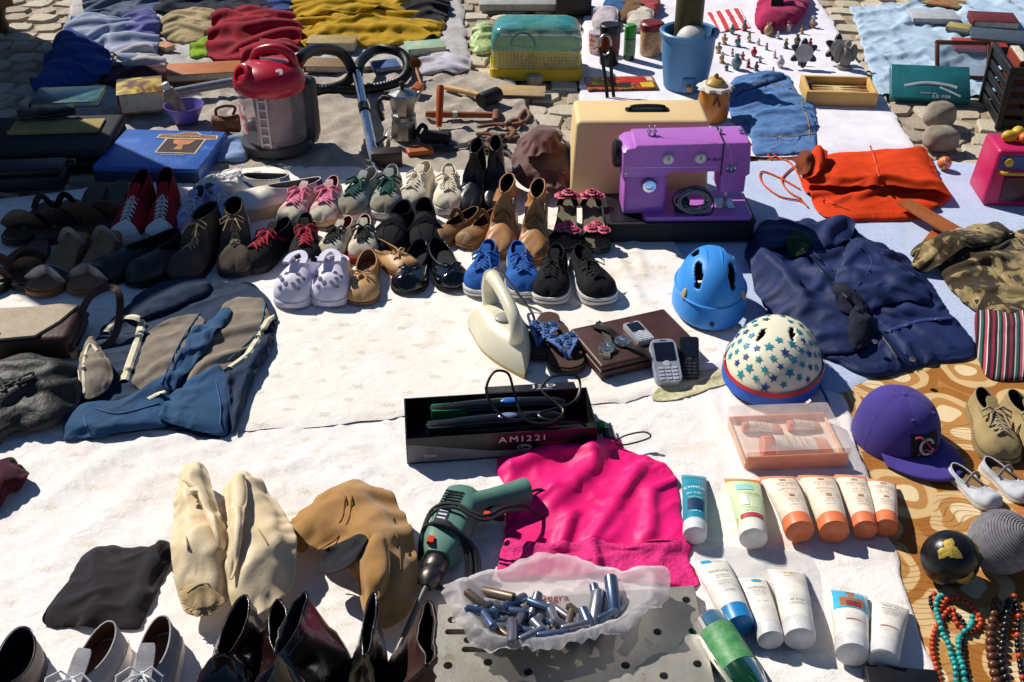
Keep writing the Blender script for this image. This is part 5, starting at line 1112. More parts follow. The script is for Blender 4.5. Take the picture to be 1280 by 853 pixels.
for pts in ([(1000, 236), (975, 222), (952, 214), (953, 228), (975, 245), (1000, 250), (1010, 258)], [(1006, 236), (990, 205), (965, 190), (930, 176), (905, 170)], [(1010, 228), (1000, 205), (978, 222), (985, 238), (1002, 248)], [(960, 170), (958, 182), (966, 196), (1000, 196)]):
    b = MB(); b.tube([Vector((x[0]-t.location.x, x[1]-t.location.y, max(zat(x[0], x[1])+.004, .006)-t.location.z)) for x in catmull([G(a_, c_, .015) for a_, c_ in pts], 30, False)], .0026, 6); b.build('drawstring', orc, t)
# tan leather pieces
lt = leather('leather_russet', 'a8602a', '8d4c1e', .5)
for nm, lb2, poly, h0 in (('leather_sleeve', 'flat russet leather sleeve lying on the orange velvet bag', [(1122, 252), (1140, 247), (1218, 284), (1196, 292)], .055), ('leather_sleeve', 'russet leather sleeve under the camouflage jacket', [(1152, 303), (1165, 287), (1205, 295), (1180, 310)], .02)):
    W4 = [G(x, y, h0) for x, y in poly]; c = sum(W4, Vector())/4; b = MB(); n_ = 9
    R = []
    for k in range(4):
        a_, d_ = W4[k], W4[(k+1) % 4]
        for j in range(n_): R.append(a_.lerp(d_, j/n_)-c)
    def zz(v): return -h0+.02+max(0, .03-(v.x+.05)*.12) if h0 > .04 else 0
    R2 = [Vector((v.x, v.y, v.z+zz(v))) for v in R]; R = [v-Vector((0, 0, .007)) for v in R2]
    b.grid([R, R2, [Vector((v.x*.97, v.y*.97, v.z+.0016)) for v in R2]], False, True); n2 = len(R); b.f.append(tuple(range(n2-1, -1, -1))); b.f.append(tuple(2*n2+j for j in range(n2)))
    tag(b.build(nm, lt, None, True, c), lb2, 'leather piece')
def camo(K):
    v = K['noise'](13, 4, .6, 1.2); r = K['ramp'](v.outputs[0], [(0, lin('3a3022')), (.48, lin('4a3d2a')), (.52, lin('8d7a52')), (.60, lin('a8946a')), (.66, lin('2f271c'))]); r.color_ramp.interpolation = 'CONSTANT'; return r.outputs[0]
cam_m = cloth('cloth_camo', '5a4c34', custom=camo)
t = gthing('camouflage_jacket', 'brown camouflage patterned jacket crumpled beside the navy jacket', 'jacket', 1220, 335); z_ = .014
patch('jacket_body', [(1140, 318), (1165, 330), (1185, 360), (1205, 380), (1240, 396), (1310, 398), (1325, 330), (1310, 285), (1255, 300), (1200, 300), (1160, 303)], cam_m, .06, z_, t, (1240, 345), amp=.014, freq=12, ang=.3, nr=46, nth=140, crumple=.022)
patch('sleeve', [(1142, 315), (1180, 292), (1215, 280), (1258, 268), (1268, 285), (1245, 305), (1200, 318), (1160, 326)], cam_m, .05, z_+.045, t, (1205, 298), amp=.010, freq=16, ang=.5, nr=34, nth=100, crumple=.014)
def stripes(K):
    mp = K['n'].new('ShaderNodeMapping'); mp.inputs['Rotation'].default_value = (0, 0, .35); K['l'].new(K['tc'].outputs['Object'], mp.inputs[0])
    w = K['n'].new('ShaderNodeSeparateXYZ'); K['l'].new(mp.outputs[0], w.inputs[0])
    f = K['math']('FRACT', K['math']('MULTIPLY', w.outputs[0], 26.0))
    r = K['ramp'](f, [(0, lin('7a2434')), (.16, lin('15141a')), (.3, lin('c9a8ac')), (.36, lin('1d5a4c')), (.5, lin('15141a')), (.6, lin('a8455a')), (.74, lin('d9d0c0')), (.8, lin('2a1a24'))]); r.color_ramp.interpolation = 'CONSTANT'; return r.outputs[0]
tag(patch('striped_pouch', [(1218, 398), (1232, 388), (1262, 392), (1300, 384), (1310, 440), (1290, 470), (1240, 472), (1222, 446)], cloth('cloth_striped', '803040', custom=stripes), .04, .012, None, amp=.012, freq=14, nr=22, nth=80), 'woven pouch with red, black and green stripes below the camouflage jacket', 'pouch')
# neoprene jacket
neo = M('neoprene_blue', '1b4a72', .85, col2='143a5c', scale=9, bump=.3, bscale=260, sheen=.05); neg = M('neoprene_grey', '8a7e6f', .85, col2='6f6457', scale=14, bump=.35, bscale=300); neob = M('neoprene_navy', '182f4c', .85, col2='11233a', bump=.3, bscale=260); crc = cloth('trim_cream', 'e4dcc2', 'd0c7a8')
t = gthing('neoprene_jacket', 'blue and grey neoprene jacket thrown open on the sheet', 'jacket', 215, 460); z_ = .022
patch('back_panel', [(84, 535), (100, 500), (108, 450), (135, 405), (172, 376), (215, 360), (270, 354), (318, 360), (344, 392), (338, 428), (312, 478), (286, 542), (200, 536), (130, 542)], neob, .012, z_, t, (215, 450), ex=.10, kb=.3, lam=.06, nmax=80)
patch('sleeve', [(160, 405), (172, 372), (215, 356), (255, 352), (262, 368), (235, 385), (190, 402)], neob, .030, z_, t, ex=.10, kb=.2)
patch('grey_panel', [(184, 412), (215, 398), (246, 388), (256, 398), (232, 440), (206, 486), (178, 484), (164, 476), (174, 440)], neg, .008, z_+.02, t, rounded=False, ex=.08, kb=.3, lam=.06)
patch('grey_panel', [(278, 378), (296, 366), (328, 368), (338, 392), (318, 424), (290, 450), (250, 480), (230, 484), (244, 450), (262, 412)], neg, .010, z_+.02, t, rounded=False, ex=.08, kb=.3, lam=.06)
patch('blue_placket', [(262, 398), (282, 384), (288, 394), (264, 432), (230, 470), (212, 488), (198, 484), (222, 450), (240, 415)], neo, .020, z_+.02, t, (243, 436), ex=.16, kb=.15)
patch('hem_roll', [(78, 548), (82, 524), (100, 512), (150, 508), (185, 496), (208, 482), (214, 500), (208, 536), (170, 541), (120, 548)], neo, .022, z_, t, (150, 525), ex=.12, kb=.3, lam=.055, edge=1.8, ang=.2, rounded=False)
patch('front_panel', [(200, 532), (212, 505), (245, 482), (275, 464), (288, 476), (290, 510), (282, 546), (240, 542)], neo, .022, z_, t, (247, 513), ex=.12, kb=.3, lam=.055, edge=1.8, ang=1.3, rounded=False)
patch('side_panel', [(285, 470), (310, 450), (340, 418), (340, 440), (314, 488), (294, 540), (287, 510)], neob, .030, z_, t, ex=.05, kb=.3)
patch('collar_flap', [(104, 500), (103, 450), (112, 426), (128, 446), (146, 484), (122, 508)], neg, .045, z_, t, ex=.05, kb=.3, edge=1.8)
strip(t, [(132, 418), (148, 402), (166, 398), (177, 404), (173, 425), (164, 452), (155, 478)], .020, crc, 'collar_edge', th=.004, off=.004); strip(t, [(287, 462), (308, 446), (322, 426), (334, 404), (343, 398)], .018, crc, 'collar_edge', th=.004, off=.004); strip(t, [(106, 494), (105, 455), (112, 432), (122, 440)], .008, crc, 'collar_edge', th=.002)
smn = M('seam_blue', '3a6a9c', .7, bump=.2)
strip(t, [(105, 520), (108, 535), (112, 546)], .003, smn, 'seam'); strip(t, [(120, 512), (150, 518), (200, 505)], .003, smn, 'seam'); strip(t, [(270, 478), (276, 510), (274, 540)], .003, smn, 'seam'); strip(t, [(250, 392), (225, 430), (200, 484)], .003, smn, 'seam'); strip(t, [(332, 378), (322, 415), (285, 452)], .003, smn, 'seam'); strip(t, [(185, 500), (196, 494), (206, 490)], .012, crc, 'printed_mark')
# handbag
hb_l = leather('leather_bag_brown', '3a1f15', '26120c', .45); hb_t = leather('leather_bag_tan', 'a8957a', '8c7a60', .55)
p = P(50, 432, .05); t = thing('handbag', 'brown leather handbag with a tan flap beside the neoprene jacket', 'handbag', (p.x, p.y, p.z), math.radians(4))
bevel_box('bag_body', (.235, .16, .060), hb_l, t, (-.02, .01, .030), r=.016, seg=4, taper=(.96, .94)); bevel_box('gusset', (.24, .15, .012), hb_l, t, (-.02, .01, .032), r=.005)
b = MB(); fl = [(-.105, -.075), (.02, -.062), (.060, .0), (.085, .07), (.04, .078), (-.02, .070), (-.105, .066)]; b.prism([(x, y) for x, y in fl], .0615, .066, .002); b.build('flap', hb_t, t)
b = MB(); ell(b, (-.075, -.05, .066), (.018, .011, .004), 18, 6); b.build('clasp', leather('clasp_orange', 'a05a30'), t)
b = MB(); ribbon(b, [Vector(x) for x in catmull([(.09, .05, .05), (.115, .075, .085), (.16, .085, .10), (.185, .06, .085), (.18, .0, .03), (.15, -.03, .006), (.10, -.05, .004)], 30, False)], .017, .004, up=(.4, -.7, .5)); b.build('strap', hb_l, t)
b = MB(); rbox(b, (.095, -.055, .012), (.014, .03, .016), .004); b.build('zip_pull', hb_t, t)
t = gthing('crinkled_bag', 'dark crinkled cloth bag with beaded cords beside the handbag', 'bag', 40, 505); crn = M('crinkle_black', '262521', .55, col2='161614', scale=25, bump=.8, bscale=60, spec=.5)
patch('bag_body', [(-30, 475), (0, 462), (40, 452), (80, 462), (102, 482), (96, 515), (70, 538), (25, 546), (-30, 556)], crn, .075, .02, t, (35, 502), amp=.012, freq=22, ang=.7, nr=46, nth=150, crumple=.026, edge=1.3)
for i in range(5):
    rr = random.Random(i); b = MB(); c0 = Vector((-.02+rr.uniform(-.03, .03), -.035+rr.uniform(-.015, .015), .07))
    b.tube([Vector(x) for x in catmull([c0+Vector((rr.uniform(-.035, .035), rr.uniform(-.02, .02), rr.uniform(.0, .015))) for k in range(6)], 30)], .003, 6, closed=True); b.build('cord', crn, t)
b = MB(); ribbon(b, [Vector(x) for x in catmull([(-.06, -.05, .03), (.0, -.075, .03), (.045, -.06, .05), (.05, -.085, .012), (-.02, -.10, .004), (-.10, -.11, .002)], 24, False)], .016, .004); b.build('strap', M('leather_bag_brown'), t)
bkc = cloth('jersey_black', '221d22', '161217', sheen=.2)
t = gthing('black_garment', 'folded black jersey garment on the white sheet near the grey canvas sneakers', 'garment', 135, 735); z_ = .018
patch('garment_body', [(54, 778), (62, 760), (85, 728), (102, 696), (120, 686), (165, 684), (205, 683), (218, 694), (202, 728), (186, 762), (172, 786), (110, 786), (68, 784)], bkc, .020, z_, t, (138, 735), rounded=False, ex=.17, lam=.055, ang=.6, res=.007, nr=34, nth=120, folds=[([(125, 690), (130, 740), (115, 780)], .012, .02), ([(195, 690), (170, 760)], .018, .014)])
patch('rolled_edge', [(196, 690), (210, 682), (222, 690), (221, 702), (212, 708), (200, 704)], bkc, .035, z_+.01, t, amp=.006, nr=12, nth=44, edge=1.2)
strip(t, [(66, 772), (110, 776), (170, 776)], .004, cloth('seam_black', '3a343a'), 'hem_seam')
tag(patch('maroon_cloth', [(-20, 590), (0, 582), (18, 578), (26, 590), (40, 600), (32, 615), (14, 625), (0, 640), (-20, 640)], cloth('cloth_maroon', '4a1420', '2a0c20'), .05, .016, None, amp=.03, freq=25, crumple=.02, nr=20, nth=70), 'crumpled maroon cloth on the white sheet below the crinkled bag', 'cloth')
# --- drill ---
irn_bit = M('bit_steel', '6a6862', .5, metal=.7, bump=.1)
p = P(560, 690, .05); t = thing('power_drill', 'green electric drill with its cord wound round the chuck', 'drill', (p.x, p.y, p.z), math.radians(-104))
dg_ = M('drill_green', '5a8274', .5, col2='4c7265', scale=8, bump=.08); 
secs = [(-.115, .050, .056), (-.105, .070, .066), (-.05, .078, .068), (.02, .076, .066), (.045, .062, .058), (.06, .046, .046)]
def loft(secs, n=20, e=3.2, yc=0, cz=.036):
    R = []
    for x, w, h in secs:
        ring = []
        for k in range(n):
            a = 2*math.pi*k/n; c_, s_ = math.cos(a), math.sin(a)
            ring.append((x, yc+math.copysign(abs(c_)**(2/e), c_)*w/2, cz+math.copysign(abs(s_)**(2/e), s_)*h/2))
        R.append(ring)
    return R
b = MB(); R = loft(secs, 24); b.grid(R, False, True); b.f.append(tuple(range(23, -1, -1))); b.f.append(tuple(24*5+j for j in range(24))); body = b.build('motor_housing', dg_, t)
for i in range(6):
    b = MB(); b.box((-.085+i*.008, -.01, .0705), (.0035, .035, .002)); b.build('vent_slot', blk, body)
b = MB(); b.box((-.015, -.014, .0705), (.045, .022, .001)); b.build('rating_label', M('label_navy', '1f2f4c', .5), body, False)
for i in range(4):
    b = MB(); b.box((-.03+.010*i, -.014, .0713), (.004, .016, .0006)); b.build('label_line', whp, body, False)
b = MB(); rbox(b, (.045, -.016, .066), (.016, .012, .008), .002); b.build('speed_switch', M('switch_orange', 'd8461c', .4), body)
b = MB(); HP = [Vector(x) for x in catmull([(-.085, .02, .036), (-.115, .055, .036), (-.145, .095, .036), (-.158, .112, .034)], 14, False)]; b.tube(HP, [.028, .027, .0255, .024, .023, .023, .023, .0235, .024, .025, .026, .0265, .026, .022], 14, flat=1.15); h_ = b.build('handle', dg_, t)
b = MB(); rbox(b, (-.082, .068, .036), (.016, .035, .02), .005); b.build('trigger', blk, h_); b = MB(); rbox(b, (-.06, .058, .05), (.010, .012, .010), .003); b.build('lock_button', M('switch_orange'), h_)
b = MB(); b.lathe([(.018, .055), (.021, .06), (.021, .085), (.017, .09), (.0195, .094), (.0195, .112), (.012, .122), (.009, .126), (0, .126)], 22, rot=(0, math.pi/2, 0), c=(0, 0, .034)); ch = b.build('chuck', M('chuck_steel', '6d6862', .35, metal=.9, bump=.2), t)
b = MB(); b.tube([(.126, 0, .034), (.16, -.002, .032), (.30, -.01, .012)], .0055, 10); b.build('drill_bit', irn_bit, ch)
b = MB()
for i in range(6):
    rr = random.Random(i+40); o_ = rr.uniform(-.004, .004); pts = [(.02+o_+i*.003, -.04, .012), (-.0+o_, -.036-.002*i, .045), (.0+o_+i*.004, .0, .074+.002*i), (.03+o_, .04+.004*i, .05), (.075+o_, .055+.004*i, .02), (.10+i*.002, .03, .012+.003*i), (.10+o_, -.02, .014), (.06+o_, -.045-.002*i, .010)]
    b.tube([Vector(x) for x in catmull(pts, 40)], .0032, 6, closed=True)
pts = [(-.158, .115, .034), (-.175, .135, .03), (-.16, .16, .02), (-.12, .155, .012), (-.10, .12, .05), (-.07, .09, .066), (-.03, .06, .074), (-.045, .0, .078), (-.04, -.04, .06), (0, -.05, .03), (.03, -.045, .01)]
b.tube([Vector(x) for x in catmull(pts, 60, False)], .0032, 6); b.tube([Vector(x) + Vector((.012, .004, .001)) for x in catmull(pts[4:], 40, False)], .0032, 6); b.build('cord', M('cord_black', '2a2a2c', .5, bump=.05), t)
# --- perforated plate ---
pl4 = [(548, 756), (868, 732), (905, 905), (530, 905)]; W4 = [G(x, y, .035) for x, y in pl4]; c = sum(W4, Vector())/4
def prism_obj(nm, poly, z0, z1): b = MB(); b.prism([(q.x-c.x, q.y-c.y) for q in poly], z0, z1, .002); return b.build(nm, M('plate_grey', '9b978e', .5, col2='827d73', scale=9, bump=.2, bscale=80, metal=.4, wear=('6e6252', 14, .62)), None, True, (c.x, c.y, 0))
plate = prism_obj('perforated_plate', W4, .018, .036); b = MB(); rn = random.Random(9)
for (x, y) in [(858, 750), (822, 790), (866, 789), (782, 832), (872, 830), (700, 800), (620, 775), (565, 775), (585, 800), (560, 832), (610, 828), (740, 760), (660, 840), (830, 845)]:
    q = G(x, y, .036); b.lathe([(.0075, .0), (.0075, .06)], 16, c=(q.x-c.x, q.y-c.y, 0))
for (x, y, l_) in [(575, 790, .05), (600, 812, .06)]:
    q = G(x, y, .036); rbox(b, (q.x-c.x, q.y-c.y, .03), (l_, .012, .06), .0055)
cut = b.build('cutter', steel, None, False, (c.x, c.y, 0)); md = plate.modifiers.new('holes', 'BOOLEAN'); md.object = cut; md.operation = 'DIFFERENCE'; md.solver = 'EXACT'
bpy.context.view_layer.update(); me = bpy.data.meshes.new_from_object(plate.evaluated_get(bpy.context.evaluated_depsgraph_get())); plate.modifiers.clear(); plate.data = me; bpy.data.objects.remove(cut)
tag(plate, 'grey metal plate with drilled holes under the bag of batteries', 'metal plate')
# --- plastic bag with batteries ---
bc = [(556, 770), (562, 745), (590, 728), (630, 718), (680, 704), (720, 703), (760, 718), (808, 728), (834, 745), (832, 772), (800, 800), (750, 822), (690, 838), (640, 838), (600, 828), (570, 805)]
t = gthing('plastic_bag', 'crumpled white plastic carrier bag holding batteries', 'bag', 695, 775, .036); zb = .038
bagprof = lambda R: np.interp(R, [0, .60, .70, .79, .87, .95, 1.0], [0, .001, .015, .048, .056, .036, .001])
_PB[t.name] = [BVHTree.FromPolygons([Vector((q.x, q.y, .0365)) for q in W4], [(0, 1, 2, 3)])]
bagm = M('bag_film', 'f2edee', .28, col2='ebe4e8', scale=10, bump=.6, bscale=90, alpha=.52, sss=.0, spec=.5)
pn = bagm.node_tree.nodes; pr = pn['Principled BSDF']; tr = pn.new('ShaderNodeBsdfTranslucent'); tr.inputs[0].default_value = (.9, .87, .88, 1); mx = pn.new('ShaderNodeMixShader'); mx.inputs[0].default_value = .5
bagm.node_tree.links.new(pr.outputs[0], mx.inputs[1]); bagm.node_tree.links.new(tr.outputs[0], mx.inputs[2]); bagm.node_tree.links.new(mx.outputs[0], pn['Material Output'].inputs[0])
bago = patch('bag_film', bc, bagm, .03, zb, t, (692, 775), ex=.16, kb=.12, res=.0055, nmax=110, prof=bagprof, thick=0, rough_edge=.02, steps=36, lam=.026, ang=.3)
bv = _PB[t.name][-1]
rp = M('print_red_bag', 'c0302c', .6, bump=0)
def drape(o, bv_, off=.0012):
    bpy.context.view_layer.update(); mw = o.matrix_world; inv = mw.inverted()
    for v in o.data.vertices:
        w = mw @ v.co; h = bv_.ray_cast(Vector((w.x, w.y, 1)), Vector((0, 0, -1)))
        if h[0] is not None: v.co = inv @ Vector((w.x, w.y, h[0].z+off))
for s_, sz, px_, py_, rz in (('Degra', .022, 692, 722, .03),):
    q = G(px_, py_, .09); o = text(s_, sz, rp, t, (q.x-t.location.x, q.y-t.location.y, .05), (0, 0, rz), 'bag_print'); drape(o, bv)
# batteries
batm = [M('battery_blue', '76869f', .3, metal=.75, col2='4f6284', scale=6, bump=.05), M('battery_silver', '9a9ca4', .3, metal=.8, bump=.05), M('battery_brown', '7a6a5a', .4, metal=.5, bump=.05)]
bme = []
for m_ in batm:
    b = MB(); b.lathe([(.0066, 0), (.0072, .0008), (.0072, .047), (.0062, .048), (.003, .0482), (.003, .0505), (0, .0505)], 14, rot=(0, math.pi/2, 0), c=(-.025, 0, .0072)); o = b.build('tmp', m_); bme.append(o.data); bpy.data.objects.remove(o)
rn = random.Random(12); spots = [(596, 772), (612, 765), (640, 760), (668, 758), (622, 782), (648, 778), (675, 776), (700, 764), (610, 797), (632, 800), (655, 802), (680, 800), (704, 790), (722, 772), (745, 768, 1.9), (664, 815), (690, 812), (718, 800), (600, 786), (772, 768), (640, 815), (735, 788), (757, 784), (625, 752), (692, 778), (668, 790), (652, 765), (712, 778), (765, 752, 1.6), (745, 745), (600, 778), (618, 790), (636, 770), (645, 790), (660, 770), (684, 788), (690, 802), (708, 800), (722, 788), (676, 762), (655, 812), (625, 805), (735, 778)]
for i, sp_ in enumerate(spots):
    sc_ = sp_[2] if len(sp_) > 2 else rn.uniform(.85, 1.25); q = G(sp_[0], sp_[1], .05); h = bv.ray_cast(Vector((q.x, q.y, 1)), Vector((0, 0, -1))); z0_ = (h[0].z if h[0] is not None else .04)
    ki = rn.choice((0, 0, 1, 1, 2)); me_ = bme[ki]; o = bpy.data.objects.new('battery', me_); link(o); o.location = (q.x, q.y, z0_+rn.choice((0, .004, .014))*.8); o.rotation_euler = (0, rn.uniform(-.25, .25), rn.uniform(0, 6.28)); o.scale = (sc_, sc_, sc_)
    tag(o, ('large ' if len(sp_) > 2 else '')+('blue', 'silver', 'brown')[ki]+' battery lying loose in the white plastic bag', 'battery', 'used batteries in the plastic bag')
# --- cosmetic tubes ---
def ctube(label, c0, c1, wc, R, body, capm, bandm=None, capl=.028, prints=(), cat='cosmetic tube', z=None, group=None, extra=None, bandf=.13):
    a_ = G(c0[0], c0[1], .016); d_ = G(c1[0], c1[1], .016+R*.6); L = (d_-a_).xy.length; mid = (a_+d_)/2; z = max(zat(a_.x, a_.y), zat(mid.x, mid.y), zat(d_.x, d_.y)) if z is None else z
    t = thing('cosmetic_tube', label, cat, (a_.x, a_.y, z), math.atan2(d_.y-a_.y, d_.x-a_.x), group); Lb = L-capl
    hw = lambda u: wc/2*(1-u)+R*u; hh = lambda u: .0012+(R*.97-.0012)*(math.sin(u*math.pi/2)**.75); cz = lambda u: .003+hh(u)
    def ring(u, n=28, off=0): return [(u*Lb, (hw(u)+off)*math.cos(2*math.pi*k/n), cz(u)+(hh(u)+off)*math.sin(2*math.pi*k/n)) for k in range(n)]
    us = [0, .02, .05, .1, .13, .2, .3, .45, .6, .75, .9, 1.0]
    b = MB(); b.grid([ring(u) for u in us], False, True); b.f.append(tuple(range(27, -1, -1))); b.f.append(tuple(28*11+j for j in range(28))); bo = b.build('tube_body', body, t)
    b = MB(); b.grid([ring(u, 28, .0005) for u in np.linspace(-.012, bandf, 5)], False, True) if False else b.grid([ring(u, 28, .0006) for u in np.linspace(0.0, bandf, 5)], False, True); b.build('crimp', bandm or body, t)
    b = MB(); b.lathe([(R*.9, -.001), (R*1.0, .001), (R*1.02, capl*.5), (R*.98, capl*.93), (R*.86, capl), (0, capl)], 28, rot=(0, math.pi/2, 0), c=(Lb, 0, cz(1))); b.build('cap', capm, t)
    def surf(x, y):
        u = min(1, max(0, x/Lb)); return cz(u)+hh(u)*math.sqrt(max(.02, 1-(y/hw(u))**2))
    for pr_ in prints:
        s_, sz, u, off, m_ = pr_[:5]
        if s_ == '=':     # rows of small print
            b = MB()
            for a, c, w, h in marks(sz[0], sz[1], int(u*100)+int(c0[0])):
                xs = (u*Lb-c-h/2, u*Lb-c+h/2); ys = (off+a-w/2, off+a+w/2)
                if max(abs(ys[0]), abs(ys[1])) > hw(u)*.92: continue
                b.add([(x_, y_, surf(x_, y_)+.0009) for x_ in xs for y_ in ys], [(0, 2, 3, 1)])
            if b.v: tag(b.build('small_print', m_, bo, False), None, None, kind='stuff')
        elif s_ == '#':     # printed patch: sz = (len u, half width)
            g = [[(x_, y_, surf(x_, y_)+.0009) for y_ in np.linspace(off-sz[1], off+sz[1], 9)] for x_ in np.linspace((u-sz[0]/2)*Lb, (u+sz[0]/2)*Lb, 7)]
            b = MB(); b.grid(g); b.build(pr_[5] if len(pr_) > 5 else 'printed_patch', m_, bo)
        else:
            o = text(s_, sz, m_, bo, (u*Lb, off, 0), (0, 0, math.pi/2), 'lettering', ext=0)
            me_ = o.data; mt_ = Matrix.Translation(o.location) @ Euler(o.rotation_euler).to_matrix().to_4x4(); o.location = (0, 0, 0); o.rotation_euler = (0, 0, 0)
            for v in me_.vertices:
                w = mt_ @ v.co; v.co = (w.x, w.y, surf(w.x, w.y)+.0008)
    return t
tw = M('tube_white', 'ece6dc', .35, bump=.02); torange = M('tube_orange', 'ee7f50', .4, bump=.03); tpale = M('tube_cream', 'f2e3cd', .35, bump=.02); pg_ = M('print_grey', '8e8a86', .6, bump=0); pt_ = M('print_tan', 'c89a70', .6, bump=0); tealm = M('tube_teal', '1c8fa6', .35, col2='17798e', bump=.02); tblue = M('cap_blue', '2387c6', .35, bump=.02); pwh = M('print_white', 'f0f0f0', .5, bump=0)
pin = M('print_cyan', '2fa7cf', .5, bump=0)
ctube('teal tube with white print and white cap beside the satin top', (867, 597), (868, 676), .048, .022, tealm, M('cap_clear_white', 'dfe3e4', .35), tealm, .030, [('=', (5, .010), .40, 0, pwh), ('=', (7, .006), .54, 0, pwh), ('=', (9, .0035), .63, 0, pwh), ('#', (.20, .015), .76, 0, M('print_navy', '123a5a', .5, bump=0)), ('=', (7, .004), .9, 0, pwh)])
ctube('pale green tube with an orange crimp and a red ring above its white cap', (927, 601), (941, 680), .070, .026, M('tube_green', 'cfdcb0', .35, col2='b8d2a4', scale=14), tw, M('crimp_amber', 'd98a34', .4), .028, [('#', (.07, .026), .93, 0, M('print_crimson', 'c23a58', .5, bump=0)), ('#', (.14, .016), .34, -.004, M('print_aqua', '9fdcd6', .5, bump=0)), ('=', (5, .007), .5, .008, pt_), ('=', (12, .003), .56, .0, pt_), ('=', (10, .003), .80, .0, pg_), ('=', (9, .003), .85, .0, pg_), ('#', (.22, .007), .64, -.010, pwh)])
gq = 'orange tubes in a row'
for lb2, c0, c1, wc, R in (('large orange and cream sun cream tube next to the pale green tube', (970, 598), (999, 672), .072, .027), ('large orange and cream sun cream tube beside the medium one', (1019, 596), (1042, 671), .070, .0275), ('medium orange and cream sun cream tube touching the smallest orange one', (1062, 595), (1081, 667), .060, .0225), ('smallest orange and cream sun cream tube by the flower print cloth', (1101, 601), (1107, 664), .056, .0215)):
    ctube(lb2, c0, c1, wc, R, tpale, torange, M('crimp_orange', 'ee935f', .4), .030, [('#', (.05, .006), .24, 0, pt_, 'printed_mark'), ('=', (9, .0050), .36, 0, pt_), ('=', (8, .0042), .43, 0, pt_), ('=', (7, .0062), .52, 0, pt_), ('=', (11, .0030), .59, 0, pt_), ('#', (.05, .005), .68, 0, pt_), ('=', (9, .0032), .76, 0, pt_), ('=', (8, .0032), .81, 0, pt_), ('=', (10, .0028), .87, 0, pt_)], group=gq)
ctube('white tube with a cyan square and a round blue cap', (884, 702), (924, 790), .066, .026, tw, tblue, tw, .034, [('#', (.09, .009), .12, -.010, pin), ('=', (6, .0075), .40, .0, pg_), ('=', (12, .0034), .50, 0, pg_), ('=', (11, .0034), .55, 0, pg_), ('=', (13, .003), .62, 0, pg_), ('=', (12, .003), .67, 0, pg_), ('=', (9, .003), .80, 0, pg_)])
ctube('narrow white tube with a cyan square and a white cap', (938, 724), (963, 806), .052, .022, tw, M('cap_white', 'd9d7d6', .4), tw, .028, [('#', (.08, .008), .14, .004, pin), ('=', (7, .0055), .34, 0, pg_), ('=', (10, .003), .42, 0, pg_), ('=', (10, .003), .47, 0, pg_), ('=', (9, .003), .52, 0, pg_), ('=', (8, .003), .66, 0, pg_)])
ctube('white tube with yellow lettering and a white cap', (982, 715), (999, 806), .064, .026, tw, M('cap_white'), tw, .032, [('MEI', .014, .16, 0, M('print_yellow', 'd8b52c', .5, bump=0)), ('#', (.008, .012), .24, 0, pg_), ('=', (9, .004), .75, 0, pg_), ('=', (12, .0028), .81, 0, pg_)])
t4 = ctube('white tube printed with a picture of a bare-shouldered woman on blue', (1058, 742), (1064, 825), .068, .027, tw, M('cap_white'), tw, .030, [('#', (.52, .030), .30, .002, M('print_sky', '3fb3d8', .45, bump=0), 'picture'), ('#', (.10, .0075), .17, .002, M('print_skin', 'b06a44', .5, bump=0), 'pictured_head'), ('#', (.05, .0085), .115, .002, M('print_hair', '6a4a34', .6, bump=0), 'pictured_hair'), ('#', (.05, .004), .24, .002, M('print_skin'), 'pictured_neck'), ('#', (.24, .020), .40, .002, M('print_skin'), 'pictured_shoulders'), ('#', (.15, .012), .46, .004, M('print_bodice', '8a2f2c', .5, bump=0), 'pictured_dress'), ('#', (.012, .012), .80, 0, M('print_red_bag'))])
ctube('white tube with grey print leaning against the picture tube', (1113, 757), (1102, 832), .062, .025, tw, M('cap_white'), tw, .030, [('=', (6, .0065), .22, 0, pg_), ('=', (9, .0045), .32, 0, pg_), ('=', (11, .003), .40, 0, pg_), ('=', (11, .003), .45, 0, pg_), ('=', (9, .003), .50, 0, pg_), ('#', (.012, .014), .78, 0, M('print_red_bag'))])
clear = M('film_clear', 'f6e6e0', .10, bump=.3, bscale=25, spec=.8, alpha=.30)
# gift pack
p = P(982, 556, .05, True); t = thing('gift_pack', 'clear plastic gift pack with an orange tray of sun cream', 'package', p, math.radians(4)); GP = t
w_, d_, h_ = .205, .150, .042; otray = M('tray_orange', 'ea9468', .4, col2='e08456', scale=8, bump=.05)
b = MB(); b.box((0, 0, .003), (w_, d_, .006)); b.build('tray_floor', M('tray_pale', 'f4ddc8', .5), t, False)
for y_, n_ in ((-d_/2, 'front_wall'), (d_/2, 'back_wall')): bevel_box(n_, (w_, .004, h_*.8 if y_ < 0 else h_*.5), otray, t, (0, y_, (h_*.8 if y_ < 0 else h_*.5)/2), r=.001)
for x_ in (-1, 1): bevel_box('side_wall', (.004, d_-.006, h_*.35), M('tray_peach', 'f0b283', .5), t, (x_*w_/2, 0, h_*.175), r=.001)
b = MB(); rbox(b, (0, 0, h_/2+.002), (w_+.008, d_+.008, h_+.006), .004, top=.003); b.build('clear_cover', clear, t)
bpy.context.view_layer.update(); MG = GP.matrix_world.copy()
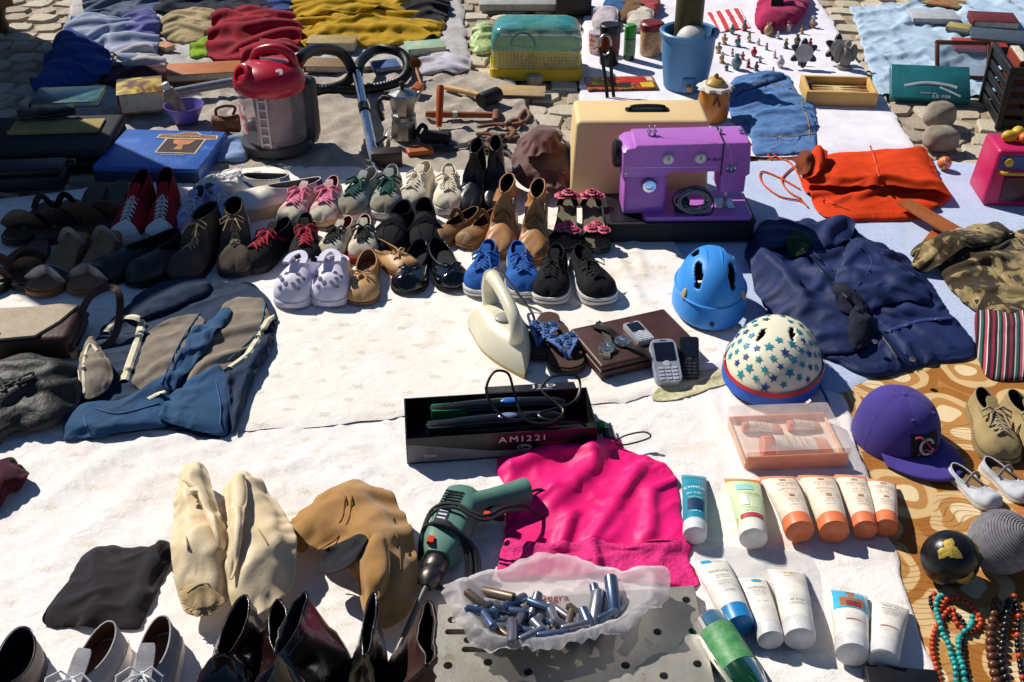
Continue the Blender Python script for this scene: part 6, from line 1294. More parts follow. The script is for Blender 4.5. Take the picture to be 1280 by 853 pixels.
def intube(label, x, y, L, wc, R, rz):
    a_ = MG @ Vector((x, y, 0)); t = thing('cosmetic_tube', label, 'cosmetic tube', (a_.x, a_.y, MG.translation.z+.007), math.radians(rz+4))
    b = MB(); b.grid([[(u*L, (wc*(1-u)+R*u)*math.cos(k*math.pi/10), (.002+R*.9*u**.6)*(1+math.sin(k*math.pi/10))) for k in range(20)] for u in (0, .03, .1, .3, .6, 1)], False, True); b.f.append(tuple(range(19, -1, -1))); bo = b.build('tube_body', tpale, t)
    b = MB(); b.grid([[(u*L, (wc*(1-u)+R*u+.0006)*math.cos(k*math.pi/10), (.002+R*.9*u**.6+.0006)*(1+math.sin(k*math.pi/10))-.0006) for k in range(20)] for u in (0, .03, .1, .2, .28)], False, True); b.build('crimp', otray, t)
    b = MB(); b.lathe([(R*.92, 0), (R, .002), (R, R*1.0), (R*.9, R*1.1), (0, R*1.1)], 18, rot=(0, math.pi/2, 0), c=(L, 0, R*.92)); b.build('cap', torange, t)
    for k, u in enumerate((.45, .55, .65, .78)):
        b = MB(); b.box((u*L, 0, (.002+R*.9*u**.6)*2+.0004), (.0022, R*(1.2 if k % 2 else .8), .0006)); b.build('print_line', pt_, bo, False)
intube('cream and orange tube lying inside the clear gift pack', .085, -.030, .125, .030, .021, 182); intube('small cream tube inside the clear gift pack, above the larger tube cap', .0, .040, .07, .014, .011, 178); intube('small cream tube inside the clear gift pack by the blue helmet rim', .085, .042, .06, .014, .011, 181)
# clear pouch under the white tubes
t = gthing('plastic_pouch', 'clear plastic pouch under the white cosmetic tubes', 'pouch', 950, 750, .016)
patch('film', [(866, 690), (905, 680), (960, 684), (1010, 690), (1024, 712), (1030, 770), (1045, 812), (960, 820), (915, 812), (885, 760)], M('pouch_film', 'eef0f4', .15, bump=.5, bscale=30, alpha=.35, spec=.6), .002, .0165, t, ex=.03, kb=.2, lam=.05, thick=0, rounded=False)
# glass bottle and dark box at the bottom edge
p = P(918, 850, .03); t = thing('glass_bottle', 'green glass bottle with a pale script label lying by the perforated plate', 'bottle', (p.x, p.y, p.z+.032), 0); t.rotation_euler = (0, math.radians(90), math.radians(-72))
gg = M('glass_green', '1f6a3c', .08, trans=.75, bump=.02, ior=1.5)
b = MB(); b.lathe([(0, -.10), (.028, -.10), (.032, -.094), (.032, .03), (.026, .06), (.014, .085), (.012, .115), (.0135, .117), (.0135, .125), (0, .125)], 28); b.build('glass', gg, t, loc=(0, 0, 0))
b = MB(); b.grid([[(.0325*math.cos(a), .0325*math.sin(a), z0_) for a in np.linspace(math.radians(110), math.radians(250), 14)] for z0_ in (-.07, .01)]); b.build('label', M('label_green', '2f7a44', .5, col2='6aa06a', scale=60), t)
b = MB(); b.lathe([(.0145, .112), (.0145, .128), (.012, .130), (0, .130)], 20); b.build('cap', M('cap_gold', 'b89a3c', .35, metal=.8), t)
b = MB(); b.box((0, 0, .012), (.10, .08, .024)); q = P(1128, 872, .03, True); o = bevel_box('black_box', (.115, .08, .026), blk, None, (q.x, q.y, q.z+.013), (0, 0, math.radians(-6)), .003); tag(o, 'small flat black box at the edge of the white sheet', 'box')
# --- purple cap ---
p = P(1118, 548, .06, True); t = thing('baseball_cap', 'purple baseball cap with a stitched emblem on the flower print cloth', 'cap', p, math.radians(-62))
pc = M('cotton_purple', '43358c', .85, col2='382b78', scale=14, bump=.35, bscale=420, sheen=.1)
NA, NB = 48, 16
def dome(th, e): ce = math.cos(e)**.72; return Vector((.092*ce*math.cos(th), .084*ce*math.sin(th), .112*math.sin(e)**.9))
for k in range(6):
    b = MB(); b.grid([[dome(2*math.pi*(k+u)/6+math.pi/6, e)*(1+.010*math.sin(math.pi*u)) for u in np.linspace(0.004, .996, 9)] for e in np.linspace(.0, math.pi/2*.985, NB)]); o = b.build('crown_panel', pc, t)
b = MB(); ell(b, (0, 0, .111), (.008, .008, .005), 12, 5); b.build('top_button', pc, t)
b = MB(); R = []
for s_ in np.linspace(0, 1, 8):
    row = []
    for a_ in np.linspace(-1.15, 1.15, 25):
        f_ = dome(a_, .02); ln = .075*math.cos(a_*1.22)**.6 if abs(a_*1.22) < 1.57 else 0; row.append((f_.x+ln*s_*(1.0), f_.y*(1+.10*s_), .012+.010*math.cos(a_)-.012*s_+.006*math.cos(a_*1.3)*s_))
    R.append(row)
b.grid(R); o = b.build('brim', pc, t); md = o.modifiers.new('th', 'SOLIDIFY'); md.thickness = .004
for s_ in (-1, 1):
    for e in (.95,):
        b = MB(); c_ = dome(s_*.5, e)*1.012; b.lathe([(.0022, 0), (.004, .0005), (.0022, .001)], 10, c=c_); b.build('eyelet', pc, t)
def onc(y, z): # front of the crown
    e = math.asin(min(1, (z/.112))**(1/.9)); ce = math.cos(e)**.72; s_ = max(-1, min(1, y/(.084*ce))); return Vector((.092*ce*math.sqrt(max(0, 1-s_*s_))*1.012+.0012, y, z))
b = MB(); b.grid([[onc(y_, z_) for y_ in np.linspace(-.040, .022, 12)] for z_ in np.linspace(.022, .070, 8)]); em = b.build('emblem_patch', M('patch_black', '17151f', .8, bump=.4, bscale=300), t)
b = MB(); b.tube([onc(-.010+.015*math.cos(a), .044+.016*math.sin(a))+Vector((.002, 0, 0)) for a in np.linspace(.3, 5.9, 20)], .0028, 6); b.build('emblem_ring', M('thread_white', 'd9d3d6', .8), em)
b = MB(); b.tube([onc(-.034+.05*u, .064-.03*u+.008*math.sin(u*6))+Vector((.003, 0, 0)) for u in np.linspace(0, 1, 14)], .0022, 6); b.tube([onc(-.03+.045*u, .028+.012*math.sin(u*5))+Vector((.003, 0, 0)) for u in np.linspace(0, 1, 14)], .0020, 6); b.build('emblem_ribbon', M('thread_rose', 'b8485a', .8), em)
# --- balls and beads ---
p = P(1180, 724, .03); t = thing('painted_ball', 'black lacquered ball with gold patches on the flower print cloth', 'ball', (p.x, p.y, p.z)); R0 = .050
b = MB(); ell(b, (0, 0, R0), (R0, R0, R0), 30, 20); b.build('ball_body', M('lacquer_black', '1b1a1d', .28, col2='100f12', scale=12, bump=.1, wear=('3a3430', 18, .66)), t)
def cap_patch(t, c, R, dr, ang, m_, nm, off=.0008, sd=0):
    d_ = Vector(dr).normalized(); u = d_.orthogonal().normalized(); w = d_.cross(u); g = []
    for i in range(6):
        row = []
        for k in range(20):
            a_ = 2*math.pi*k/20; rr = ang*i/5*(1+.35*math.sin(3*a_+sd)+.15*math.sin(7*a_+sd*2)); q = (d_*math.cos(rr)+(u*math.cos(a_)+w*math.sin(a_))*math.sin(rr)); row.append(Vector(c)+q*(R+off))
        g.append(row)
    b = MB(); b.grid(g, False, True); return b.build(nm, m_, t)
gold = M('gold_leaf', 'b59a45', .5, col2='8a7430', scale=60, bump=.6, bscale=120, metal=.4)
for i, (d_, a_) in enumerate([((-.35, -.45, .85), .34), ((.75, -.1, .65), .22), ((.3, -.95, -.1), .28)]): cap_patch(t, (0, 0, R0), R0, d_, a_, gold, 'gold_patch', sd=i*2)
p = P(1243, 706, .03); t = thing('twine_ball', 'ball wound with grey twine beside the black lacquered ball', 'ball', (p.x, p.y, p.z)); R0 = .056; b = MB(); pts = []; N = 34
b2 = MB(); ell(b2, (0, 0, R0), (R0*.97,)*3, 24, 14); b2.build('core', M('twine_core', '5d5b5c', .9), t)
rm = Euler((.5, .35, .2)).to_matrix()
for i in range(N*26):
    u = i/(N*26-1); e = math.pi*(u-.5)*.97; a_ = 2*math.pi*N*u; pts.append(Vector((0, 0, R0))+rm @ Vector((R0*math.cos(e)*math.cos(a_), R0*math.cos(e)*math.sin(a_), R0*math.sin(e))))
b.tube(pts, .0023, 5); b.build('twine', M('twine_grey', '9a979a', .9, col2='77747a', scale=90, bump=.6, bscale=500), t)
def beads(name, label, pts, r, m_, n, closed=False, alt=None, jit=.0):
    c = G(pts[0][0], pts[0][1], .012); t = thing(name, label, 'necklace', (c.x, c.y, c.z)); cv = catmull([G(x, y, .012) for x, y in pts], n*12, closed)
    L_ = np.concatenate([[0], np.cumsum(np.linalg.norm(np.diff(cv, axis=0), axis=1))]); m = [MB(), MB()]; k = 0; s_ = 0; last = None
    st = r*2.02; cnt = int(L_[-1]/st); thr = []
    for j in range(cnt):
        x = np.interp(j*st, L_, cv[:, 0]); y = np.interp(j*st, L_, cv[:, 1]); zz_ = zat(x, y)+r*random.uniform(.95, 1.05)+(0 if not jit else jit*abs(math.sin(j*.7)))
        thr.append((x-c.x, y-c.y, zz_-c.z)); ell(m[1 if (alt and j % alt[1] == 0) else 0], thr[-1], (r, r, r*random.uniform(.92, 1.0)), 10, 6)
    b = MB(); b.tube(thr, r*.25, 5); b.build('thread', M('thread_dark', '2a2020', .9), t)
    tag(m[0].build('beads', m_, t), None, None, kind='stuff')
    if m[1].v: tag(m[1].build('accent_beads', alt[0], t), None, None, kind='stuff')
coral = M('bead_coral', 'c2451f', .35, col2='9c3014', scale=40, coat=.3); turq = M('bead_turquoise', '2fa8a0', .35, col2='1f8a86', scale=40, coat=.3); dkb2 = M('bead_dark', '1c1614', .3, coat=.3); brn = M('bead_brown', '6a3c22', .35, col2='4a2614', scale=40, coat=.3)
beads('bead_necklace', 'coral orange bead necklace in a coil', [(1168, 742), (1172, 765), (1185, 748), (1205, 748), (1222, 765), (1226, 780), (1212, 788), (1196, 778), (1190, 760), (1176, 775), (1166, 800), (1170, 830), (1182, 870)], .0052, coral, 60)
beads('bead_necklace', 'turquoise bead necklace lying across the coral beads', [(1178, 744), (1170, 754), (1174, 780), (1184, 805), (1192, 830), (1198, 865), (1210, 880), (1206, 850), (1198, 815), (1200, 795), (1212, 786), (1215, 770), (1206, 762)], .0054, turq, 60, jit=.006)
beads('bead_necklace', 'small dark bead necklace beside the turquoise beads', [(1164, 745), (1166, 758), (1186, 770), (1200, 770), (1206, 785), (1204, 805), (1208, 835), (1216, 870)], .0042, dkb2, 60)
beads('bead_necklace', 'large brown bead necklace hanging straight between dark strands', [(1246, 752), (1242, 770), (1238, 790), (1238, 815), (1242, 840), (1250, 875)], .0085, brn, 30)
beads('bead_necklace', 'long black bead necklace beside the brown beads', [(1262, 752), (1258, 775), (1254, 800), (1252, 825), (1258, 850), (1268, 880)], .0075, dkb2, 30)
beads('bead_necklace', 'dark and coral mixed bead necklace by the twine ball', [(1268, 745), (1274, 770), (1272, 800), (1276, 830), (1282, 870)], .0058, dkb2, 30, alt=(coral, 4))
# ================= back rows =================
def book(label, px, py, yaw, w, d, h, cov, name='book', cat='book', pages='d9cfb8', lift=0.0, rx=0.0, ry=0.0, deco=None):
    p = P(px, py, .05, True); t = thing(name, label, cat, (p.x, p.y, p.z+lift)); t.rotation_euler = (math.radians(rx), math.radians(ry), math.radians(yaw))
    bevel_box('pages', (w-.008, d-.010, h-.006), M('pages_'+pages, pages, .9, bump=.4, bscale=300, scale=60), t, (.002, 0, h/2), r=.001)
    bevel_box('front_cover', (w, d, .003), cov, t, (0, 0, h-.0015), r=.001); bevel_box('back_cover', (w, d, .003), cov, t, (0, 0, .0015), r=.001); bevel_box('spine', (.004, d, h-.002), cov, t, (-w/2+.001, 0, h/2), r=.001)
    if deco: deco(t, w, d, h)
    return t
def picture(*stops, sc_=9, dist=1.5):
    def f(K):
        v = K['noise'](sc_, 5, .6, dist); r = K['ramp'](v.outputs[0], [(a, lin(c)) for a, c in stops]); return r.outputs[0]
    return f
# --- red vacuum cleaner ---
p = P(347, 184, .06, True); t = thing('vacuum_cleaner', 'red vacuum cleaner with a clear grey drum', 'vacuum cleaner', p, math.radians(-12)); vr = M('vac_red', 'b81a34', .3, col2='a5142c', scale=7, bump=.05, coat=.2); vg = M('vac_grey', '3d3c40', .5, bump=.1); VAC = t
b = MB(); b.lathe([(.095, 0), (.112, .006), (.114, .03), (.108, .036), (0, .036)], 32, sy=.92); b.build('base', vg, t)
b = MB(); b.lathe([(.100, .034), (.104, .06), (.104, .18), (.100, .20)], 36, sy=.92); b.build('drum', M('drum_smoke', 'b0a8ac', .10, col2='a0959a', bump=.05, alpha=.34, spec=.7), t)
b = MB(); b.lathe([(.055, .036), (.06, .19), (0, .19)], 24); b.build('filter', M('filter_pink', 'b88a92', .8, bump=.3), t)
b = MB(); b.lathe([(.106, .196), (.112, .203), (.113, .225), (.104, .25), (.085, .268), (.05, .28), (0, .284)], 36, sy=.92); lidv = b.build('lid', vr, t)
b = MB(); b.lathe([(.034, 0), (.036, .03), (.030, .034), (.022, .034), (.020, .006), (0, .006)], 22, rot=(math.radians(62), 0, math.radians(-30)), c=(-.045, -.05, .245)); b.build('hose_port', vr, lidv)
b = MB(); b.lathe([(0, .0), (.016, 0), (.016, .008), (.010, .014), (0, .014)], 18, c=(.055, -.045, .258), rot=(.5, .3, 0)); b.build('power_button', whp, lidv)
b = MB(); b.tube([Vector(x) for x in catmull([(-.06, .03, .265), (-.04, .03, .30), (.02, .03, .315), (.065, .03, .295), (.075, .03, .26)], 18, False)], .014, 10); b.build('carry_handle', vr, lidv)
b = MB(); [b.box((.010+x_, -.0985, .12), (.005, .005, .16)) for x_ in (-.014, .014)]; [b.box((.010, -.0990, .05+k*.028), (.028, .004, .005)) for k in range(6)]; b.build('drum_clip', M('clip_pale', 'cfc3c6', .5), t, False)
b = MB(); b.grid([[(-.1055*math.cos(a_), -.0975*math.sin(a_), z0_) for a_ in np.linspace(.45, 1.05, 10)] for z0_ in (.07, .10, .14, .165)]); lbv = b.build('label', M('label_red', 'cc3426', .5, custom=picture((.45, 'f0e6dc'), (.52, 'cc3426'), (.62, 'e8a090'), sc_=28)), t)
bevel_box('motor_back', (.10, .07, .20), vg, t, (.075, .05, .12), r=.02, seg=3)
for sx in (-1, 1): b = MB(); b.lathe([(0, -.012), (.03, -.012), (.034, 0), (.03, .012), (0, .012)], 20, rot=(0, math.pi/2, 0), c=(sx*.10, .06, .034)); b.build('wheel', blk, t)
# hose and chrome pipe
hs = thing('vacuum_hose', 'black ribbed vacuum hose looping over the cloth to a chrome pipe', 'hose', G(440, 110, .0)); o0 = hs.location
pts = [G(372, 74, .27), G(395, 62, .24), G(425, 66, .17), G(440, 88, .09), G(432, 104, .05), G(405, 112, .03), G(385, 108, .03)]
def ribbed(pts, n, r):
    cv = catmull(pts, n, False); return [Vector(x)-o0 for x in cv], [r*(1 if i % 2 else .86) for i in range(n)]
q_, r_ = ribbed(pts, 130, .019); b = MB(); b.tube(q_, r_, 12); b.build('hose', blk, hs)
pts = [G(400, 112, .03), G(455, 112, .03), G(498, 102, .035), G(510, 84, .05), G(500, 66, .06), G(472, 62, .07), G(452, 76, .085), G(447, 94, .085)]
q_, r_ = ribbed(pts, 160, .019); b = MB(); b.tube(q_, r_, 12); b.build('hose', blk, hs)
b = MB(); b.tube([G(446, 92, .088)-o0, G(458, 150, .055)-o0, G(472, 219, .022)-o0], .0165, 16); pi_ = b.build('chrome_pipe', chrome, hs)
b = MB(); b.tube([G(454, 132, .068)-o0, G(456, 140, .063)-o0], .0185, 16); b.build('pipe_joint', blk, pi_)
b = MB(); b.tube([G(210, 118, .05), G(250, 110, .05), G(312, 99, .06)], .0165, 14); o = b.build('grey_pipe', M('pipe_grey', '8f9299', .35, metal=.3, bump=.03)); tag(o, 'straight grey plastic pipe lying behind the vacuum cleaner', 'pipe')
# --- moka pot ---
p = P(506, 172, .03); t = thing('moka_pot', 'eight-sided aluminium coffee pot with a black handle', 'coffee pot', p, math.radians(20)); alu = M('aluminium', 'b5b2ac', .28, metal=1, bump=.08, wear=('6a645c', 22, .66))
b = MB(); b.lathe([(.040, 0), (.046, .004), (.040, .06), (.036, .068)], 8); b.build('boiler', alu, t, False); b = MB(); b.lathe([(.039, .067), (.040, .078)], 24); b.build('ring', alu, t)
b = MB(); b.lathe([(.034, .078), (.047, .145)], 8); b.build('jug', alu, t, False); b = MB(); b.lathe([(.049, .145), (.046, .152), (.012, .163), (0, .164)], 8); lm = b.build('lid', alu, t, False)
b = MB(); b.lathe([(.006, .162), (.006, .172), (.010, .178), (.008, .188), (0, .19)], 12); b.build('knob', blk, lm)
b = MB(); b.tube([Vector(x) for x in catmull([(-.045, 0, .138), (-.07, 0, .142), (-.082, 0, .12), (-.075, 0, .085), (-.068, 0, .07)], 14, False)], .0075, 8); b.build('handle', blk, t)
b = MB(); b.tube([(.035, 0, .118), (.05, 0, .138), (.058, 0, .148)], [.010, .010, .006], 8); b.build('spout', alu, t)
# --- hand tools ---
wdl = M('handle_wood', 'c29a62', .6, col2='a37d48', scale=20, bump=.2); wdo = M('handle_rust', '9c5a2a', .55, col2='7c421c', scale=20, bump=.2); rst = M('rusty_iron', '8a6148', .75, col2='5c3b28', scale=30, bump=.6, bscale=160, metal=.3); irn = M('dark_iron', '3a3634', .6, metal=.5, bump=.3); orh = M('handle_orange', 'c2501c', .45, bump=.05)
def stick(label, name, cat, a, z1, b_, z2, r1, r2, m_, flat=1.0):
    A_, B2 = P(a[0], a[1], .01), P(b_[0], b_[1], .01); A_.z += z1; B2.z += z2; t = thing(name, label, cat, A_); d_ = B2-A_
    b = MB(); b.tube([Vector(), d_*.1, d_*.5, d_*.9, d_], [r1*.8, r1, (r1+r2)/2, r2, r2*.85], 12, flat=flat); b.build('handle', m_, t); return t, d_
t, d_ = stick('mallet with a pale wooden handle and black rubber head', 'mallet', 'mallet', (556, 113), .012, (612, 130), .024, .011, .010, wdl)
b = MB(); dr = d_.normalized(); sd_ = Vector((-dr.y, dr.x, 0)); b.tube([d_-sd_*.045, d_-sd_*.04, d_+sd_*.04, d_+sd_*.045], [.024, .027, .027, .024], 18); b.build('head', M('rubber_black'), t)
t, d_ = stick('hammer with a reddish wooden handle and rusty head', 'hammer', 'hammer', (532, 147), .012, (620, 150), .016, .012, .010, wdo)
b = MB(); b.tube([d_+Vector((0, -.05, .0)), d_+Vector((0, -.02, .003)), d_+Vector((0, .02, .003)), d_+Vector((.01, .05, -.008)), d_+Vector((.012, .065, -.012))], [.012, .013, .012, .009, .004], 10); b.build('head', rst, t); b = MB(); b.lathe([(.0125, -.008), (.0125, .008)], 14, rot=(0, math.pi/2, 0), c=d_*.42); b.build('white_tape', whp, t)
t, d_ = stick('screwdriver with an orange handle standing behind a black tool pouch', 'screwdriver', 'screwdriver', (549, 162), .01, (552, 150), .12, .011, .013, orh)
b = MB(); b.tube([Vector((0, 0, -.005)), -d_*.3], .003, 8); b.build('shaft', steel, t)
def pliers(label, name, cat, px, py, yaw, L, m_, opn=.25, zup=.0):
    p = P(px, py, .02); t = thing(name, label, cat, (p.x, p.y, p.z+.008+zup), math.radians(yaw))
    for s_ in (1, -1):
        b = MB(); b.tube([Vector(x) for x in catmull([(L*.42, -s_*.012*opn*2, 0), (L*.2, -s_*.018, 0), (0, 0, s_*.004), (-L*.2, s_*.03*(1+opn), 0), (-L*.55, s_*.035*(1+opn*2), 0)], 16, False)], [.006, .009, .011, .012, .012, .011, .010, .009, .009, .009, .009, .009, .009, .009, .009, .007], 10, flat=.7); b.build('arm', m_, t)
    b = MB(); b.lathe([(0, -.012), (.009, -.012), (.009, .012), (0, .013)], 14); b.build('pivot', irn, t); return t
pliers('large rusty pincers with round jaw among the tools', 'pincers', 'pincers', 636, 162, 50, .14, rst, .5, .006); pliers('small rusty pliers beside the pincers', 'pliers', 'pliers', 604, 182, 185, .12, rst, .2); pliers('dark iron pliers beside the small rusty pliers', 'pliers', 'pliers', 622, 190, 80, .10, irn, .3); pliers('rusty tongs leaning by the hammer head', 'tongs', 'tongs', 628, 175, 20, .13, rst, .35)
b = MB(); b.tube([Vector(x) for x in catmull([G(652, 143, .02), G(658, 138, .02), G(662, 145, .02), G(655, 153, .02), G(648, 150, .02)], 24)], .007, 8, closed=True); tag(b.build('iron_ring', rst), 'rusty iron ring beside the pincers', 'ring')
p = P(545, 178, .03); t = thing('tool_pouch', 'black folded tool pouch below the orange screwdriver', 'pouch', p); bevel_box('pouch_body', (.10, .05, .035), blk_m, t, (0, 0, .018), (0, 0, -.15), r=.012, seg=3, jit=.004); b = MB(); b.tube([Vector(x) for x in catmull([(-.06, 0, .03), (-.045, .02, .05), (-.03, 0, .045), (-.045, -.02, .03)], 20)], .008, 8, closed=True); b.build('loop', blk, t)
p = P(525, 192, .03); t = thing('hand_saw', 'small saw with an orange wooden grip below the coffee pot', 'saw', (p.x, p.y, p.z), math.radians(14)); bevel_box('grip', (.085, .055, .018), M('grip_orange', 'b5602a', .5, col2='9a4c1e', bump=.15), t, (0, 0, .010), r=.007, seg=3); bevel_box('blade', (.16, .035, .003), irn, t, (.115, .006, .010), r=.0008)
p = P(522, 102, .02); t = thing('wooden_scoop', 'brown wooden scoop lying above the coffee pot', 'scoop', (p.x, p.y, p.z+.03), math.radians(105)); b = MB(); b.lathe([(0, -.012), (.018, -.008), (.024, .012), (.021, .012), (.014, -.003), (0, -.006)], 20, rot=(0, -.7, 0), c=(.035, 0, .02)); b.build('bowl', wdo, t); b = MB(); b.tube([(.02, 0, .01), (-.03, 0, -.005), (-.08, 0, -.02)], [.008, .006, .007], 8); b.build('handle', wdo, t)
o = bevel_box('wood_block', (.03, .065, .028), M('grip_orange'), None, P(522, 118, .02, True)+Vector((0, 0, .02)), (0, .2, -.25), .003); tag(o, 'orange brown wood block behind the coffee pot', 'wood block')
b = MB(); b.box((0, 0, 0), (.05, .05, .05)); o = bevel_box('dark_case', (.095, .055, .05), M('case_dark_brown', '2a1a14', .5), None, P(484, 206, .03, True)+Vector((0, 0, .024)), (0, 0, .1), .006); tag(o, 'small dark brown case under the end of the chrome pipe', 'case')
p = P(482, 176, .02); t = thing('egg_whisk', 'wire whisk lying beside the coffee pot', 'whisk', (p.x, p.y, p.z+.012), math.radians(70)); 
for k in range(4):
    b = MB(); a_ = math.pi*k/4; b.tube([Vector(x) for x in catmull([(0, 0, 0), (.03, .016*math.cos(a_), .012*math.sin(a_)), (.06, .018*math.cos(a_), .012*math.sin(a_)), (.078, 0, 0), (.06, -.018*math.cos(a_), -.010*math.sin(a_)), (.03, -.016*math.cos(a_), -.010*math.sin(a_))], 24)], .0011, 5, closed=True); b.build('wire', steel, t)
b = MB(); b.tube([(0, 0, 0), (-.07, 0, 0)], .006, 8); b.build('handle', blk, t)
tag(bevel_box('cardboard', (.17, .10, .004), M('cardboard', 'b39a70', .9, col2='97805a', bump=.3), None, P(652, 115, .05, True)+Vector((0, 0, .004)), (0, .01, -.06), .001), 'flat piece of cardboard in front of the hamster cage', 'cardboard')
tag(bevel_box('cobble', (.05, .045, .035), m_st[3], None, P(668, 105, .02, True)+Vector((0, 0, .015)), (.1, .1, .4), .010, 2, jit=.006), 'small loose brown stone on the cardboard by the cage', 'stone')
fur = M('velvet_maroon', '6a2c24', .7, col2='3a1410', scale=26, bump=.8, bscale=90, sheen=.5)
t = gthing('velvet_scarf', 'dark maroon crushed velvet scarf heaped beside the sewing machine case', 'scarf', 683, 222, .012)
patch('scarf_heap', [(640, 240), (644, 205), (655, 190), (680, 186), (705, 196), (722, 220), (722, 246), (700, 256), (665, 254)], fur, .15, .012, t, (682, 226), ex=.24, lam=.045, ang=1.0, edge=1.5, res=.0065)
patch('scarf_fold', [(652, 205), (662, 186), (685, 182), (702, 192), (700, 208), (678, 216), (660, 216)], fur, .06, .085, t, (678, 200), ex=.24, lam=.04, ang=.6, edge=1.5, res=.005)
# --- hamster cage ---
p = P(670, 90, .08, True); t = thing('hamster_cage', 'hamster cage with yellow tray, wire sides and teal plastic roof', 'cage', p, math.radians(-1)); 
b = MB(); rbox(b, (0, 0, .022), (.345, .20, .044), .03, 6, top=.004); b.build('tray', M('tray_yellow', 'd8b81e', .35, col2='c9a510', bump=.04), t)
b = MB(); rbox(b, (0, 0, .075), (.325, .18, .07), .028, 6); b.build('yellow_wall', M('cage_yellow_clear', 'e0d22a', .15, bump=.03, alpha=.75), t)
b = MB(); g = []
for x_ in np.linspace(-.155, .155, 24): g.append(('v', x_))
for k, (kk, x_) in enumerate(g): b.tube([(x_, -.095, .044), (x_, -.095, .112)], .0013, 5)
for z_ in np.linspace(.05, .11, 6): b.tube([(-.16, -.0955, z_), (.16, -.0955, z_)], .0013, 5)
for y_ in np.linspace(-.09, .09, 12): b.tube([(-.165, y_, .044), (-.165, y_, .112)], .0013, 5)
tag(b.build('wire_bars', M('wire_white', 'c9d0cc', .4, metal=.4), t), None, None, kind='stuff')
b = MB(); sx_ = lambda z_: 1
R = []
for z_, s_ in ((.112, 1.0), (.14, .995), (.165, .96), (.185, .88), (.196, .72), (.20, .45)):
    m2 = MB(); rbox(m2, (0, 0, 0), (.335*s_, .19*s_, .001), .03*s_, 6); n2 = len(m2.v)//2; R.append([(v[0], v[1], z_) for v in m2.v[:n2]])
b.grid(R, False, True); b.f.append(tuple(5*n2+j for j in range(n2))); b.build('roof', M('roof_teal', '3f9fa8', .12, col2='2f8f86', scale=7, bump=.04, alpha=.72), t)
b = MB(); ell(b, (.10, -.03, .182), (.03, .018, .012), 18, 7); b.build('roof_hatch', M('hatch_red', 'c0242c', .35), t)
b = MB(); b.tube([(.045*math.cos(a_)-.05, -.02, .105+.05*math.sin(a_)) for a_ in np.linspace(0, 2*math.pi, 24)[:-1]], .004, 6, closed=True); b.tube([(-.05, -.02, .06), (-.05, -.02, .105)], .004, 6); b.build('exercise_wheel', M('wheel_magenta', 'b03a78', .4), t)
tag(bevel_box('grey_board', (.34, .17, .03), M('panel_grey', 'a8a8a4', .5, bump=.05), None, P(648, 8, .05, True)+Vector((0, 0, .018)), (0, 0, 0), .004), 'pale grey plastic board behind the hamster cage', 'board'); tag(bevel_box('black_case', (.15, .16, .10), blk, None, P(716, 14, .05, True)+Vector((0, 0, .05)), (0, 0, 0), .006), 'plain black box beside the grey panel', 'box')
tag(patch('produce_bag', [(588, 62), (594, 38), (608, 30), (618, 40), (618, 62), (602, 68)], M('bag_leafy', 'b9c08a', .4, bump=.4, custom=picture((.3, 'd9dcc8'), (.5, '8fae4c'), (.65, 'cfd2b8'), (.75, 'b06a3c'), sc_=40)), .05, .008, None, amp=.02, freq=30, crumple=.02, nr=16, nth=60, edge=1.5), 'small clear bag with green produce beside the hamster cage', 'bag')
# --- planter and jars ---
p = P(856, 108, .05, True); t = thing('planter_bucket', 'dusty blue plastic bucket holding a ball and a dark bottle', 'bucket', p); bpl = M('plastic_dusty_blue', '4f86b4', .4, col2='4679a6', scale=6, bump=.05)
b = MB(); b.lathe([(.072, 0), (.078, .004), (.092, .12), (.094, .185), (.104, .192), (.106, .205), (.100, .210), (.090, .206), (.088, .18), (.074, .02), (0, .016)], 40); b.build('bucket_body', bpl, t)
b = MB(); rbox(b, (.0, -.083, .035), (.045, .02, .05), .012, 5, top=.003); b.build('tap_boss', bpl, t); b = MB(); b.lathe([(0, 0), (.010, 0), (.010, .02), (.006, .024), (0, .024)], 14, rot=(math.pi/2, 0, 0), c=(0, -.09, .03)); b.build('tap', M('tap_tan', 'b8864a', .4), t)
q = p+Vector((.005, -.028, .175)); b = MB(); ell(b, (0, 0, 0), (.056,)*3, 28, 16); tag(b.build('white_ball', M('ball_white', 'd8d4d2', .5, bump=.05), None, True, q), 'white ball sitting in the blue bucket', 'ball')
q = p+Vector((0, .036, .03)); b = MB(); t = thing('dark_bottle', 'tall dark olive thermos bottle standing in the blue bucket', 'bottle', q); b.lathe([(0, 0), (.045, 0), (.05, .006), (.05, .28), (.044, .30), (.03, .32), (.03, .33), (0, .33)], 30); b.build('bottle_body', M('olive_dark', '4a4424', .4, col2='3a351a', scale=9, bump=.06), t); b = MB(); b.lathe([(.034, .328), (.034, .36), (0, .362)], 20); b.build('stopper', blk, t)
p = P(890, 150, .03, True); t = thing('cookie_jar', 'amber jar with a white ruffled cloth top and gold lid', 'jar', p, 0); amb = M('glaze_amber', 'b5762c', .25, col2='9a5e1e', scale=14, bump=.08, coat=.3)
b = MB(); b.lathe([(0, 0), (.040, 0), (.050, .01), (.055, .05), (.052, .09), (.044, .115), (0, .118)], 30); b.build('jar_body', amb, t); b = MB(); n_ = 40
b.grid([[((r_+.006*math.cos(9*a_)*(k/3))*math.cos(a_), (r_+.006*math.cos(9*a_)*(k/3))*math.sin(a_), z_) for a_ in np.linspace(0, 2*math.pi, n_+1)[:-1]] for k, (r_, z_) in enumerate(((.030, .126), (.042, .124), (.054, .122), (.060, .114)))], False, True); b.build('ruffle', cloth('ruffle_white', 'e6e0d8'), t)
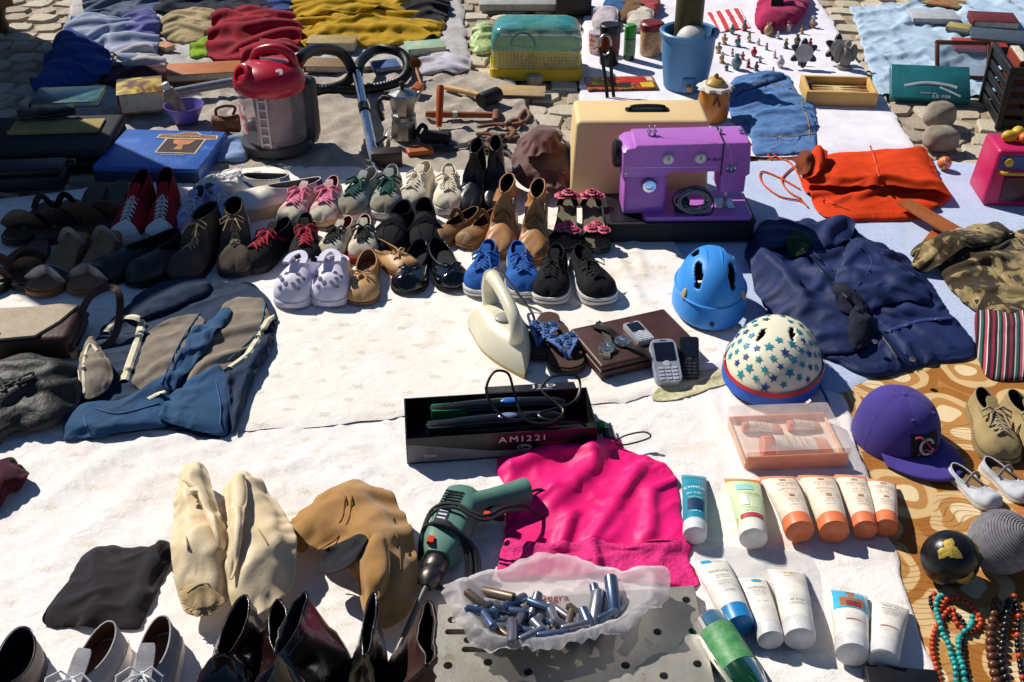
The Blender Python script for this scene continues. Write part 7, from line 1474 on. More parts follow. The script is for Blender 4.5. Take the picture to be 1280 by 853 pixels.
b = MB(); b.tube([(.047*math.cos(a_), .047*math.sin(a_), .110) for a_ in np.linspace(0, 2*math.pi, 25)[:-1]], .004, 6, closed=True); b.build('ribbon', M('ribbon_brown', '5a2a18', .6), t); b = MB(); b.lathe([(.034, .124), (.034, .132), (.022, .146), (0, .15)], 24); b.build('lid', M('lid_gold', 'c09a4a', .4), t); b = MB(); ell(b, (0, 0, .155), (.008, .008, .008), 12, 8); b.build('knob', wdo, t)
b = MB(); b.tube([Vector((.0, -.05, .10)), Vector((-.006, -.055, .085)), Vector((-.012, -.058, .07))], .003, 6); b.tube([Vector((.0, -.05, .10)), Vector((.006, -.055, .085)), Vector((.010, -.058, .068))], .003, 6); b.build('ribbon_tails', M('ribbon_brown'), t)
def jar(label, px, py, prof, m_, capm, cap, name='jar', cat='jar', band=None):
    p = P(px, py, .02, True); t = thing(name, label, cat, p); b = MB(); b.lathe(prof, 26); b.build('body', m_, t); b = MB(); b.lathe(cap, 26); b.build('lid', capm, t)
    if band:
        b = MB(); b.grid([[(band[0]*math.cos(a_), band[0]*math.sin(a_), z_) for a_ in np.linspace(math.radians(190), math.radians(350), 14)] for z_ in band[1:3]]); b.build('label', band[3], t)
    return t
jar('black tumbler with a red printed label behind the magazine', 761, 80, [(0, 0), (.034, 0), (.036, .004), (.038, .13), (0, .13)], M('tumbler_black', '1f1a1c', .3), blk, [(.040, .128), (.040, .15), (.036, .154), (0, .154)], 'tumbler', 'tumbler', (.0388, .06, .12, M('print_red_brown', '7a2a22', .4)))
jar('slim green and dark glass bottle beside the red jar', 786, 74, [(0, 0), (.021, 0), (.022, .004), (.022, .09), (.018, .10), (0, .10)], M('bottle_dark_green', '1f3a24', .2, coat=.3), M('cap_leaf_green', '3f9a3c', .4), [(.0225, .085), (.0225, .13), (.018, .135), (0, .136)], 'bottle', 'bottle', (.0228, .02, .08, M('label_pale_green', '7a9a70', .5)))
jar('round biscuit jar with a dark red lid', 813, 68, [(0, 0), (.040, 0), (.044, .006), (.044, .10), (.040, .106), (0, .106)], M('jar_biscuits', '9a7a50', .25, coat=.4, custom=picture((.3, '6a4a2c'), (.5, 'c0a070'), (.62, '9a3a2a'), (.72, 'd8c8a0'), sc_=70)), M('lid_wine', '7a1a1c', .4), [(.047, .10), (.047, .122), (.040, .128), (0, .128)], 'biscuit_jar', 'jar')
jar('glass mug with red pattern at the edge of the white sheet', 746, 66, [(0, 0), (.030, 0), (.032, .004), (.034, .08), (.031, .08), (.028, .008), (0, .008)], M('glass_red_print', 'd9c8cc', .15, alpha=.7, custom=picture((.45, 'e6dfe2'), (.55, 'c83a44'), sc_=50)), M('glass_rim', 'e0dce0', .15, alpha=.6), [(.0345, .078), (.0345, .082), (.031, .082)], 'glass_mug', 'mug')
p = P(763, 122, .02, True); t = thing('kitchen_tongs', 'black metal tongs leaning behind the beige case', 'tongs', p, math.radians(15)); b = MB()
for s_ in (-1, 1): ribbon(b, [Vector(x) for x in catmull([(s_*.012, -.0, .0), (s_*.012, .03, .06), (s_*.016, .06, .12), (s_*.02, .075, .16)], 14, False)], .012, .003, up=(0, -1, .2))
b.build('arms', irn, t); b = MB(); b.tube([(.022*math.cos(a_), .08+.004*math.sin(a_), .165+.035*math.sin(a_)) for a_ in np.linspace(0, 2*math.pi, 20)[:-1]], .006, 8, closed=True, flat=.5); b.build('loop', steel, t)
def magd(t, w, d, h):
    for (x_, y_, a_, c_, m_) in ((-.30, .1, .25, .5, M('mag_yellow', 'e0b92c', .4)), (.18, .18, .4, .35, M('mag_red', 'c0302a', .4)), (.36, -.22, .18, .38, M('mag_yellow')), (-.02, -.2, .3, .3, M('mag_dark', '2a2a20', .4)), (.42, .25, .1, .3, M('mag_white', 'd8d4c0', .4))):
        b = MB(); b.box((x_*w, y_*d, h+.0006), (a_*w, c_*d, .0008)); b.build('cover_print', m_, t, False)
book('glossy magazine with a red and yellow cover in front of the tumbler', 776, 106, 4, .255, .13, .008, M('magazine_cover', 'a8402c', .3, coat=.2, custom=picture((.3, '7a2a1c'), (.45, 'c8502c'), (.55, '3a2a18'), (.65, 'd0a040'), sc_=16)), 'magazine', 'magazine', deco=magd)
# --- small ornaments ---
rn = random.Random(21); orn = [M('orn_%d' % i, c, .4, col2=c2, scale=60, bump=.2, coat=.2) for i, (c, c2) in enumerate([('d8ccc0', 'b09880'), ('c8a878', '9a7040'), ('8a4a3a', '5a2a20'), ('e0dcd8', 'b8a8b0'), ('3a3a3c', '5c5850'), ('6a8a8c', '3f6a70'), ('c23a4c', '8a2030')])]
def figure(px, py, h, m_, m2, label):
    p = P(px, py, .01); t = thing('figurine', label, 'figurine', p, rn.uniform(0, 6), 'small figurines on the white sheet'); k = h/.06
    b = MB(); b.lathe([(0, 0), (.016*k, 0), (.017*k, .004*k), (.010*k, .010*k), (.014*k, .022*k), (.009*k, .038*k), (.004*k, .043*k)], 14); b.build('body', m_, t)
    b = MB(); ell(b, (0, 0, .050*k), (.009*k, .009*k, .010*k), 12, 8); b.build('head', m2, t)
    b = MB(); [ell(b, (s_*.014*k, -.003*k, .028*k), (.005*k, .004*k, .011*k), 8, 6) for s_ in (-1, 1)]; tag(b.build('arms', m2, t), None, None, kind='stuff')
ON = ['cream', 'tan', 'brown', 'white', 'dark', 'teal', 'red']
def vase(px, py, h, i, label):
    p = P(px, py, .01); k = h/.06; b = MB(); t = thing('small_vase', label, 'vase', p, 0, 'small vases on the white sheet'); b.lathe([(0, 0), (.012*k, 0), (.013*k, .003*k), (.021*k, .022*k), (.019*k, .036*k), (.008*k, .048*k), (.011*k, .058*k), (.009*k, .058*k), (.006*k, .048*k), (0, .044*k)], 18); b.build('vase_body', orn[i], t)
    b = MB(); b.tube([(.0205*k*math.cos(a_), .0205*k*math.sin(a_), .026*k) for a_ in np.linspace(0, 2*math.pi, 19)[:-1]], .0012*k, 5, closed=True); b.build('painted_band', orn[(i+3) % 7], t)
for q, (x, y) in enumerate([(902, 78), (915, 70), (928, 74), (942, 70), (950, 78), (905, 55), (922, 58), (936, 52), (915, 42), (958, 62), (968, 72), (972, 48), (985, 40), (960, 44), (930, 38), (908, 88), (945, 88), (1002, 42), (975, 84), (990, 30), (898, 66), (948, 56), (982, 60), (996, 56), (952, 32), (1012, 60), (966, 92), (935, 84), (920, 86), (1015, 34)]):
    i, j = rn.randrange(7), rn.randrange(7)
    if q % 5 == 3: vase(x, y, rn.uniform(.035, .06), i, 'small %s vase with a %s band among the trinkets' % (ON[i], ON[(i+3) % 7]))
    else: figure(x, y, rn.uniform(.025, .05), orn[i], orn[j], 'small figurine with %s body and %s head among the trinkets' % (ON[i], ON[j]))
def flame(label, px, py, yaw, c, c2, R0):
    p = P(px, py, .02, True); t = thing('flower_frame', label, 'photo frame', (p.x, p.y, p.z), math.radians(yaw))
    b = MB(); n_ = 60; pl = [((R0*(.80+.20*math.cos(6*a_)))*math.cos(a_+.5), (R0*(.80+.20*math.cos(6*a_)))*math.sin(a_+.5)) for a_ in np.linspace(0, 2*math.pi, n_+1)[:-1]]; b.prism(pl, 0, .012, .003); b.build('frame', c, t, True, (0, .015, R0), (math.radians(72), 0, 0))
    b = MB(); b.lathe([(R0*.62, .0125), (R0*.6, .0145), (0, .0145)], 26); b.build('picture', c2, t, True, (0, .015, R0), (math.radians(72), 0, 0))
    b = MB(); b.box((0, .045, R0*.5), (.02, .004, R0*1.05), (math.radians(-25), 0, 0)); b.build('stand', c, t)
flame('flower shaped photo frame with dark petals standing on the white sheet', 1003, 86, 0, M('frame_slate', '3a3c48', .4, bump=.1), M('frame_photo', 'c9c2bc', .3), .055)
flame('flower shaped photo frame with wine petals behind the stone angel', 1046, 80, 8, M('frame_wine', '4a262a', .4, bump=.1), M('frame_photo'), .055)
p = P(1055, 86, .02); t = thing('stone_angel', 'grey stone angel figurine in front of the wine coloured frame', 'figurine', p); sg = M('stone_grey', '8a867e', .85, bump=.5); b = MB(); b.lathe([(0, 0), (.026, 0), (.026, .012), (.018, .016), (.024, .04), (.014, .075), (.006, .082)], 16); b.build('body', sg, t); b = MB(); ell(b, (0, 0, .094), (.014, .014, .016), 14, 9); b.build('head', sg, t)
for s_ in (-1, 1): b = MB(); ell(b, (s_*.028, .008, .058), (.016, .006, .034), 14, 9); b.build('wing', sg, t)
tag(patch('striped_flag', [(884, 16), (925, 10), (938, 34), (900, 40)], cloth('flag_stripes', 'd8d0d4', custom=lambda K: (lambda r: (setattr(r.color_ramp, 'interpolation', 'CONSTANT'), r.outputs[0])[1])(K['ramp'](K['math']('FRACT', K['math']('MULTIPLY', (lambda s_: (K['l'].new(K['tc'].outputs['Object'], s_.inputs[0]), s_.outputs[0])[1])(K['n'].new('ShaderNodeSeparateXYZ')), 24.0)), [(0, lin('c83a44')), (.5, lin('e6dfe0'))]))), .008, .012, None, amp=.006, nr=14, nth=60, rounded=False), 'red and white striped cloth among the trinkets', 'cloth')
t = gthing('pink_bag', 'bright pink bag with a black strap at the back of the white sheet', 'bag', 972, 22); patch('bag_body', [(944, 38), (948, 8), (965, -6), (1000, -8), (1010, 8), (1004, 30), (975, 40)], cloth('cloth_hot_pink', 'b82a5c', '8a1a44'), .10, .012, t, amp=.03, freq=12, nr=22, nth=80, edge=1.5)
b = MB(); ribbon(b, [Vector((-.03, -.10, .0)), Vector((-.028, -.085, .06)), Vector((-.02, -.03, .125)), Vector((-.02, .05, .13))], .05, .006); b.build('strap', blk_m, t)
for i, (x, y, c, l_) in enumerate([(790, 18, '7a5a3c', 'brown'), (770, 14, '2f5f94', 'blue'), (808, 12, 'b0444a', 'red'), (756, 30, 'c8bcc0', 'pale'), (800, 30, 'd0c8b8', 'cream')]):
    tag(patch('knick_knack_heap', [(x-16, y+8), (x-12, y-10), (x+4, y-14), (x+16, y-6), (x+14, y+9), (x, y+12)], cloth('heap_%d' % i, c), .06, .010, None, amp=.03, freq=26, crumple=.03, nr=16, nth=60, edge=1.5), 'small %s bundle of cloth behind the jars' % l_, 'cloth')
# --- backgammon box ---
p = P(1046, 122, .06, True); t = thing('backgammon_box', 'wooden backgammon box with dark inlaid points', 'board game', p, math.radians(-5)); wl = M('box_pine', 'd6b06a', .5, col2='c49a54', scale=12, bump=.15); wd_, dd_, hh_ = .245, .155, .05
b = MB(); b.box((0, 0, hh_*.42), (wd_-.02, dd_-.02, .006)); b.build('board', M('board_pale', 'd8bf86', .5), t, False)
for nm, c_, d_ in (('front_rail', (0, -dd_/2, hh_/2), (wd_, .014, hh_)), ('back_rail', (0, dd_/2, hh_/2), (wd_, .014, hh_)), ('side_rail', (-wd_/2+.007, 0, hh_/2), (.014, dd_-.016, hh_)), ('side_rail', (wd_/2-.007, 0, hh_/2), (.014, dd_-.016, hh_))): bevel_box(nm, d_, wl, t, c_, r=.002)
for k in range(6):
    for s_ in (-1, 1):
        y_ = -dd_/2+.018+k*.0215; b = MB(); z_ = hh_*.42+.0035; xx = s_*(wd_/2-.016); b.add([(xx, y_, z_), (xx, y_+.019, z_), (s_*.012, y_+.0095, z_), (xx, y_, z_+.0012), (xx, y_+.019, z_+.0012), (s_*.012, y_+.0095, z_+.0012)], [(3, 4, 5), (0, 1, 4, 3), (1, 2, 5, 4), (2, 0, 3, 5)]); b.build('inlaid_point', M('inlay_dark' if k % 2 == 0 else 'inlay_mid', '4a2a18' if k % 2 == 0 else '9a6a38', .5), t, False)
b = MB(); b.box((-wd_/2+.02, .0, hh_+.002), (.012, .03, .006)); b.build('latch', irn, t, False)
# --- jeans ---
dn = M('denim', '5f86b8', .9, col2='3f6598', scale=40, bump=.5, bscale=500, wear=('86a8d0', 12, .62)); t = gthing('jeans', 'folded blue denim jeans on the white sheet', 'jeans', 965, 138)
patch('leg_fold', [(906, 112), (920, 96), (960, 88), (985, 96), (1000, 118), (1018, 130), (1022, 158), (990, 172), (940, 172), (915, 150)], dn, .022, .014, t, (962, 136), rounded=False, amp=.006, freq=12, ang=.5, nr=28, nth=100)
patch('leg_fold', [(938, 142), (955, 130), (985, 124), (1012, 132), (1022, 148), (1022, 174), (985, 178), (944, 178)], dn, .014, .050, t, rounded=False, amp=.006, freq=14, ang=.8, nr=24, nth=90)
patch('waistband', [(912, 102), (940, 90), (975, 80), (978, 88), (945, 100), (920, 110)], dn, .02, .055, t, amp=.006, nr=14, nth=60)
sdn = M('seam_tan', 'b08a4a', .8)
strip(t, [(912, 118), (950, 104), (990, 112)], .003, sdn, 'seam'); strip(t, [(945, 170), (985, 172), (1018, 168)], .003, sdn, 'hem_seam'); strip(t, [(1000, 126), (1010, 150), (1012, 174)], .003, sdn, 'seam')
# --- right hand side ---
def teald(t, w, d, h):
    pm = M('print_silver', 'b8c4c8', .4)
    print_row(9, .014, pm, t, (.04, -.018, h+.0006), seed=5); print_row(12, .007, pm, t, (-.01, -.006, h+.0006), seed=6); b = MB(); b.tube([Vector(x) for x in catmull([(-.09, .02, h), (-.02, .035, h+.001), (.05, .03, h+.001), (.09, .02, h)], 16, False)], .006, 6, flat=.15); b.build('cover_print', pm, t)
    b = MB(); b.tube([Vector(x) for x in catmull([(.03, .02, h), (.07, .0, h+.001), (.10, -.015, h)], 12, False)], .004, 6, flat=.2); b.build('cover_print', pm, t)
p = P(1160, 122, .05, True); t = thing('teal_box', 'teal printed box propped against a grey stone', 'box', p); t.rotation_euler = (math.radians(38), 0, math.radians(-7)); bevel_box('box_body', (.27, .135, .035), M('box_teal', '1f6068', .35, col2='2f8088', scale=9, coat=.2), t, (0, .04, .02), r=.002); teald(t, .25, .13, .038)
rn = random.Random(4)
for lb2, px, py, s_ in (('grey rounded stone leaning on the teal box', 1172, 158, (.115, .085, .085)), ('pale square stone block beside the orange velvet bag', 1173, 186, (.115, .09, .075))):
    p = P(px, py, .03); b = MB(); ell(b, (0, 0, 0), (1, 1, 1), 20, 12)
    V = []
    for x, y, z in b.v:
        v = Vector((x, y, z)); e = 3.0; n_ = (abs(x)**e+abs(y)**e+abs(z)**e)**(1/e); v = v/n_; f = 1+.16*(float(vn(np.array(x*2.3+px), np.array(y*2.3+z*3), 3))-.5); V.append((v.x*s_[0]/2*f, v.y*s_[1]/2*f, v.z*s_[2]/2*f))
    b.v = V; tag(b.build('stone', M('field_stone', '9a9080', .9, col2='7a7062', scale=16, bump=.8, bscale=60, wear=('c4baa6', 25, .6)), None, True, (p.x, p.y, p.z+s_[2]*.47), (.15, .1, rn.uniform(0, 3)), None), lb2, 'stone')
p = P(1179, 212, .01); b = MB(); ell(b, (0, 0, .021), (.021,)*3, 20, 12); tag(b.build('toy_ball', M('toy_ball_skin', 'd8a02c', .4, custom=picture((.4, 'd8a02c'), (.5, 'c8402c'), (.6, 'e0dcc8'), sc_=45)), None, True, p), 'small yellow and red ball beside the orange velvet bag', 'ball')
p = P(1203, 98, .05, True); t = thing('picture_frame', 'empty brown wooden picture frame leaning on the blue sheet', 'picture frame', p, math.radians(-4)); t.rotation_euler = (math.radians(48), 0, math.radians(-5)); wf = M('frame_wood', '6a3a24', .5, col2='4a2616', scale=14, bump=.2); fw, fh = .20, .135
for nm, c_, d_ in (('rail', (0, 0, .006), (fw, .014, .014)), ('rail', (0, fh, .006), (fw, .014, .014)), ('stile', (-fw/2+.007, fh/2, .0065), (.014, fh-.012, .0145)), ('stile', (fw/2-.007, fh/2, .0065), (.014, fh-.012, .0145))): bevel_box(nm, d_, wf, t, c_, r=.002)
bevel_box('glass', (fw-.02, fh-.006, .002), M('frame_glass', 'c0ccd0', .08, alpha=.35), t, (0, fh/2, .004), r=.0005)
# black crate with books
p = P(1262, 156, .06, True); t = thing('plastic_crate', 'black slatted plastic crate filled with books', 'crate', p, math.radians(-8)); cw, cd, chh = .34, .26, .20; CR = t; ck = M('crate_black', '141416', .45, bump=.1); cx = .12
bevel_box('crate_floor', (cw, cd, .008), ck, t, (cx, .08, .006), r=.002)
for y_ in (-.05, .21):
    for k in range(5): bevel_box('slat', (cw, .008, .026), ck, t, (cx, y_, .025+k*.04), r=.002)
for x_ in (-cw/2, cw/2):
    for k in range(5): bevel_box('slat', (.008, cd-.01, .026), ck, t, (cx+x_, .08, .0255+k*.04), r=.002)
for x_ in (-cw/2, cw/2):
    for y_ in (-.05, .21): bevel_box('corner_post', (.02, .02, chh), ck, t, (cx+x_, y_, chh/2), r=.003)
bevel_box('rim', (cw+.02, .014, .018), ck, t, (cx, -.051, chh+.006), r=.003); bevel_box('rim', (.014, cd, .018), ck, t, (cx-cw/2-.002, .08, chh+.0065), r=.003)
bpy.context.view_layer.update(); MCR = CR.matrix_world.copy(); bkc_ = [('8a3a24', 'red'), ('c08a4a', 'tan'), ('7a2a28', 'maroon'), ('5c5c64', 'grey'), ('b0a890', 'cream')]
for k, (c_, l_) in enumerate(bkc_):
    q = MCR @ Vector((cx-.12+k*.048, .075, .012)); t = thing('book', '%s book standing in the black crate' % l_, 'book', q, math.radians(-8)); t.rotation_euler = (0, math.radians(4*(k % 2)), math.radians(-8)); bevel_box('cover', (.036, .16, .205+.01*(k % 2)), M('bk_'+l_, c_, .5, bump=.08), t, (0, 0, .105), r=.002); bevel_box('pages', (.028, .158, .2075+.01*(k % 2)), M('pages_d9cfb8'), t, (0, .002, .106), r=.001)
# pink toy oven
p = P(1252, 250, .05, True); t = thing('toy_oven', 'pink toy oven with blue control panel and plastic fruit on top', 'toy', p, math.radians(-4)); tp = M('toy_pink', 'c2245c', .35, col2='b01c50', scale=6, bump=.04); tx_ = .03
bevel_box('oven_body', (.20, .15, .17), tp, t, (tx_, .03, .085), r=.012, seg=3, taper=(.86, .9)); b = MB(); b.box((tx_, -.0405, .135), (.15, .006, .038), (math.radians(-4), 0, 0)); cp = b.build('control_panel', M('toy_blue', '2c4f94', .4), t, False)
b = MB(); b.lathe([(0, 0), (.012, 0), (.012, .008), (0, .010)], 18, rot=(math.pi/2, 0, 0), c=(tx_-.055, -.043, .137)); b.build('knob', M('toy_yellow', 'd8b02c', .4), t)
b = MB(); b.box((tx_+.03, -.0438, .142), (.06, .004, .018)); b.build('display', blk, cp, False); b = MB(); [b.box((tx_+.01+k*.02, -.044, .124), (.013, .005, .008)) for k in range(3)]; b.build('keys', M('toy_yellow'), cp, False)
b = MB(); b.tube([(tx_-.07, -.046, .108), (tx_-.065, -.056, .108), (tx_+.065, -.056, .108), (tx_+.07, -.046, .108)], .005, 8); b.build('handle', M('toy_yellow'), t); b = MB(); b.box((tx_+.01, -.0462, .055), (.13, .006, .075)); b.build('window', M('toy_window', '4a1428', .15), t, False)
for i, (dx, dy, c_, l_) in enumerate([(-.04, .0, 'd8a82c', 'yellow'), (-.005, .03, 'e0b838', 'golden'), (.03, .0, 'b8c02c', 'lime'), (.045, .04, '6aa02c', 'green'), (.0, -.012, 'd8702c', 'orange')]):
    b = MB(); ell(b, (0, 0, .016), (.024, .018, .017), 16, 10); tag(b.build('toy_fruit', M('fruit_'+l_, c_, .4, bump=.05), None, True, p+Vector((tx_+dx, .03+dy, .170)), (0, 0, i)), '%s plastic toy fruit on top of the pink oven' % l_, 'toy fruit')
# top right papers and books
book('open white box lid at the back of the pale blue sheet', 1166, 24, -6, .19, .14, .022, M('cover_white', 'b8bcc4', .5), 'white_folder', 'folder'); book('dark red book behind the crate', 1240, 30, -10, .18, .14, .03, M('cover_dark_red', '6a2422', .5)); book('orange red folder under the grey magazine behind the crate', 1225, 60, -12, .20, .14, .014, M('cover_orange_red', 'b03a24', .5), 'folder', 'folder'); book('grey magazine on the orange folder behind the crate', 1248, 52, -16, .22, .15, .012, M('cover_slate', '4a5460', .4), 'magazine', 'magazine', lift=.016); book('pale yellow booklet beside the grey magazine', 1198, 38, -30, .09, .07, .02, M('cover_yellow', 'b0a060', .5), 'booklet', 'booklet'); book('green printed leaflet at the back by the blue sheet', 1180, 4, -30, .16, .12, .006, M('cover_leaf', '5a7a3c', .5, custom=picture((.4, '7a8a50'), (.55, 'b04a30'), (.65, '3a4a28'), sc_=20)), 'leaflet', 'leaflet')
# --- back left ---
yl = cloth('cotton_yellow', 'c29a1e', '9c7a12', sheen=.05); t = gthing('yellow_trousers', 'mustard yellow trousers laid out in long folds behind the books', 'trousers', 460, 35)
patch('leg', [(366, 28), (400, 16), (470, 14), (540, 22), (556, 34), (520, 44), (440, 48), (385, 50), (370, 42)], yl, .03, .010, t, ex=.16, ang=.05)
patch('leg', [(372, 50), (400, 38), (470, 34), (540, 34), (548, 44), (500, 54), (440, 58), (385, 58)], yl, .03, .016, t, ex=.16, ang=.05)
patch('waist', [(362, 10), (390, -4), (460, -8), (530, -4), (545, 10), (510, 20), (440, 24), (385, 26)], yl, .04, .014, t, ex=.16, ang=.05)
tag(patch('black_cloth', [(500, -6), (555, -8), (560, 18), (540, 32), (505, 22), (498, 8)], cloth('cotton_black', '1b1a1e'), .05, .02, None, amp=.03, freq=14, nr=20, nth=80), 'crumpled black cloth at the end of the yellow trousers', 'cloth')
rk = cloth('knit_red', 'a81c30', '7a1020', bump=.9, bs=140); t = gthing('red_sweater', 'red knitted sweater crumpled behind the vacuum cleaner', 'sweater', 318, 50)
patch('sweater_body', [(262, 74), (264, 40), (272, 18), (310, 14), (350, 18), (374, 34), (376, 60), (350, 76), (305, 80)], rk, .05, .012, t, amp=.012, freq=14, ang=.4, nr=40, nth=120, crumple=.016)
patch('sleeve', [(300, 64), (330, 50), (368, 52), (380, 70), (352, 84), (318, 84)], rk, .05, .05, t, amp=.01, freq=18, nr=30, nth=90, crumple=.014)
for nm, lb2, ct, poly, c, c2, hh2, cr in (
    ('blue_shirt', 'bright blue shirt draped over the dark suitcases', 'shirt', [(40, 112), (60, 88), (78, 45), (95, 46), (125, 62), (142, 86), (130, 102), (85, 112), (60, 122)], '27478f', '1c3570', .10, .012),
    ('pale_blouse', 'pale blue and white patterned blouse beside the blue shirt', 'blouse', [(82, 42), (92, 24), (120, 20), (150, 26), (190, 28), (200, 50), (190, 76), (150, 80), (128, 62), (100, 52)], 'a8b0c4', '7a86a4', .04, .02),
    ('grey_shirt', 'grey blue shirt at the back beside the paving stones', 'shirt', [(105, 16), (112, -6), (160, -10), (215, -8), (218, 6), (190, 18), (150, 22), (125, 20)], '5c6a80', '3f4c60', .05, .015),
    ('violet_top', 'violet top crumpled next to the striped wallet', 'top', [(150, 40), (165, 20), (185, 16), (202, 32), (196, 48), (170, 52)], '6a6aa8', '4a4a84', .06, .02),
    ('cream_blouse', 'cream frilled blouse beside the red sweater', 'blouse', [(200, 44), (206, 24), (235, 16), (268, 18), (266, 42), (245, 54), (215, 52)], 'b5a27c', '8f7d58', .05, .025),
    ('lime_cloth', 'lime green cloth under the cream blouse', 'cloth', [(236, 70), (246, 54), (262, 46), (266, 66), (250, 74)], '8fb02a', '6a8a1c', .03, .01),
    ('navy_cloth', 'dark navy clothes behind the red sweater', 'cloth', [(182, 14), (200, -6), (260, -10), (345, -8), (352, 14), (320, 20), (250, 20)], '1f2434', '14182a', .06, .02),
    ('lace_cloth', 'white lace trimmed cloth beside the blue shirt', 'cloth', [(140, 84), (150, 66), (175, 60), (200, 72), (206, 84), (170, 88)], 'c9c4c0', 'a09a9c', .03, .02),
    ('blue_denim_cloth', 'blue cloth between the navy clothes and the yellow trousers', 'cloth', [(322, 16), (330, -4), (360, -8), (366, 14), (345, 24)], '2f4f8a', '22396a', .05, .01),
    ('maroon_skirt', 'dark maroon skirt in front of the lace cloth', 'skirt', [(122, 104), (140, 90), (200, 84), (215, 92), (190, 104), (150, 110)], '4a1a28', '2f0f1a', .03, .01),
    ('crumpled_packet', 'crumpled clear and blue plastic packet in front of the vacuum cleaner', 'packet', [(260, 196), (268, 178), (295, 174), (312, 182), (308, 200), (280, 204)], '8fa4c4', '4f78b0', .03, .02),
    ('purple_underlay', 'flattened white plastic bag behind the wooden scoop', 'bag', [(520, 92), (530, 74), (560, 70), (588, 74), (584, 90), (550, 94)], 'c4bfc8', 'a39ea8', .025, .012)):
    tag(patch(nm if nm != 'purple_underlay' else 'flat_plastic_bag', poly, cloth('m_'+nm, c, c2), hh2, .012, None, amp=.014, freq=13, ang=random.uniform(-.5, .8), nr=40, nth=110, crumple=cr), lb2, ct)
book('striped orange wallet among the crumpled clothes', 207, 62, -35, .075, .05, .02, M('wallet_orange', '9a4a24', .5, custom=picture((.4, 'a8502a'), (.5, 'd8a070'), (.58, '6a2a18'), sc_=30)), 'wallet', 'wallet')
book('large orange brown book in front of the red sweater', 256, 98, 9, .265, .125, .03, M('cover_orange', 'b5682c', .55, col2='98521c', scale=12, bump=.2), lift=.01)
book('tan hardback book on the yellow trousers', 416, 60, -2, .19, .10, .035, M('cover_tan', 'a8905c', .6, col2='8a7444', bump=.2, scale=20)); book('book with a green label lying beside the hose', 532, 64, 14, .15, .10, .028, M('cover_mint', '8fa888', .5, custom=picture((.35, 'c0b890'), (.5, '8fb096'), (.7, '7aa088'), sc_=8)), ); book('brown paperback under the hose loop', 410, 86, -4, .16, .10, .025, M('cover_brown', '8a6a48', .6)); book('blue covered notebook inside the hose loop', 482, 86, 18, .10, .09, .02, M('cover_blue_grey', '4f6a9c', .5)); book('cream paperback next to the blue notebook', 462, 84, 20, .08, .08, .018, M('cover_cream', 'c9bfa0', .6))
book('thick picture book with a yellow and brown cover', 180, 138, 16, .15, .16, .07, M('cover_yellow_photo', '9a8a3a', .35, coat=.2, custom=picture((.3, '2a3a28'), (.45, '7a4a1c'), (.55, 'c8b03a'), (.7, 'a89838'), sc_=7)), lift=.02)
book('white edged picture album with a blue and green cover', 92, 150, 6, .22, .15, .02, M('cover_landscape', '33587a', .35, coat=.2, custom=picture((.35, '1f3a6a'), (.5, '3a6a5a'), (.62, '4f7ab0'), sc_=9)), 'album', 'album', lift=.07)
for k, (px, py, l_) in enumerate(((53, 178, 'grey'), (80, 176, 'black'))):
    p = P(px, py, .03, True); t = thing('spectacle_case', '%s spectacle case lying on a yellowed tray' % l_, 'spectacle case', (p.x, p.y, p.z+.085), math.radians(24)); bevel_box('case_body', (.11, .045, .016), M('spec_'+l_, '3a3c40' if k == 0 else '17171a', .4), t, (0, 0, .010), r=.008, seg=3); bevel_box('case_lid', (.11, .044, .012), M('spec_'+l_), t, (0, 0, .022), r=.005, seg=3)
p = P(78, 186, .05, True); t = thing('tray', 'yellowed paper tray on top of the dark suitcase', 'tray', (p.x, p.y, p.z+.07), math.radians(5)); bevel_box('tray_floor', (.28, .10, .006), M('paper_yellow', 'a8945c', .8), t, (0, 0, .006), r=.002); bevel_box('tray_lip', (.28, .006, .014), M('paper_yellow'), t, (0, -.05, .008), r=.002)
p = P(62, 214, .06, True); t = thing('suitcase', 'black suitcase lying flat under the tray and the album', 'suitcase', p, math.radians(4)); bevel_box('lower_shell', (.42, .30, .036), blk_m, t, (-.03, .13, .019), r=.012, seg=3); bevel_box('upper_shell', (.42, .30, .034), blk_m, t, (-.03, .13, .055), r=.012, seg=3); b = MB(); b.tube([Vector(x) for x in catmull([(-.08, -.022, .037), (-.075, -.045, .037), (.015, -.045, .037), (.02, -.022, .037)], 14, False)], .007, 8); b.build('handle', blk, t)
for sx in (-.14, .08): bevel_box('latch', (.03, .006, .02), steel, t, (sx, -.022, .038), r=.001)
p = P(20, 236, .06, True); t = thing('dark_case', 'long dark instrument case in the shade in front of the suitcase', 'case', p, math.radians(6)); bevel_box('case_body', (.34, .09, .05), M('case_plum', '1c1620', .5), t, (-.02, .01, .026), r=.014, seg=3); bevel_box('case_lid', (.34, .09, .022), M('case_plum'), t, (-.02, .01, .062), r=.010, seg=3)
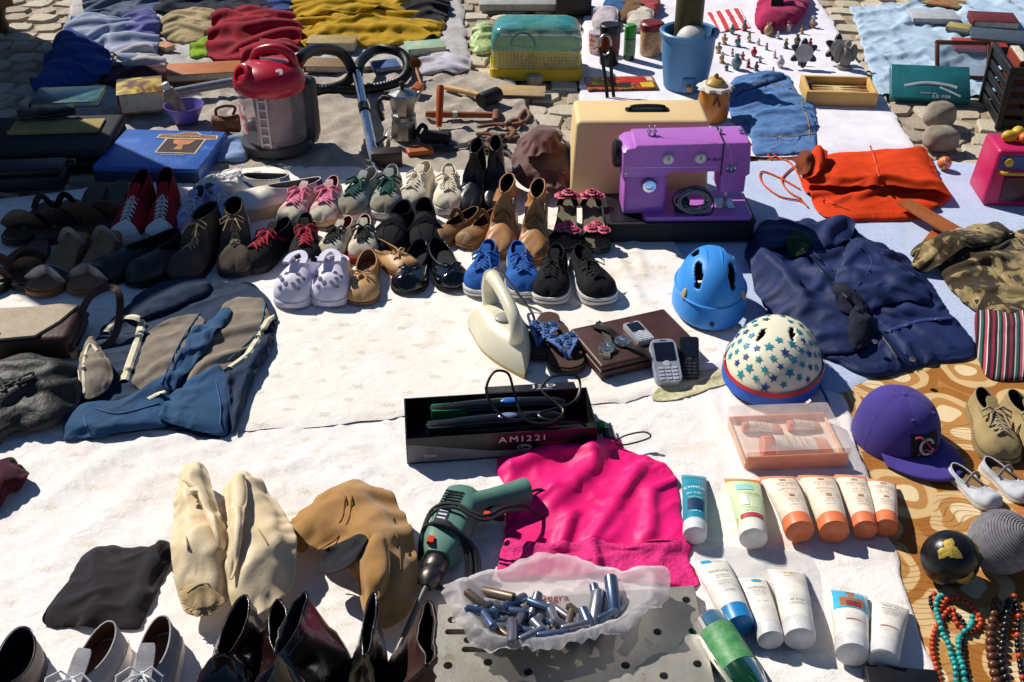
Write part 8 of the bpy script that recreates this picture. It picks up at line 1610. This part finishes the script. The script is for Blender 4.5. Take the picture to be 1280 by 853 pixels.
# blue box with sign emblem
W4 = [G(146, 166, .075), G(258, 184, .075), G(266, 238, .075), G(143, 226, .075)]; 
p = P(205, 205, .06, True); t = thing('blue_box', 'blue box lid printed with a wooden sign emblem', 'box', p, math.radians(-4)); bw_, bd_, bh_ = .325, .29, .05
def skyb(K): return K['mix'](K['ramp'](K['noise'](14, 6, .7, .6).outputs[0], [(.55, (0, 0, 0)), (.75, (.6, .6, .6))]).outputs[0], lin('2f5aa8'), lin('6a96d0'))
bevel_box('box_body', (bw_, bd_, bh_), M('box_sky_blue', '2f5aa8', .4, coat=.15, custom=skyb), t, (0, 0, bh_/2+.002), r=.003); b = MB(); b.box((0, -bd_/2-.0012, .02), (bw_-.004, .002, .034)); b.build('side_print', M('print_dusk', '1f2f5c', .4), t, False)
zt = bh_+.0028; wsg = M('print_sign_wood', '8a5c34', .5, bump=0); wsl = M('print_sign_light', 'd8c098', .5, bump=0); drk = M('print_sign_dark', '3a1a14', .5, bump=0)
def flatp(nm, poly, m_, z_, par): b = MB(); b.prism(poly, z_, z_+.0008); return b.build(nm, m_, par, False)
ex, ey = .055, .045
em = flatp('emblem_border', [(ex-.098, ey+.032), (ex-.094, ey+.062), (ex-.04, ey+.066), (ex-.022, ey+.084), (ex+.022, ey+.084), (ex+.04, ey+.066), (ex+.094, ey+.062), (ex+.098, ey+.032), (ex+.064, ey+.028), (ex+.064, ey-.082), (ex-.064, ey-.082), (ex-.064, ey+.028)], wsl, zt, t)
flatp('sign_board', [(ex-.092, ey+.036), (ex-.088, ey+.058), (ex-.036, ey+.062), (ex-.018, ey+.079), (ex+.018, ey+.079), (ex+.036, ey+.062), (ex+.088, ey+.058), (ex+.092, ey+.036)], wsg, zt+.001, t); flatp('sign_window', [(ex-.058, ey+.026), (ex+.058, ey+.026), (ex+.058, ey-.076), (ex-.058, ey-.076)], drk, zt+.001, t)
print_row(9, .016, wsl, t, (ex, ey+.047, zt+.0024), seed=8); flatp('sign_tree', [(ex-.035, ey+.018), (ex+.035, ey+.018), (ex+.026, ey-.014), (ex+.007, ey-.022), (ex+.014, ey-.058), (ex-.014, ey-.058), (ex-.007, ey-.022), (ex-.026, ey-.014)], M('print_sign_orange', 'c8804a', .5, bump=0), zt+.002, t)
print_row(11, .009, wsl, t, (ex, ey-.096, zt+.001), seed=9)
# bowl, bottle and mug
p = P(233, 152, .03, True); b = MB(); b.lathe([(0, 0), (.035, 0), (.04, .004), (.062, .05), (.066, .06), (.063, .060), (.058, .05), (.036, .008), (0, .008)], 32); tag(b.build('bowl', M('bowl_violet', '6a5fae', .35, col2='5a4f9e', bump=.04), None, True, p), 'violet plastic bowl behind the blue box', 'bowl')
t = thing('spray_can', 'dark red and cream can leaning in the violet bowl', 'can', p+Vector((-.006, .0, .012))); t.rotation_euler = (math.radians(6), math.radians(-18), 0); b = MB(); b.lathe([(0, 0), (.021, 0), (.022, .004), (.022, .10), (.017, .112), (0, .113)], 22); b.build('can_body', M('can_red', '5a1c1c', .3, col2='c9b890', scale=35, coat=.2), t); b = MB(); b.lathe([(.013, .112), (.013, .13), (.010, .134), (0, .134)], 18); b.build('cap', whp, t)
p = P(284, 166, .02, True); t = thing('carved_mug', 'carved brown wooden mug lying on its side', 'mug', (p.x, p.y, p.z+.030), math.radians(8)); b = MB(); b.lathe([(0, -.045), (.026, -.045), (.030, -.04), (.026, 0), (.030, .042), (.026, .045), (.021, .04), (.021, -.03), (0, -.03)], 26, rot=(0, math.pi/2, 0)); b.build('mug_body', M('wood_carved', '8a5224', .5, col2='5a3014', scale=45, bump=.9, bscale=90), t); b = MB(); b.tube([Vector(x) for x in catmull([(.025, .01, .026), (.035, .012, .05), (.005, .015, .056), (-.025, .012, .048), (-.028, .01, .026)], 18, False)], .005, 8); b.build('handle', M('wood_carved'), t)
# loose strip of map paper by the phones
tag(patch('map_paper', [(815, 492), (838, 470), (885, 458), (930, 452), (965, 455), (945, 466), (900, 476), (850, 492)], M('paper_map', 'c9bfa0', .7, custom=picture((.4, 'd8cfb0'), (.52, 'b0a878'), (.6, 'd0c8a8'), (.68, '9a9068'), sc_=30)), .001, .03, None, ex=.03, thick=.001), 'creased strip of map printed cloth in front of the phones', 'cloth')
